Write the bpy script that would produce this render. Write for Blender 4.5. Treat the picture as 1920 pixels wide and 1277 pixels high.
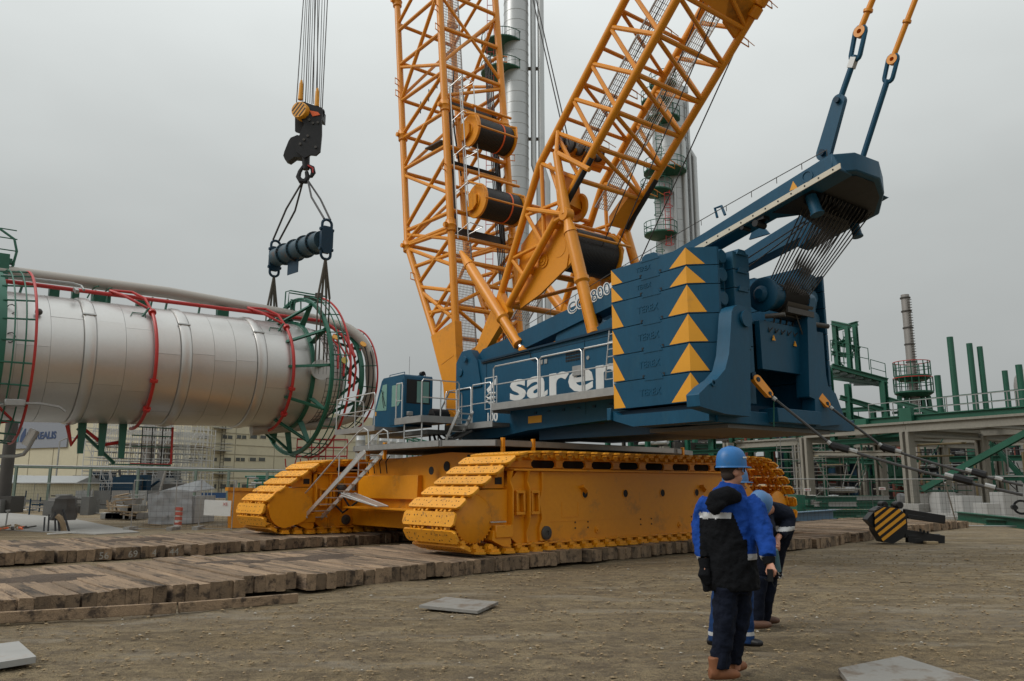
import bpy, bmesh, math, random
from mathutils import Vector, Matrix
random.seed(7)
PI = math.pi
sc = bpy.context.scene
for _o in list(bpy.data.objects): bpy.data.objects.remove(_o)
COL = sc.collection

# ------------------------------------------------------------------ camera
CAMH = 1.6; PITCH = math.radians(10.4); FPX = 1458.0
cam = bpy.data.cameras.new('camera'); camo = bpy.data.objects.new('camera', cam); COL.objects.link(camo)
camo.location = (0, 0, CAMH); camo.rotation_euler = (PI/2 + PITCH, 0, 0)
cam.sensor_width = 36.0; cam.lens = FPX/1920*36.0; cam.clip_start = 0.1; cam.clip_end = 5000
sc.camera = camo
# ------------------------------------------------------------------ world
world = bpy.data.worlds.new('World'); sc.world = world; world.use_nodes = True
nt = world.node_tree; nt.nodes.clear()
out = nt.nodes.new('ShaderNodeOutputWorld'); add = nt.nodes.new('ShaderNodeAddShader')
sky = nt.nodes.new('ShaderNodeTexSky'); sky.sky_type = 'NISHITA'; sky.sun_disc = False
SUN_EL = math.radians(42); SUN_AZ = math.radians(-108)        # azimuth clockwise from +Y
sky.sun_elevation = SUN_EL; sky.sun_rotation = SUN_AZ
bg1 = nt.nodes.new('ShaderNodeBackground'); bg1.inputs['Strength'].default_value = 0.05
hs = nt.nodes.new('ShaderNodeHueSaturation'); hs.inputs['Saturation'].default_value = 0.0; hs.inputs['Value'].default_value = 0.12
nt.links.new(sky.outputs[0], hs.inputs['Color']); nt.links.new(hs.outputs[0], bg1.inputs['Color'])
tc = nt.nodes.new('ShaderNodeTexCoord'); sep = nt.nodes.new('ShaderNodeSeparateXYZ')
nt.links.new(tc.outputs['Generated'], sep.inputs[0])
mr = nt.nodes.new('ShaderNodeValToRGB')                          # overcast: brighter towards the zenith
els = mr.color_ramp.elements
els[0].position = 0.0; els[0].color = (0.23, 0.243, 0.24, 1)
els[1].position = 1.0; els[1].color = (0.95, 0.99, 0.99, 1)
for p, c in ((0.08, (0.27, 0.285, 0.282, 1)), (0.28, (0.385, 0.406, 0.402, 1)), (0.52, (0.585, 0.615, 0.61, 1)), (0.75, (0.80, 0.84, 0.84, 1))):
    e = els.new(p); e.color = c
nz = nt.nodes.new('ShaderNodeTexNoise'); nz.inputs['Scale'].default_value = 2.2; nz.inputs['Detail'].default_value = 4
mpw = nt.nodes.new('ShaderNodeMapping'); mpw.inputs['Scale'].default_value = (1, 1, 2.2)
nt.links.new(tc.outputs['Generated'], mpw.inputs[0]); nt.links.new(mpw.outputs[0], nz.inputs['Vector'])
ma = nt.nodes.new('ShaderNodeMath'); ma.operation = 'MULTIPLY_ADD'
nt.links.new(nz.outputs['Fac'], ma.inputs[0]); ma.inputs[1].default_value = 0.22
sb = nt.nodes.new('ShaderNodeMath'); sb.operation = 'SUBTRACT'; sb.inputs[1].default_value = 0.11
nt.links.new(sep.outputs['Z'], sb.inputs[0]); nt.links.new(sb.outputs[0], ma.inputs[2])
nt.links.new(ma.outputs[0], mr.inputs[0])
bg2 = nt.nodes.new('ShaderNodeBackground'); bg2.inputs['Strength'].default_value = 1.22
nt.links.new(mr.outputs[0], bg2.inputs['Color'])
nt.links.new(bg1.outputs[0], add.inputs[0]); nt.links.new(bg2.outputs[0], add.inputs[1]); nt.links.new(add.outputs[0], out.inputs[0])
# ------------------------------------------------------------------ sun
sl = bpy.data.lights.new('sun', 'SUN'); sl.energy = 1.5; sl.angle = math.radians(28); sl.color = (1.0, 0.97, 0.92)
so = bpy.data.objects.new('sun', sl); COL.objects.link(so)
sd = Vector((math.sin(SUN_AZ)*math.cos(SUN_EL), math.cos(SUN_AZ)*math.cos(SUN_EL), math.sin(SUN_EL)))
so.rotation_euler = sd.to_track_quat('Z', 'Y').to_euler()
vs = sc.view_settings
vs.view_transform = 'Standard'; vs.look = 'None'; vs.exposure = 0.0; vs.gamma = 1.0; vs.use_curve_mapping = False

# ------------------------------------------------------------------ survey helpers: sight lines of the survey camera cut with real planes
def V(*a): return Vector(a)
C = V(0, 0, CAMH)
FW = V(0, math.cos(PITCH), math.sin(PITCH)); UP = V(0, -math.sin(PITCH), math.cos(PITCH)); RT = V(1, 0, 0)
def ray(x, y): return FW + RT*((x-960)/FPX) - UP*((y-638.5)/FPX)
def cut(x, y, p, n): d = ray(x, y); return C + d*((p-C).dot(n)/d.dot(n))
def atY(x, y, yy): return cut(x, y, V(0, yy, 0), V(0, 1, 0))
def atZ(x, y, z=0): return cut(x, y, V(0, 0, z), V(0, 0, 1))
def az(a): a = math.radians(a); return V(math.sin(a), math.cos(a), 0)
T = az(48); N = az(-42)                      # crawler frame
def TF(t, n, z): return T*t + N*n + V(0, 0, z)
def onN(x, y, n):
    p = cut(x, y, N*n, N); return (p.dot(T), n, p.z)
def onT(x, y, t):
    p = cut(x, y, T*t, T); return (t, p.dot(N), p.z)
S = az(-37); W = az(-127); C0 = V(0.26, 23.07, 0)   # superstructure frame
def SF(s, w, z): return C0 + S*s + W*w + V(0, 0, z)
def onW(x, y, w):
    p = cut(x, y, C0+W*w, W) - C0; return (p.dot(S), w, p.z)
def onS(x, y, s):
    p = cut(x, y, C0+S*s, S) - C0; return (s, p.dot(W), p.z)
def onSZ(x, y, z):
    p = atZ(x, y, z) - C0; return (p.dot(S), p.dot(W), z)
ID = lambda a, b, c: V(a, b, c)

# ------------------------------------------------------------------ mesh builder
class MB:
    def __init__(s): s.v = []; s.f = []; s.m = []
    def add(s, vs, fs, mi=0):
        b = len(s.v); s.v += [Vector(v) for v in vs]
        for f in fs: s.f.append([b+i for i in f]); s.m.append(mi)
        return s
    def box(s, a0, a1, b0, b1, c0, c1, fr=ID, mi=0):
        vs = [fr(a, b, c) for c in (c0, c1) for b in (b0, b1) for a in (a0, a1)]
        return s.add(vs, [(0,2,3,1), (4,5,7,6), (0,1,5,4), (2,6,7,3), (0,4,6,2), (1,3,7,5)], mi)
    def prism(s, pts, ext, mi=0, mcap=None):
        n = len(pts); pts = [Vector(p) for p in pts]; ext = Vector(ext)
        vs = pts + [p+ext for p in pts]
        s.add(vs, [tuple(range(n-1, -1, -1)), tuple(range(n, 2*n))], mi if mcap is None else mcap)
        return s.add(vs, [(i, (i+1) % n, n+(i+1) % n, n+i) for i in range(n)], mi)
    def tube(s, p, q, r, n=8, r2=None, cap=True, mi=0):
        return s.path([p, q], r, n, cap=cap, mi=mi, rs=None if r2 is None else [r, r2])
    def path(s, pts, r, n=8, closed=False, cap=True, mi=0, rs=None):
        pts = [Vector(p) for p in pts]; k = len(pts); vs = []; ref = None
        for i, p in enumerate(pts):
            if closed: d = pts[(i+1) % k] - pts[i-1]
            else: d = pts[min(i+1, k-1)] - pts[max(i-1, 0)]
            if d.length < 1e-9: d = V(0, 0, 1)
            d.normalize()
            if ref is None:
                ref = V(0, 0, 1) if abs(d.z) < 0.9 else V(1, 0, 0)
            u = d.cross(ref)
            if u.length < 1e-6: u = d.cross(V(0, 1, 0.3))
            u.normalize(); w = u.cross(d); ref = w
            rr = rs[i] if rs else r
            for j in range(n):
                a = 2*PI*(j+0.5)/n; vs.append(p + u*(rr*math.cos(a)) + w*(rr*math.sin(a)))
        fs = []
        for i in range(k if closed else k-1):
            i2 = (i+1) % k
            for j in range(n):
                j2 = (j+1) % n; fs.append((i*n+j, i*n+j2, i2*n+j2, i2*n+j))
        if cap and not closed: fs += [tuple(range(n-1, -1, -1)), tuple(range((k-1)*n, k*n))]
        return s.add(vs, fs, mi)
    def bar(s, p, q, w, h, up=V(0, 0, 1), mi=0):
        p = Vector(p); q = Vector(q); d = (q-p).normalized(); u = d.cross(up)
        if u.length < 1e-5: u = d.cross(V(1, 0, 0))
        u.normalize(); v = u.cross(d)
        o = [(-1,-1), (1,-1), (1,1), (-1,1)]
        vs = [p+u*(a*w/2)+v*(b*h/2) for a, b in o] + [q+u*(a*w/2)+v*(b*h/2) for a, b in o]
        return s.add(vs, [(3,2,1,0), (4,5,6,7), (0,1,5,4), (1,2,6,5), (2,3,7,6), (3,0,4,7)], mi)
    def ibeam(s, p, q, w, h, t=0.03, up=V(0, 0, 1), mi=0):
        p = Vector(p); q = Vector(q); d = (q-p).normalized(); u = d.cross(up)
        if u.length < 1e-5: u = d.cross(V(1, 0, 0))
        u.normalize(); v = u.cross(d)
        s.bar(p+v*(h/2-t/2), q+v*(h/2-t/2), w, t, up, mi); s.bar(p-v*(h/2-t/2), q-v*(h/2-t/2), w, t, up, mi)
        return s.bar(p, q, t, h-2*t, up, mi)
    def lathe(s, o, ax, prof, n=20, mi=0, mis=None):
        o = Vector(o); ax = Vector(ax).normalized(); u = ax.cross(V(0, 0, 1))
        if u.length < 1e-4: u = V(1, 0, 0)
        u.normalize(); w = ax.cross(u); vs = []
        for (a, r) in prof:
            for j in range(n):
                g = 2*PI*j/n; vs.append(o + ax*a + u*(r*math.cos(g)) + w*(r*math.sin(g)))
        b = len(s.v); s.v += vs
        for i in range(len(prof)-1):
            for j in range(n):
                j2 = (j+1) % n; s.f.append([b+i*n+j, b+i*n+j2, b+(i+1)*n+j2, b+(i+1)*n+j]); s.m.append(mis[i] if mis else mi)
        if prof[0] == prof[-1]: return s
        if prof[0][1] > 1e-6: s.f.append([b+j for j in range(n-1, -1, -1)]); s.m.append(mis[0] if mis else mi)
        k = (len(prof)-1)*n
        if prof[-1][1] > 1e-6: s.f.append([b+k+j for j in range(n)]); s.m.append(mis[-1] if mis else mi)
        return s
    def cyl(s, o, ax, l, r, n=20, mi=0): return s.lathe(o, ax, [(0, r), (l, r)], n, mi)
    def ball(s, o, r, n=10, mi=0, sz=1.0):
        k = n//2
        return s.lathe(o, (0, 0, 1), [(-r*sz*math.cos(PI*i/k), max(r*math.sin(PI*i/k), 1e-7)) for i in range(k+1)], n, mi)
    def mesh(s, name, mats, off=V(0, 0, 0), smooth=True, recalc=True):
        me = bpy.data.meshes.new(name)
        me.from_pydata([v-off for v in s.v], [], s.f)
        if not isinstance(mats, (list, tuple)): mats = [mats]
        for m in mats: me.materials.append(m)
        me.polygons.foreach_set('material_index', s.m)
        if recalc:
            bm = bmesh.new(); bm.from_mesh(me); bmesh.ops.recalc_face_normals(bm, faces=bm.faces); bm.to_mesh(me); bm.free()
        if smooth:
            me.polygons.foreach_set('use_smooth', [True]*len(me.polygons)); me.set_sharp_from_angle(angle=math.radians(38))
        me.update(); return me
WL = {}
def thing(name, label, cat, loc, group=None):
    o = bpy.data.objects.new(name, None); COL.objects.link(o); o.location = loc; o.empty_display_size = 0.2
    o['label'] = label; o['category'] = cat
    if group: o['group'] = group
    WL[o] = Vector(loc); return o
def pieces(mb):
    """groups of loose islands that stand apart from each other, as separate builders"""
    n = len(mb.v); par = list(range(n))
    def find(i):
        while par[i] != i: par[i] = par[par[i]]; i = par[i]
        return i
    for f in mb.f:
        a = find(f[0])
        for i in f[1:]:
            b = find(i)
            if b != a: par[b] = a
    roots = {}
    for i in range(n): roots.setdefault(find(i), []).append(i)
    if len(roots) < 2 or len(roots) > 260: return [mb]
    ks = list(roots); lo = []; hi = []
    for k in ks:
        vs = [mb.v[i] for i in roots[k]]
        lo.append([min(v[a] for v in vs) for a in range(3)]); hi.append([max(v[a] for v in vs) for a in range(3)])
    m = len(ks); g = list(range(m)); sz = [math.dist(lo[i], hi[i]) for i in range(m)]
    def fg(i):
        while g[i] != i: i = g[i]
        return i
    for i in range(m):
        for j in range(i):
            gap = math.sqrt(sum(max(0, lo[i][a]-hi[j][a], lo[j][a]-hi[i][a])**2 for a in range(3)))
            if gap < .45*max(sz[i], sz[j]): 
                a, b = fg(i), fg(j)
                if a != b: g[a] = b
    gid = {ks[i]: fg(i) for i in range(m)}; out_ = {}
    if len(set(gid.values())) < 2: return [mb]
    mp = {}
    for i in range(n):
        k = gid[find(i)]; o = out_.setdefault(k, MB()); mp[i] = len(o.v); o.v.append(mb.v[i])
    for f, mi in zip(mb.f, mb.m):
        o = out_[gid[find(f[0])]]; o.f.append([mp[i] for i in f]); o.m.append(mi)
    return list(out_.values())
def part(name, mb, mats, parent, label=None, stuff=False, bevel=0, smooth=True, recalc=True, whole=False):
    if not mb.v: return None
    if not stuff and not whole:
        ps = pieces(mb)
        if len(ps) > 1:
            os_ = [part(name, p, mats, parent, label, False, bevel, smooth, recalc, True) for p in ps]
            return os_[0]
    me = mb.mesh(name, mats, WL[parent], smooth, recalc); o = bpy.data.objects.new(name, me); COL.objects.link(o)
    o.parent = parent; WL[o] = WL[parent]
    if label: o['label'] = label
    if stuff: o['kind'] = 'stuff'
    if bevel:
        b = o.modifiers.new('bevel', 'BEVEL'); b.width = bevel; b.segments = 1; b.limit_method = 'ANGLE'; b.angle_limit = math.radians(50)
    return o
def top(name, mb, mats, label=None, cat=None, group=None, kind=None, loc=None, bevel=0, smooth=True, recalc=True):
    if loc is None:
        n = len(mb.v); loc = V(sum(v.x for v in mb.v)/n, sum(v.y for v in mb.v)/n, min(v.z for v in mb.v))
    me = mb.mesh(name, mats, loc, smooth, recalc); o = bpy.data.objects.new(name, me); COL.objects.link(o); o.location = loc
    WL[o] = Vector(loc)
    if label: o['label'] = label
    if cat: o['category'] = cat
    if group: o['group'] = group
    if kind: o['kind'] = kind
    if bevel:
        b = o.modifiers.new('bevel', 'BEVEL'); b.width = bevel; b.segments = 1; b.limit_method = 'ANGLE'; b.angle_limit = math.radians(50)
    return o
def inst(name, me, M, parent):
    o = bpy.data.objects.new(name, me); COL.objects.link(o)
    o.parent = parent; o.matrix_local = Matrix.Translation(-WL[parent]) @ M; WL[o] = None; return o
def frame(o, x, y, z):
    M = Matrix.Identity(4)
    for i, a in enumerate((x, y, z, o)):
        for j in range(3): M[j][i] = a[j]
    return M
def text(name, body, fn, size, mat, parent, width=None, depth=0.006, bold=0.0, res=3):
    """lettering as thin solid letters; fn(x, y, h) maps letter plane to the world"""
    cu = bpy.data.curves.new(name, 'FONT'); cu.body = body; cu.size = size; cu.extrude = depth/2; cu.offset = bold; cu.resolution_u = res
    o = bpy.data.objects.new(name, cu); COL.objects.link(o); bpy.context.view_layer.update()
    me = bpy.data.meshes.new_from_object(o.evaluated_get(bpy.context.evaluated_depsgraph_get()))
    bpy.data.objects.remove(o)
    w = max(v.co.x for v in me.vertices); k = 1 if width is None else width/w
    off = WL[parent]
    for v in me.vertices: v.co = fn(v.co.x*k, v.co.y, v.co.z+depth/2) - off
    me.materials.clear(); me.materials.append(mat)
    q = bpy.data.objects.new(name, me); COL.objects.link(q); q.parent = parent; WL[q] = off
    return q

# ------------------------------------------------------------------ materials
def mat(name, col, rough=0.5, metal=0.0, var=0.15, vscale=3.0, bump=0.0, bscale=40.0, dirt=None, dscale=2.5, dthr=0.58, stretch=(1, 1, 1), rnd=0.0, spec=0.5, fine=0.0, dist=0.02):
    m = bpy.data.materials.new(name); m.use_nodes = True; n = m.node_tree.nodes; L = m.node_tree.links
    b = n['Principled BSDF']; b.inputs['Roughness'].default_value = rough; b.inputs['Metallic'].default_value = metal
    b.inputs['Specular IOR Level'].default_value = spec
    tcn = n.new('ShaderNodeTexCoord'); mp = n.new('ShaderNodeMapping'); mp.inputs['Scale'].default_value = stretch
    L.new(tcn.outputs['Object'], mp.inputs[0])
    vec = mp.outputs[0]
    if rnd:
        oi = n.new('ShaderNodeObjectInfo'); va = n.new('ShaderNodeVectorMath'); va.operation = 'MULTIPLY_ADD'
        va.inputs[1].default_value = (50, 50, 50); L.new(oi.outputs['Random'], va.inputs[0]); L.new(mp.outputs[0], va.inputs[2]); vec = va.outputs[0]
    ns = n.new('ShaderNodeTexNoise'); ns.inputs['Scale'].default_value = vscale; ns.inputs['Detail'].default_value = 8; ns.inputs['Roughness'].default_value = 0.62
    L.new(vec, ns.inputs['Vector'])
    mx = n.new('ShaderNodeMix'); mx.data_type = 'RGBA'
    lo = tuple(max(c*(1-var*1.6), 0) for c in col)+(1,); hi = tuple(min(c*(1+var*1.6), 1) for c in col)+(1,)
    mx.inputs[6].default_value = lo; mx.inputs[7].default_value = hi
    L.new(ns.outputs['Fac'], mx.inputs[0]); cur = mx.outputs[2]
    if fine:
        nf = n.new('ShaderNodeTexNoise'); nf.inputs['Scale'].default_value = vscale*14; nf.inputs['Detail'].default_value = 4; L.new(vec, nf.inputs['Vector'])
        mf = n.new('ShaderNodeMix'); mf.data_type = 'RGBA'; mf.blend_type = 'OVERLAY'; mf.inputs[0].default_value = fine
        L.new(cur, mf.inputs[6]); L.new(nf.outputs['Fac'], mf.inputs[7]); cur = mf.outputs[2]
    if dirt:
        nd = n.new('ShaderNodeTexNoise'); nd.inputs['Scale'].default_value = dscale; nd.inputs['Detail'].default_value = 10; nd.inputs['Roughness'].default_value = 0.7
        L.new(vec, nd.inputs['Vector'])
        cr = n.new('ShaderNodeMapRange'); cr.inputs['From Min'].default_value = dthr; cr.inputs['From Max'].default_value = dthr+0.12
        cr.inputs['To Max'].default_value = dirt[3] if len(dirt) > 3 else 0.8
        L.new(nd.outputs['Fac'], cr.inputs['Value'])
        md = n.new('ShaderNodeMix'); md.data_type = 'RGBA'; md.inputs[7].default_value = tuple(dirt[:3])+(1,)
        L.new(cr.outputs[0], md.inputs[0]); L.new(cur, md.inputs[6]); cur = md.outputs[2]
    if rnd:
        hv = n.new('ShaderNodeHueSaturation'); mr_ = n.new('ShaderNodeMapRange')
        mr_.inputs['To Min'].default_value = 1-rnd; mr_.inputs['To Max'].default_value = 1+rnd
        L.new(oi.outputs['Random'], mr_.inputs['Value']); L.new(mr_.outputs[0], hv.inputs['Value']); L.new(cur, hv.inputs['Color']); cur = hv.outputs[0]
    L.new(cur, b.inputs['Base Color'])
    rm = n.new('ShaderNodeMapRange'); rm.inputs['To Min'].default_value = max(rough-0.1, 0.05); rm.inputs['To Max'].default_value = min(rough+0.12, 1)
    L.new(ns.outputs['Fac'], rm.inputs['Value']); L.new(rm.outputs[0], b.inputs['Roughness'])
    if bump:
        nb = n.new('ShaderNodeTexNoise'); nb.inputs['Scale'].default_value = bscale; nb.inputs['Detail'].default_value = 6; L.new(vec, nb.inputs['Vector'])
        bp = n.new('ShaderNodeBump'); bp.inputs['Strength'].default_value = bump; bp.inputs['Distance'].default_value = dist
        L.new(nb.outputs['Fac'], bp.inputs['Height']); L.new(bp.outputs[0], b.inputs['Normal'])
    return m
YEL = mat('yellow_paint', (0.66, 0.245, 0.003), 0.42, var=0.10, vscale=0.9, bump=0.05, bscale=6, dirt=(0.26, 0.12, 0.03, 0.6), dscale=1.6, dthr=0.555, fine=0.12)
YELT = mat('yellow_tube_paint', (0.66, 0.240, 0.004), 0.38, var=0.12, vscale=0.8, dirt=(0.22, 0.10, 0.02, 0.5), dscale=2.2, dthr=0.62, fine=0.12)
YELS = mat('yellow_track_shoe_paint', (0.68, 0.285, 0.008), 0.5, var=0.16, vscale=2.5, bump=0.15, bscale=25, dirt=(0.06, 0.04, 0.025, 0.9), dscale=6.0, dthr=0.575, rnd=0.08, fine=0.3)
BLU = mat('blue_paint', (0.004, 0.060, 0.115), 0.45, spec=0.3, var=0.22, vscale=1.1, bump=0.05, bscale=6, dirt=(0.025, 0.085, 0.115, 0.55), dscale=1.6, dthr=0.57, stretch=(1, 1, 0.35), fine=0.15)
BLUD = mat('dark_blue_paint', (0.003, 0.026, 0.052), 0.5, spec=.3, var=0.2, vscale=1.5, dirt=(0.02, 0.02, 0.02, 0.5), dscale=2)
BLK = mat('black_steel', (0.008, 0.008, 0.009), 0.45, spec=.35, var=0.3, vscale=4, dirt=(0.06, 0.05, 0.04, 0.5), dscale=4, dthr=0.62)
DRUM = mat('greased_rope_drum', (0.014, 0.012, 0.011), 0.5, var=0.3, vscale=2, bump=0.3, bscale=30)
ROPE = mat('steel_rope', (0.045, 0.043, 0.042), 0.5, 0.3, var=0.3, vscale=20)
GALV = mat('galvanised_steel', (0.34, 0.34, 0.33), 0.42, 0.55, var=0.15, vscale=6, dirt=(0.16, 0.14, 0.12, 0.5), dscale=3)
ALU = mat('aluminium_ladder', (0.55, 0.55, 0.54), 0.35, 0.6, var=0.1, vscale=6)
GREYP = mat('grey_deck_plate', (0.13, 0.13, 0.125), 0.6, 0.1, var=0.2, vscale=2, dirt=(0.2, 0.17, 0.13, 0.5), dscale=1.2, fine=0.3)
DGREY = mat('dark_grey_plate', (0.05, 0.045, 0.04), 0.6, var=0.2, vscale=3)
WHT = mat('white_paint', (0.62, 0.62, 0.60), 0.5, var=0.08, vscale=4, dirt=(0.3, 0.28, 0.25, 0.4), dscale=3)
CREAM = mat('cream_paint', (0.55, 0.50, 0.40), 0.55, var=0.1, vscale=3)
CLAD = mat('aluminium_cladding', (0.55, 0.54, 0.52), 0.38, 0.74, var=0.03, vscale=0.7, bump=0.06, bscale=1.2, dist=0.04, dirt=(0.46, 0.45, 0.42, 0.35), dscale=0.5, dthr=0.56, fine=0.05)
CLADT = mat('column_cladding', (0.44, 0.45, 0.45), 0.42, 0.6, var=0.1, vscale=0.3, dirt=(0.3, 0.3, 0.29, 0.5), dscale=0.4)
PIPEG = mat('grey_pipe_insulation', (0.27, 0.255, 0.24), 0.55, 0.35, var=0.1, vscale=0.8, fine=0.1)
RED = mat('red_pipe_paint', (0.42, 0.022, 0.018), 0.4, var=0.15, vscale=2)
GRN = mat('green_steel_paint', (0.012, 0.105, 0.065), 0.45, var=0.2, vscale=1.5, dirt=(0.05, 0.13, 0.10, 0.5), dscale=2)
GRNL = mat('green_structure_paint', (0.009, 0.085, 0.050), 0.5, var=0.25, vscale=0.5, dirt=(0.03, 0.06, 0.045, 0.6), dscale=0.8)
FIRE = mat('grey_fireproofing', (0.235, 0.22, 0.185), 0.85, var=0.14, vscale=0.7, bump=0.2, bscale=8, dirt=(0.2, 0.18, 0.15, 0.6), dscale=0.8, stretch=(1, 1, 0.4), fine=0.2)
CONC = mat('concrete', (0.27, 0.26, 0.24), 0.9, var=0.15, vscale=1.2, bump=0.3, bscale=20, dirt=(0.16, 0.14, 0.12, 0.7), dscale=0.9, fine=0.25)
WOOD = mat('weathered_timber', (0.215, 0.148, 0.092), 0.85, var=0.34, vscale=2.2, bump=0.9, bscale=14, stretch=(5, 0.7, 5), dirt=(0.040, 0.027, 0.019, 0.92), dscale=1.3, dthr=0.50, rnd=0.36, fine=0.8, dist=0.016)
DIRTM = mat('dried_mud', (0.075, 0.052, 0.036), 0.95, var=0.35, vscale=3, bump=0.9, bscale=22, dist=0.03, fine=0.6)
STONE = mat('pale_stone', (0.34, 0.31, 0.26), 0.9, var=0.2, vscale=9)
RUBB = mat('black_rubber', (0.012, 0.012, 0.012), 0.6, var=0.2)
GLS = mat('tinted_cab_glass', (0.16, 0.30, 0.26), 0.08, var=0.06, vscale=1, spec=0.9)
DARK = mat('dark_interior', (0.012, 0.012, 0.013), 0.8, var=0.2)
CHRM = mat('chrome_rod', (0.6, 0.6, 0.6), 0.2, 0.95, var=0.03)
MARK = mat('yellow_marking', (0.68, 0.30, 0.012), 0.5, var=0.1, vscale=2, dirt=(0.4, 0.2, 0.04, 0.4), dscale=3)
ORNG = mat('orange_marking', (0.75, 0.12, 0.02), 0.5)

# ground material
def ground_mat():
    m = bpy.data.materials.new('wet_gravelly_mud'); m.use_nodes = True; n = m.node_tree.nodes; L = m.node_tree.links
    b = n['Principled BSDF']; tcn = n.new('ShaderNodeTexCoord'); P = tcn.outputs['Object']
    def noise(sc_, det=8, ro=0.6, st=(1, 1, 1)):
        mp = n.new('ShaderNodeMapping'); mp.inputs['Scale'].default_value = st; mp.inputs['Rotation'].default_value = (0, 0, math.radians(-20)); L.new(P, mp.inputs[0])
        q = n.new('ShaderNodeTexNoise'); q.inputs['Scale'].default_value = sc_; q.inputs['Detail'].default_value = det; q.inputs['Roughness'].default_value = ro; L.new(mp.outputs[0], q.inputs['Vector']); return q.outputs['Fac']
    def mix(f, a, c, bl='MIX'):
        q = n.new('ShaderNodeMix'); q.data_type = 'RGBA'; q.blend_type = bl
        if isinstance(f, float): q.inputs[0].default_value = f
        else: L.new(f, q.inputs[0])
        for i, x in ((6, a), (7, c)):
            if isinstance(x, tuple): q.inputs[i].default_value = x+(1,)
            else: L.new(x, q.inputs[i])
        return q.outputs[2]
    def rng(v, a, c, lo=0.0, hi=1.0):
        q = n.new('ShaderNodeMapRange'); q.inputs['From Min'].default_value = a; q.inputs['From Max'].default_value = c
        q.inputs['To Min'].default_value = lo; q.inputs['To Max'].default_value = hi; L.new(v, q.inputs['Value']); return q.outputs[0]
    big = noise(0.35, 6, 0.6, (1, 2.2, 1)); mid = noise(2.2, 9, 0.68, (1, 1.8, 1)); fin = noise(26, 6, 0.7); gr = noise(90, 3, 0.6)
    c = mix(rng(big, 0.42, 0.56), (0.255, 0.182, 0.090), (0.350, 0.268, 0.152))
    c = mix(rng(mid, 0.44, 0.60), c, (0.135, 0.098, 0.056))
    c = mix(rng(fin, 0.35, 0.65, 0.0, 0.6), c, (0.35, 0.26, 0.14))
    c = mix(rng(gr, 0.60, 0.75, 0.0, 0.6), c, (0.40, 0.35, 0.27))
    c = mix(rng(gr, 0.48, 0.34, 0.0, 0.9), c, (0.035, 0.026, 0.018))
    c = mix(rng(noise(9, 8, 0.75), 0.50, 0.36, 0.0, 0.7), c, (0.080, 0.056, 0.034))
    c = mix(rng(noise(0.9, 7, 0.7, (.6, 3.5, 1)), 0.50, 0.64, 0.0, 0.55), c, (0.115, 0.082, 0.046))
    c = mix(rng(noise(0.5, 6, 0.65, (.7, 2.6, 1)), 0.54, 0.66, 0.0, 0.6), c, (0.35, 0.30, 0.225))
    L.new(c, b.inputs['Base Color'])
    wet = rng(noise(0.22, 5, 0.6, (1, 2.5, 1)), 0.46, 0.62, 0.95, 0.55); L.new(wet, b.inputs['Roughness'])
    h = n.new('ShaderNodeMath'); h.operation = 'MULTIPLY_ADD'; L.new(mid, h.inputs[0]); h.inputs[1].default_value = 2.0; L.new(fin, h.inputs[2])
    h2 = n.new('ShaderNodeMath'); h2.operation = 'MULTIPLY_ADD'; L.new(gr, h2.inputs[0]); h2.inputs[1].default_value = 0.35; L.new(h.outputs[0], h2.inputs[2])
    bp = n.new('ShaderNodeBump'); bp.inputs['Strength'].default_value = 1.0; bp.inputs['Distance'].default_value = 0.06
    L.new(h2.outputs[0], bp.inputs['Height']); L.new(bp.outputs[0], b.inputs['Normal'])
    return m
GROUND = ground_mat()

# ------------------------------------------------------------------ ground: one sheet to the horizon, finer near the camera
from mathutils import noise as mn
def build_ground():
    xs = []; x = -14.0
    while x <= 17: xs.append(x); x += 0.11
    ys = []; y = -4.0
    while y <= 22: ys.append(y); y += 0.11 if y < 14 else 0.2
    lo = [-2500, -1200, -600, -300, -150, -80, -50, -35, -25, -18]; hi = [19, 23, 28, 36, 50, 80, 150, 300, 600, 1200, 2500]
    xs = lo + xs + hi; ys = [-2500, -1000, -300, -80, -25, -8] + ys + [24, 28, 34, 42, 60, 100, 200, 400, 800, 1500, 2500]
    vs = []
    for y in ys:
        for x in xs:
            f = max(0, min(1, (18-abs(x-1))/6))*max(0, min(1, (y+4)/3))*max(0, min(1, (22-y)/6))
            z = 0
            if f > 0:
                z = 0.035*mn.noise(V(x*0.35, y*0.7, 1)) + 0.022*mn.noise(V(x*1.1, y*2.0, 5)) + 0.014*mn.noise(V(x*3.1, y*4.3, 9)) + 0.008*mn.noise(V(x*7, y*8, 3)) - 0.025
                r = abs(y*0.9 - x*0.25 - 6.3 + 0.5*math.sin(x*0.4))                # faint wheel ruts
                z -= 0.02*max(0, 1-r/0.35)
            vs.append((x, y, z*f))
    nx = len(xs); fs = [(j*nx+i, j*nx+i+1, (j+1)*nx+i+1, (j+1)*nx+i) for j in range(len(ys)-1) for i in range(nx-1)]
    mb = MB(); mb.v = [Vector(v) for v in vs]; mb.f = fs; mb.m = [0]*len(fs)
    o = top('ground', mb, GROUND, kind='structure', loc=V(0, 0, 0), recalc=False)
    o.data.polygons.foreach_set('use_smooth', [True]*len(fs))
build_ground()

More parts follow.
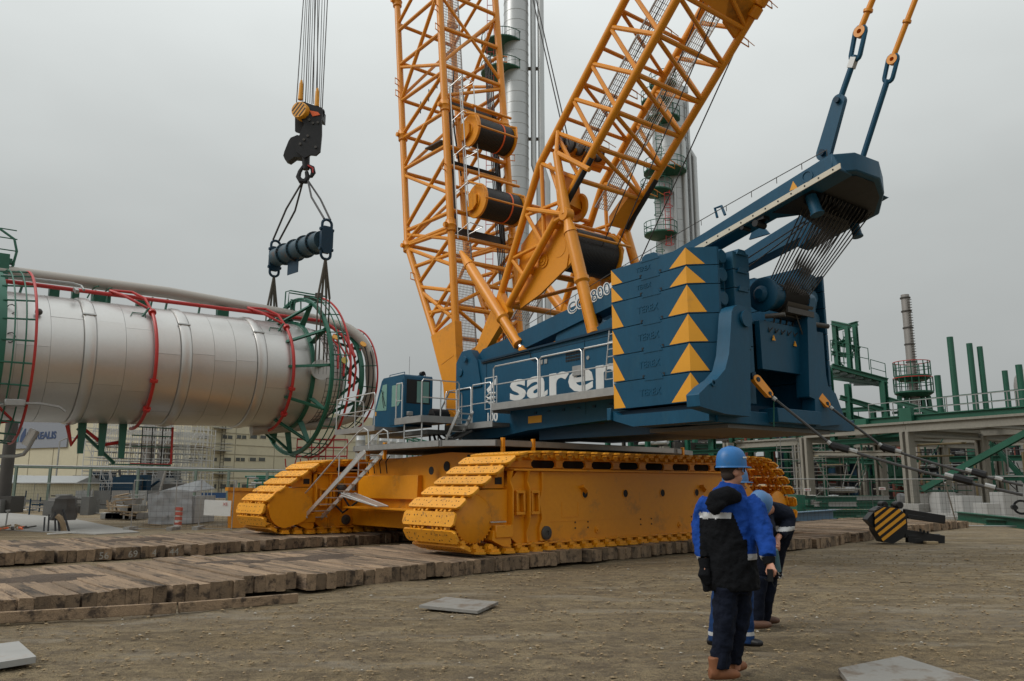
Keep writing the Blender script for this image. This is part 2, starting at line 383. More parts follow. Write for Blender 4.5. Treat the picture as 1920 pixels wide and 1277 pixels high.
# ------------------------------------------------------------------ timber roadways
def timber_mesh(L, seed, w=0.168, h=0.24):
    r = random.Random(seed); mb = MB(); c = 0.012
    prof = [(-w/2+c, 0), (w/2-c, 0), (w/2, c), (w/2, h-c), (w/2-c, h), (-w/2+c, h), (-w/2, h-c), (-w/2, c)]
    k = 7; vs = []
    for i in range(k):
        y = L*i/(k-1) + (r.uniform(-0.02, 0.02) if i in (0, k-1) else 0)
        for x, z in prof:
            e = 0.006 if i in (0, k-1) else 0.003
            vs.append((x*(0.985 if i in (0, k-1) else 1)+r.uniform(-e, e), y+r.uniform(-e, e), z+r.uniform(-e, e)))
    fs = [tuple(range(7, -1, -1)), tuple(range((k-1)*8, k*8))]
    for i in range(k-1):
        for j in range(8):
            j2 = (j+1) % 8; fs.append((i*8+j, i*8+j2, (i+1)*8+j2, (i+1)*8+j))
    mb.add(vs, fs); return mb.mesh('timber', WOOD, smooth=False)
def roadway(name, label, t0, t1, edge, L, seed):
    r = random.Random(seed)
    root = thing(name, label, 'timber road', TF((t0+t1)/2, edge((t0+t1)/2)+L/2, 0))
    ms = [timber_mesh(L, seed*10+i) for i in range(6)]
    t = t0
    while t < t1:
        n = r.choice((5, 5, 6, 4, 6)); dz = r.uniform(-0.02, 0.015); dn = r.uniform(-0.09, 0.09); ya = r.uniform(-0.014, 0.014); roll = r.uniform(-0.012, 0.012)
        for i in range(n):
            if r.random() < 0.05 and i > 1: t += 0.14
            o = TF(t+0.085, edge(t)+dn+r.uniform(-0.03, 0.03), -0.0+dz+r.uniform(-0.012, 0.012)+0.01)
            M = frame(o, T, N, V(0, 0, 1)) @ Matrix.Rotation(ya, 4, 'Z') @ Matrix.Rotation(roll, 4, 'Y')
            inst('timber', r.choice(ms), M, root); t += 0.171
        t += r.choice((0.012, 0.03, 0.06))
    return root
road_a = roadway('timber_roadway', 'near road of weathered square timbers laid side by side under the front crawler track', -4.0, 31.8,
                 lambda t: 11.25 if t < 15.6 else (9.75 + 0.05*(t-16) if t < 26 else 10.6), 3.9, 3)
road_b = roadway('timber_roadway', 'farther road of weathered square timbers under the rear crawler track', -5.0, 26, lambda t: 18.4, 4.0, 5)
def mudpatch(name, t, n, rt, rn, seed, h=0.05, base=0.25, parent=None):
    mb = MB(); vs = []; K = 14; G = 26
    for i in range(K+1):
        for j in range(G):
            a = 2*PI*j/G; q = i/K; rr = 1 + 0.45*mn.noise(V(math.cos(a)*1.5+seed, math.sin(a)*1.5, seed))
            x = t + rt*q*rr*math.cos(a); y = n + rn*q*rr*math.sin(a)
            z = base + h*(1-q**1.5)*(0.55+0.9*mn.noise(V(x*2.5, y*2.5, seed))) + 0.02*mn.noise(V(x*8, y*8, seed)) - 0.05*q**4
            vs.append(TF(x, y, z))
    fs = [(i*G+j, i*G+(j+1) % G, (i+1)*G+(j+1) % G, (i+1)*G+j) for i in range(K) for j in range(G)]
    mb.add(vs, fs); p = part(name, mb, DIRTM, parent, stuff=True); return p
for i, (t, n, a, b_) in enumerate(((2.8, 13.3, 1.0, 0.5), (5.6, 13.6, 0.9, 0.4), (7.3, 13.5, 1.3, 0.45), (1.0, 12.6, .8, .6))):
    mudpatch('mud', t, n, a, b_, i+1, parent=road_a)
for i, (t, n, a, b_) in enumerate(((4.0, 20.3, 0.9, 0.5), (6.2, 20.6, 1.2, 0.4))):
    mudpatch('mud', t, n, a, b_, i+11, parent=road_b)
# long board lying on edge before the near road
mb = MB(); p0 = atZ(-60, 1172, 0); p1 = atZ(330, 1148, 0); p2 = atZ(558, 1128, 0)
mb.bar(p0+V(0, 0, .06), p1+V(0, 0, .055), 0.05, 0.13); mb.bar(p1+V(0.02, 0.01, .055), p2+V(0, 0, .05), 0.05, 0.12)
top('edge_board', mb, WOOD, 'long thin weathered board lying on edge in front of the near timber road', 'board', bevel=0.006)

# numbers chalked on the ends of far timbers
mks = thing('chalk_numbers', 'faded white chalk numbers on the timber ends of the farther road', 'markings', TF(7, 18.2, 0))
for (x, y, s_) in ((185, 1044, '56'), (240, 1040, '69'), (285, 1034, '4'), (318, 1034, '44')):
    t_, _, z_ = onN(x, y, 18.25)
    text('number', s_, lambda a, b, h, t_=t_: TF(t_+a, 18.25-h, 0.04+b), 0.2, bpy.data.materials.get('faded_chalk') or mat('faded_chalk', (.30, .29, .26), .9, var=.5, vscale=12), mks, depth=0.004)

# ------------------------------------------------------------------ THE CRANE
crane = thing('crawler_crane', 'huge crawler crane with yellow tracks and lattice booms, blue superstructure and stacked counterweights', 'crane', C0)

# --- crawler tracks
LOOPP = [(9.6, .25), (20.8, .25), (21.25, .42), (21.46, .85), (21.32, 1.4), (20.75, 1.95), (20.1, 2.30), (19.3, 2.33), (15.5, 2.27), (11.6, 2.27), (10.62, 2.24), (10.2, 1.96), (9.06, 1.22), (8.87, .95), (8.92, .62), (9.14, .40)]
def chaikin(p, k=2):
    for _ in range(k):
        q = []
        for i in range(len(p)):
            a = p[i]; b = p[(i+1) % len(p)]
            q += [(a[0]*.8+b[0]*.2, a[1]*.8+b[1]*.2), (a[0]*.2+b[0]*.8, a[1]*.2+b[1]*.8)]
        p = q
    return p
LOOP = chaikin(LOOPP, 2)
def loop_at(pitch):
    n = len(LOOP); seg = []; tot = 0
    for i in range(n):
        a = V(*LOOP[i], 0); b = V(*LOOP[(i+1) % n], 0); seg.append((a, b, (b-a).length)); tot += (b-a).length
    k = round(tot/pitch); st = tot/k; out_ = []; pts = []
    def pos(d):
        d %= tot
        for a, b, l in seg:
            if d <= l: return a.lerp(b, d/l)
            d -= l
        return seg[0][0].copy()
    for i in range(k):
        a = pos(i*st); b = pos((i+0.88)*st); d = (b-a).normalized(); out_.append(((a+b)/2, d))
    return out_
SHW = 1.64
def shoe_mesh(seed):
    r = random.Random(seed); mb = MB(); L = 0.272; hw = SHW/2; th = 0.04
    # local: x along the chain, y across, z outward (outer face at 0)
    pl = [(-L/2, -hw+.02), (L/2, -hw+.11), (L/2, hw-.11), (-L/2, hw-.02)]
    oc = [(-L/2, -hw+.06), (-L/2+.05, -hw), (L/2-.05, -hw), (L/2, -hw+.06), (L/2, hw-.06), (L/2-.05, hw), (-L/2+.05, hw), (-L/2, hw-.06)]
    mb.prism([V(x, y, -th) for x, y in oc], V(0, 0, th))
    for g in (-0.36, 0.36):                                                 # link lugs on the inner side
        for k in range(4):
            y = g + (k-1.5)*0.13; mb.box(-L/2-.05 if k % 2 else -L/2+.05, L/2+.05 if k % 2 == 0 else L/2-.05, y-.032, y+.032, -.13, -.041)
    for e in (-1, 1):                                                       # rounded guide horns near both ends
        mb.cyl(V(0.0, e*(hw-.26)-.07, -.11), V(0, 1, 0), .14, .07, 10)
        mb.box(-.10, .10, e*(hw-.12)-.06, e*(hw-.12)+.06, -.09, -.041)
    for y in (-.66, -.58, -.36, -.28, -.1, .05, .22, .36, .45, .62, .7):     # bolt heads and holes
        for x in ((-.05, .07) if r.random() < .8 else (.02,)):
            mb.lathe(V(x+r.uniform(-.01, .01), y, 0.0), V(0, 0, 1), [(0.0, .014), (.003, .014)], 6, 1)
    return mb.mesh('track_shoe', [YELS, DARK])
SHOES = [shoe_mesh(i) for i in range(3)]
SLOTS = loop_at(0.372)
def track(n0, lab):
    mb = MB(); nc = n0 + SHW/2 + .06
    # frame core as the part itself
    a, b = n0+.26, n0+SHW-.14
    F = lambda t, n, z: TF(t, n, z)
    mb.prism([TF(t, a, z) for t, z in ((10.72, .42), (19.9, .42), (20.3, .75), (18.9, 1.84), (10.72, 1.84), (10.45, 1.55), (10.45, .62))], N*(b-a))
    mb.box(10.55, 18.9, a-.10, b+.10, 1.845, 1.885, F); mb.box(10.6, 19.9, a-.07, a-.002, .385, .42, F)
    # carrier frame above with the oval openings
    x = 10.9
    mb.box(10.62, 19.3, a+.12, b-.12, 1.888, 1.91, F); mb.box(10.62, 19.3, a+.10, a+.16, 2.075, 2.15, F)
    w0 = [11.22, 12.15, 13.08, 14.02, 14.98, 16.05, 16.95, 17.85]
    prev = 10.62
    for w in w0:
        mb.box(prev, w, a+.10, a+.16, 1.911, 2.074, F)
        for (cx, s1) in ((w, 1), (w+.72, -1)):
            for (cz, s2) in ((1.911, 1), (2.074, -1)):
                mb.prism([TF(cx, a+.101, cz), TF(cx+.05*s1, a+.101, cz), TF(cx, a+.101, cz+.045*s2)], N*.058)
        prev = w+.72
    mb.box(prev, 19.3, a+.10, a+.16, 1.911, 2.074, F)
    tr = part('crawler_track', mb, YEL, crane, lab, bevel=0.008)
    # dark inside behind the openings
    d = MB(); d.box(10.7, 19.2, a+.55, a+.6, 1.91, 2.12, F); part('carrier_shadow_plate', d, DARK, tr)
    # ribs, brackets and details on the side face
    rb = MB()
    def rib(t, z0, z1, dep, w=.035):
        rb.prism([TF(t, a, z0), TF(t, a-dep*.55, z0), TF(t, a-dep*.35, z0+.2), TF(t, a-dep, z0+.45), TF(t, a-dep, z1-.35), TF(t, a-dep*.5, z1-.2), TF(t, a-dep*.9, z1), TF(t, a, z1)], T*w)
    rib(10.46, .43, 1.84, .16); rib(10.92, .43, 1.84, .16)
    rb.box(10.5, 10.92, a-.02, a-.001, 1.4, 1.5, F)
    for t in (10.62, 11.03):
        for (p, q) in (((t, .98), (t+.24, 1.04)), ((t, 1.40), (t+.24, 1.46)), ((t, 1.041), (t+.05, 1.399)), ((t+.19, 1.041), (t+.24, 1.399))):
            rb.box(p[0], q[0], a-.11, a-.001, p[1], q[1], F)
    part('rib', rb, YEL, tr, bevel=0.006)
    arm = MB(); arm.prism([TF(t, a-.001, z) for t, z in ((11.36, 1.82), (11.42, 1.82), (11.42, 1.5), (11.36, 1.25), (11.5, .85), (11.66, .7), (11.66, .45), (11.3, .45), (11.28, .7), (11.36, .9), (11.3, 1.25), (11.37, 1.5))], -N*.06)
    part('lever_arm', arm, YEL, tr, bevel=0.006)
    dk = MB(); dk.lathe(TF(11.47, a-.062, .6), -N, [(0, .14), (.03, .14), (.05, .11), (.05, .05), (.03, .05)], 20); part('wheel_hub', dk, DGREY, tr)
    hl = MB()
    for t in (12.72, 14.08, 15.46, 16.86):
        hl.lathe(TF(t, a-.002, 1.37), -N, [(0, .085), (.004, .085)], 18, 1); hl.lathe(TF(t, a-.004, 1.37), -N, [(0, .102), (.01, .102), (.01, .086), (0, .086)], 18, 0)
    for t in (12.4, 12.8, 14.6, 15.0, 16.6, 17.0):
        for dz in (0, .12): hl.lathe(TF(t, a-.001, .66+dz), -N, [(0, .018), (.012, .018)], 8, 1)
    for t in (13.1, 16.1): hl.lathe(TF(t, a-.001, .6), -N, [(0, .075), (.02, .075), (.02, .03), (.04, .03)], 14, 0)
    part('port', hl, [YEL, DARK], tr)
    for t in (12.55, 17.0):
        e = MB(); e.prism([TF(t, a-.001, 1.5), TF(t+.02, a-.12, 1.52), TF(t+.14, a-.12, 1.44), TF(t+.2, a-.001, 1.36)], V(0, 0, .05)); part('bracket', e, YEL, tr, bevel=.005)
    sm = MB(); sm.bar(TF(10.95, a-.004, .82), TF(18.8, a-.004, .82), .006, .02); sm.bar(TF(12.0, a-.004, 1.2), TF(12.0, a-.004, .9), .01, .01); sm.bar(TF(12.5, a-.004, 1.2), TF(12.5, a-.004, .9), .01, .01); sm.bar(TF(12.0, a-.004, .9), TF(12.5, a-.004, .9), .01, .01)
    part('weld_seam', sm, YEL, tr)
    # idler and drive wheel with covers
    wh = MB()
    for t, z in ((9.57, .93), (20.75, .93)):
        wh.lathe(TF(t, n0+.30, z), N, [(0, .36), (.03, .38), (1.05, .38), (1.08, .36)], 36)
        for k in range(36):
            g = 2*PI*k/36; c_ = TF(t+.455*math.cos(g), n0+.215, z+.455*math.sin(g)); wh.bar(c_, c_+N*.07, .03, .03)
        wh.lathe(TF(t, n0+.20, z), N, [(0, .42), (.02, .45), (.08, .45)], 36)
    part('drive_wheel', wh, YEL, tr)
    bx = MB(); bx.box(9.62, 10.46, n0+.24, n0+SHW-.24, .78, 1.48, F); bx.box(10.05, 10.5, n0+.12, n0+.4, .56, .80, F)
    bx.prism([TF(t, n0+.15, z) for t, z in ((9.98, .52), (10.0, .70), (10.45, .74), (10.45, .38), (10.25, .4))], N*.35)
    bx.prism([TF(t, n0+.34, z) for t, z in ((9.75, 1.50), (10.44, 1.5), (10.44, 1.86), (10.55, 2.1), (10.35, 1.9))], N*.9)
    part('wheel_mount', bx, YEL, tr, bevel=.012)
    op = MB(); op.box(10.2, 10.38, n0+.33, n0+.338, 1.58, 1.72, F); part('opening', op, DARK, tr)
    rod = MB(); rod.tube(TF(9.95, n0+.18, .86), TF(10.35, n0+.18, .86), .022); part('grease_rod', rod, CHRM, tr)
    # bottom rollers
    ro = MB(); t = 10.4
    while t < 20.2: ro.cyl(TF(t, n0+.34, .42), N, SHW-.62, .12, 12); t += .42
    part('track_roller', ro, YEL, tr)
    for i, (p, d) in enumerate(SLOTS):
        x = T*d.x + V(0, 0, d.y); z = T*d.y - V(0, 0, d.x)                   # outward normal
        o = TF(p.x, n0+SHW/2, p.y)
        inst('track_shoe', SHOES[(i*7) % 3], frame(o, x, N, z), tr)
    return tr
track(11.5, 'near crawler track, its yellow side frame nearest the camera'); track(19.5, 'far crawler track, seen behind the ladder')
# oval cover on the far track's wheel
mb = MB(); ctr = onN(520, 965, 19.64); pts = []
for i in range(28):
    g = 2*PI*i/28; pts.append(TF(9.62+.50*math.cos(g)*(1.0 if math.cos(g) < 0 else 1.5), 19.66, .97+.53*math.sin(g)*(1 if math.cos(g) < .2 else .92)))
mb.prism(pts, -N*.10); part('wheel_cover', mb, YEL, crane, bevel=.01)

# --- car body between the tracks
mb = MB(); F = TF
mb.prism([TF(t, n, 1.05) for t, n in ((12.0, 13.3), (18.4, 13.3), (19.0, 14.6), (19.0, 18.4), (18.4, 19.6), (12.0, 19.6), (11.6, 18.6), (11.6, 14.4))], V(0, 0, 1.2))
for t0 in (11.7, 17.6):
    mb.box(t0, t0+1.0, 13.05, 19.8, .45, 1.15, F)
mb.box(11.35, 11.62, 16.1, 18.9, 1.2, 1.8, F); mb.box(11.2, 11.6, 13.4, 19.4, .92, .98, F)
mb.prism([onT(x, y, 11.5) and TF(*onT(x, y, 11.5)) for x, y in ((690, 880), (760, 858), (845, 848), (900, 850), (860, 960), (700, 960))], T*.15)
part('car_body', mb, YEL, crane, 'yellow car body joining the two tracks', bevel=.012)
mb = MB(); mb.lathe(TF(11.49, 15.1, 2.0), -T, [(0, .12), (.01, .12)], 16); mb.box(11.47, 11.49, 14.0, 14.3, 2.0, 2.25, F)
mb.lathe(TF(11.33, 15.5, 1.9), -T, [(0, .1), (.01, .1)], 14)
part('opening', mb, DARK, crane)
mb = MB()
for n in (18.3, 18.0, 17.7, 17.4): mb.path([TF(11.3, n, 1.85), TF(11.25, n, 2.15), TF(11.4, n+.05, 2.3)], .015, 6)
mb.path([TF(11.3, 19.2, .95), TF(11.1, 19.6, 1.5), TF(11.0, 19.9, 1.2), TF(11.2, 19.4, .8), TF(11.4, 19.0, 1.1)], .03, 6)
mb.path([TF(11.2, 19.0, 1.15), TF(11.0, 19.3, 1.35), TF(11.0, 19.5, 1.0)], .025, 6)
part('hydraulic_hose', mb, BLK, crane)
mb = MB(); mb.box(11.28, 11.34, 18.95, 19.1, 1.4, 1.62, F); mb.ball(TF(11.3, 19.7, 1.45), .16, 12); part('valve', mb, DGREY, crane)
# deck round the car body
deck = [(10.8, 14.4), (11.6, 13.4), (18.3, 13.4), (20.2, 14.2), (20.2, 18.5), (18.8, 19.5), (11.8, 19.5), (10.9, 18.4)]
mb = MB(); mb.prism([TF(t, n, 2.44) for t, n in deck], V(0, 0, .10))
for i in range(len(deck)):
    a = TF(*deck[i], 2.5); b = TF(*deck[(i+1) % len(deck)], 2.5); mb.bar(a, b, .03, .15)
dk_ = part('deck', mb, [GREYP], crane, 'grey walkway deck on the car body')
for i in range(len(deck)):
    a = TF(*deck[i], 2.5); b = TF(*deck[(i+1) % len(deck)], 2.5); u_ = (b-a).cross(V(0, 0, 1)).normalized()*.03; mb = MB(); mb.bar(a.lerp(b, .02)+u_, a.lerp(b, .98)+u_, .02, .13); mb.bar(a.lerp(b, .02)-u_, a.lerp(b, .98)-u_, .02, .13); part('deck_edge', mb, GALV, dk_)
mb = MB()
for (t, n) in ((11.75, 13.36), (12.7, 13.36), (18.9, 13.6), (11.2, 18.2), (10.95, 17.0)): mb.box(t-.04, t+.04, n-.04, n+.04, 2.2, 2.62, F)
part('deck_bracket', mb, YEL, crane, bevel=.005)
# ladder down from the deck
def stair(p0, p1, side, wd, steps, mat_, nm='ladder', rail=0.9, rr=.018):
    p0 = Vector(p0); p1 = Vector(p1); mb = MB(); s2 = side*wd/2
    for e in (-1, 1):
        mb.bar(p0+s2*e, p1+s2*e, .03, .11)
    o = part(nm, mb, mat_, crane, bevel=.003)
    for i in range(steps):
        q = p0.lerp(p1, (i+.5)/steps); st = MB(); st.bar(q-s2*.98, q+s2*.98, .16, .025); part('tread', st, mat_, o)
    if rail:
        u = V(0, 0, rail); h = (p1-p0); h.z = 0; h.normalize()
        for e in (-1, 1):
            b = s2*e*1.05; hr = MB()
            a0 = p0.lerp(p1, .02)+b; a1 = p0.lerp(p1, .86)+b
            hr.path([a0-h*.25+V(0, 0, .1), a0-h*.18+u*.55, a0+u*.62, a0+h*.25+u*.62-V(0, 0, .1), a1+u*.62, a1+h*.12+u*.45, a1+h*.08+V(0, 0, .1), a1-h*.2], rr, 6)
            hr.tube(p0.lerp(p1, .35)+b, p0.lerp(p1, .35)+b+u*.62, rr*.8, 5)
            part('handrail', hr, mat_, o)
    return o
stair(TF(10.65, 17.0, 2.38), TF(10.45, 20.15, .42), T, .55, 11, ALU, rail=1.0, rr=.02)
mb = MB(); a = TF(*onT(640, 925, 10.5)); b = TF(*onT(708, 950, 10.5)); mb.tube(a, b, .02); mb.tube(a-V(0, 0, .06), b-V(0, 0, .0), .02); mb.tube(a+T*.4, b+T*.3, .02); mb.bar(a+T*.2, b+T*.15, .3, .02)
part('ladder_stay', mb, ALU, crane)

# --- slew ring
mb = MB(); mb.lathe(C0+V(0, 0, 2.56), V(0, 0, 1), [(0, 1.30), (.12, 1.30), (.12, 1.18), (.2, 1.18)], 48)
for k in range(120):
    g = 2*PI*k/120; c = C0+V(1.27*math.cos(g), 1.27*math.sin(g), 2.72); mb.box(-.012, .012, -.03, .03, 0, .16, lambda a, b, z, c=c, g=g: c+V(-math.sin(g)*a+math.cos(g)*b, math.cos(g)*a+math.sin(g)*b, z), 1)
mb.lathe(C0+V(0, 0, 2.76), V(0, 0, 1), [(0, 1.22), (.14, 1.22)], 48, 1)
part('slew_ring', mb, [BLU, DGREY], crane)

# --- superstructure body
WW = 1.6
def wpoly(pts, w): return [SF(*onW(x, y, w)) for x, y in pts]
mb = MB()
prof = [(1.55, 3.05), (.95, 3.3), (.9, 4.35), (.55, 5.05), (.15, 5.22), (-.2, 5.02), (-8.0, 5.1), (-8.0, 3.1), (-2.4, 2.95), (-1.0, 2.82), (.6, 2.82)]
mb.prism([SF(s, WW, z) for s, z in prof], -W*3.2)
sup = part('superstructure', mb, BLU, crane, 'blue superstructure body', bevel=.015)
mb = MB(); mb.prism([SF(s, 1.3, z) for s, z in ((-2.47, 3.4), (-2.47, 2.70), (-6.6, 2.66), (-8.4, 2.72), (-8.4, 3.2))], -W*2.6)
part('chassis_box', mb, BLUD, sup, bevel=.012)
# raised front pivot ears and dome
mb = MB(); mb.prism([SF(s, WW+.05, z) for s, z in ((1.0, 4.3), (1.0, 5.1), (.7, 5.42), (.25, 5.42), (-.1, 5.05), (-.3, 4.3))], -W*.25); mb.prism([SF(s, -WW+.2, z) for s, z in ((1.0, 4.3), (1.0, 5.1), (.7, 5.42), (.25, 5.42), (-.1, 5.05), (-.3, 4.3))], -W*.25)
mb.lathe(SF(.45, WW+.1, 5.15), W, [(0, .09), (.04, .09)], 14); mb.lathe(SF(.75, WW+.06, 4.8), W, [(0, .12), (.03, .12)], 14)
part('pivot_ear', mb, BLU, sup, bevel=.01)
mb = MB(); mb.lathe(SF(-3.9, 1.35, 5.0), -W, [(0, .72), (.05, .75), (1.8, .75)], 32); part('winch_cover', mb, BLU, sup)
mb = MB(); mb.prism([SF(-4.2, 1.5, 5.05), SF(-5.4, 1.5, 5.42), SF(-8.2, 1.5, 5.5), SF(-8.2, 1.5, 5.05)], -W*.3); part('side_gusset', mb, BLU, sup, bevel=.01)
# panels, lamp, warning label, grille
mb = MB()
for s in (-.5, -4.6): mb.bar(SF(s, WW+.004, 3.2), SF(s, WW+.004, 5.0), .01, .012)
mb.bar(SF(-.4, WW+.004, 4.92), SF(-7.6, WW+.004, 5.0), .01, .012)
mb.bar(SF(-.3, WW+.006, 5.0), SF(-5.8, WW+.03, 5.12), .10, .05)
part('panel_joint', mb, BLUD, sup)
mb = MB(); a = onW(1062, 675, WW); 
for k in range(9):
    for j in range(4): mb.box(a[0]-.06*k-.02, a[0]-.06*k+.02, WW, WW+.012, a[2]-.03+.075*j-.025, a[2]-.03+.075*j+.025, SF)
part('grille', mb, DARK, sup)
mb = MB(); a = onW(1085, 695, WW); mb.box(a[0]-.18, a[0]+.18, WW, WW+.05, a[2]-.12, a[2]+.12, SF); a = onW(1022, 678, WW)
mb.box(a[0]-.1, a[0]+.02, WW, WW+.02, a[2]-.06, a[2]+.06, SF); mb.box(a[0]+.08, a[0]+.2, WW, WW+.02, a[2]-.06, a[2]+.06, SF)
a = onW(1103, 671, WW); mb.lathe(SF(a[0], WW, a[2]), W, [(0, .05), (.02, .05)], 12)
part('junction_box', mb, GALV, sup, bevel=.004)
mb = MB(); mb.box(-2.95, -2.4, WW+.0, WW+.012, 3.12, 3.30, SF); part('warning_label', mb, MARK, sup)
mb = MB(); mb.box(-.6, .6, 1.25, 1.5, 2.83, 2.95, SF); part('mud_bar', mb, YEL, sup)
# lettering of the firm on the body side
def wfn(s0, z0, w, dz=0.0): return lambda a, b, h: SF(s0-a, w+h, z0+b+dz*a)
a = onW(955, 752, WW); b = onW(1155, 703, WW)
text('lettering', 'sarens', wfn(a[0], a[2]+.02, WW, 0.0), 1.10, WHT, sup, width=(a[0]-b[0])*1.24, bold=.026)
# logo box with a stylised mark and the figure below
mb = MB(); a0 = onW(912, 700, WW); s1, z1 = onW(940, 754, WW)[0], 3.62
mb.box(-1.02, -.44, WW, WW+.006, 3.62, 4.52, SF, 0)
mb.prism([SF(-.52, WW+.007, 4.18), SF(-.96, WW+.007, 4.46), SF(-.96, WW+.007, 4.30), SF(-.60, WW+.007, 4.08)], W*.004, 1)
for k, zz in enumerate((3.98, 3.86)): mb.path([SF(-.96, WW+.012, zz+.06), SF(-.7, WW+.012, zz+.08), SF(-.52, WW+.012, zz), SF(-.7, WW+.012, zz-.08), SF(-.96, WW+.012, zz-.06)], .036, 5, mi=1)
for z in (3.63, 4.505): mb.box(-1.02, -.44, WW+.007, WW+.012, z-.01, z+.01, SF, 1)
for s_ in (-1.01, -.45): mb.box(s_-.01, s_+.01, WW+.007, WW+.012, 3.641, 4.494, SF, 1)
part('company_logo', mb, [BLU, WHT], sup)
text('lettering', '100', wfn(-.5, 3.28, WW), .34, WHT, sup, width=.55, bold=.012)
text('lettering', 'TEREX DEMAG', wfn(-2.62, 3.13, 1.3), .13, WHT, sup, bold=.002)
text('lettering', 'CC 8800', wfn(.35, 3.02, WW), .16, BLUD, sup)

# --- walkway with railings along the body
def rail(pts, h, parent, mat_=ALU, r=.02, post=1.1, mids=1, up=V(0, 0, 1)):
    """rounded railing bay over a polyline of floor points"""
    mb = MB(); pts = [Vector(p) for p in pts]
    tp = [p+up*h for p in pts]
    mb.path([pts[0]] + [pts[0]+up*(h-.06)] + [tp[0].lerp(tp[1], .04)] + tp[1:-1] + [tp[-1].lerp(tp[-2], .04)] + [pts[-1]+up*(h-.06), pts[-1]], r, 6)
    for m in range(mids): mb.path([p+up*(h*(m+1)/(mids+1)) for p in pts], r*.8, 6)
    for i in range(len(pts)-1):
        n = max(1, round((pts[i+1]-pts[i]).length/post))
        for k in range(1, n + (1 if i < len(pts)-2 else 0)):
            q = pts[i].lerp(pts[i+1], k/n); mb.tube(q, q+up*h, r*.9, 6)
    return part('railing', mb, mat_, parent)
WO = 2.2
mb = MB(); mb.box(-6.3, -1.62, WW+.01, WO, 3.50, 3.64, SF); wk = part('walkway', mb, GREYP, crane, 'grey walkway along the superstructure side')
mb = MB()
for s in (-1.62, -6.3): mb.box(s-.02, s+.02, WW+.02, WO, 3.42, 3.66, SF)
mb.box(-6.3, -1.62, WO, WO+.03, 3.48, 3.66, SF)
part('walkway_edge', mb, GALV, wk, bevel=.004)
for (x0, x1) in ((-1.68, -3.55), (-3.62, -5.15), (-5.22, -6.3)):
    rail([SF(x0, WO, 3.66), SF(x1, WO, 3.66)], .98, wk, post=3)
mb = MB(); mb.box(-1.6, .75, WW+.01, 2.15, 3.08, 3.18, SF); mb.box(-1.6, .75, 2.15, 2.18, 3.06, 3.22, SF, 1); wk2 = part('walkway', mb, [GREYP, GALV], crane, 'lower walkway at the boom foot')
rail([SF(.15, 2.15, 3.2), SF(-.55, 2.15, 3.2)], 1.0, wk2, post=3); rail([SF(-.6, 2.15, 3.2), SF(-1.5, 2.15, 3.2)], 1.05, wk2, post=3); rail([SF(.75, 2.15, 3.2), SF(.75, WW, 3.2)], 1.0, wk2, post=3)
mb = MB(); mb.path([SF(1.15, 2.15, 2.6), SF(1.1, 2.15, 3.6), SF(.55, 2.15, 4.2), SF(.2, 2.15, 4.2), SF(.15, 2.15, 3.2)], .024, 6); part('handrail', mb, ALU, wk2)
stair(SF(*onW(874, 770, 2.4)), SF(*onW(849, 826, 2.4)), W, .44, 5, ALU, rail=0)
# upright ladder beside the counterweights
mb = MB(); a = SF(*onW(1143, 620, 1.9)); b = SF(*onW(1135, 712, 1.9))
for e in (0, .35): mb.tube(a-S*e, b-S*e, .02, 6)
for k in range(7): q = b.lerp(a, k/6.5); mb.tube(q, q-S*.35, .014, 5)
part('ladder', mb, ALU, crane)

# --- operator's cab
cabr = MB(); w0, w1 = 3.2, 2.25; cz0, cz1 = 3.2, 4.66
def cp(s, w, z): return SF(s, w, z)
sec = [(1.33, cz0), (3.25, cz0), (3.22, 3.55), (2.72, 4.62), (2.6, 4.70), (1.38, 4.70), (1.33, 4.62)]
cabr.prism([cp(s, w0, z) for s, z in sec], -W*(w0-w1))
cab = part('operator_cab', cabr, BLU, crane, 'blue operator cab with green tinted windows', bevel=.03)
mb = MB()
def pane(pts, w, d, nm='window', m_=GLS):
    m = MB(); m.prism([cp(s, w, z) for s, z in pts], W*d); return part(nm, m, m_, cab)
pane([(3.02, 3.75), (2.62, 4.50), (2.36, 4.50), (2.36, 3.72)], w0+.002, .008)
pane([(2.02, 3.80), (2.02, 4.42), (1.52, 4.42), (1.52, 3.90), (1.62, 3.80)], w0+.014, .008)
m = MB(); m.prism([cp(s, w0+.001, z) for s, z in ((2.16, 3.26), (2.16, 4.56), (1.40, 4.56), (1.40, 3.26))], W*.012); part('door', m, BLU, cab, bevel=.01)
for (wa, wb, m_) in ((3.08, 2.83, DARK), (2.78, 2.62, GLS), (2.58, 2.38, GLS)):
    m = MB(); m.prism([cp(1.328, wa, 3.90), cp(1.328, wb, 3.90), cp(1.328, wb, 4.52), cp(1.328, wa, 4.52)], -S*.008); part('window', m, m_, cab)
m = MB(); m.prism([cp(1.326, 3.12, 3.86), cp(1.326, 2.34, 3.86), cp(1.326, 2.34, 4.56), cp(1.326, 3.12, 4.56)], S*.004); part('window_rubber', m, DARK, cab)
m = MB(); m.box(2.0, 2.9, 2.5, 3.0, 4.71, 4.73, SF); m.path([cp(1.5, 3.1, 4.7), cp(1.5, 3.1, 4.78), cp(2.4, 3.1, 4.78), cp(2.4, 3.1, 4.7)], .012, 5); m.path([cp(1.5, 2.4, 4.7), cp(1.5, 2.4, 4.78), cp(2.4, 2.4, 4.78), cp(2.4, 2.4, 4.7)], .012, 5); part('roof_rail', m, BLU, cab)
m = MB(); m.cyl(cp(1.45, 2.5, 4.78), S, .14, .07, 12); m.tube(cp(1.5, 2.5, 4.7), cp(1.5, 2.5, 4.8), .015, 6); part('work_light', m, BLK, cab)
m = MB(); m.tube(cp(1.5, 2.95, 4.7), cp(1.5, 2.95, 5.25), .006, 4); part('antenna', m, BLK, cab)
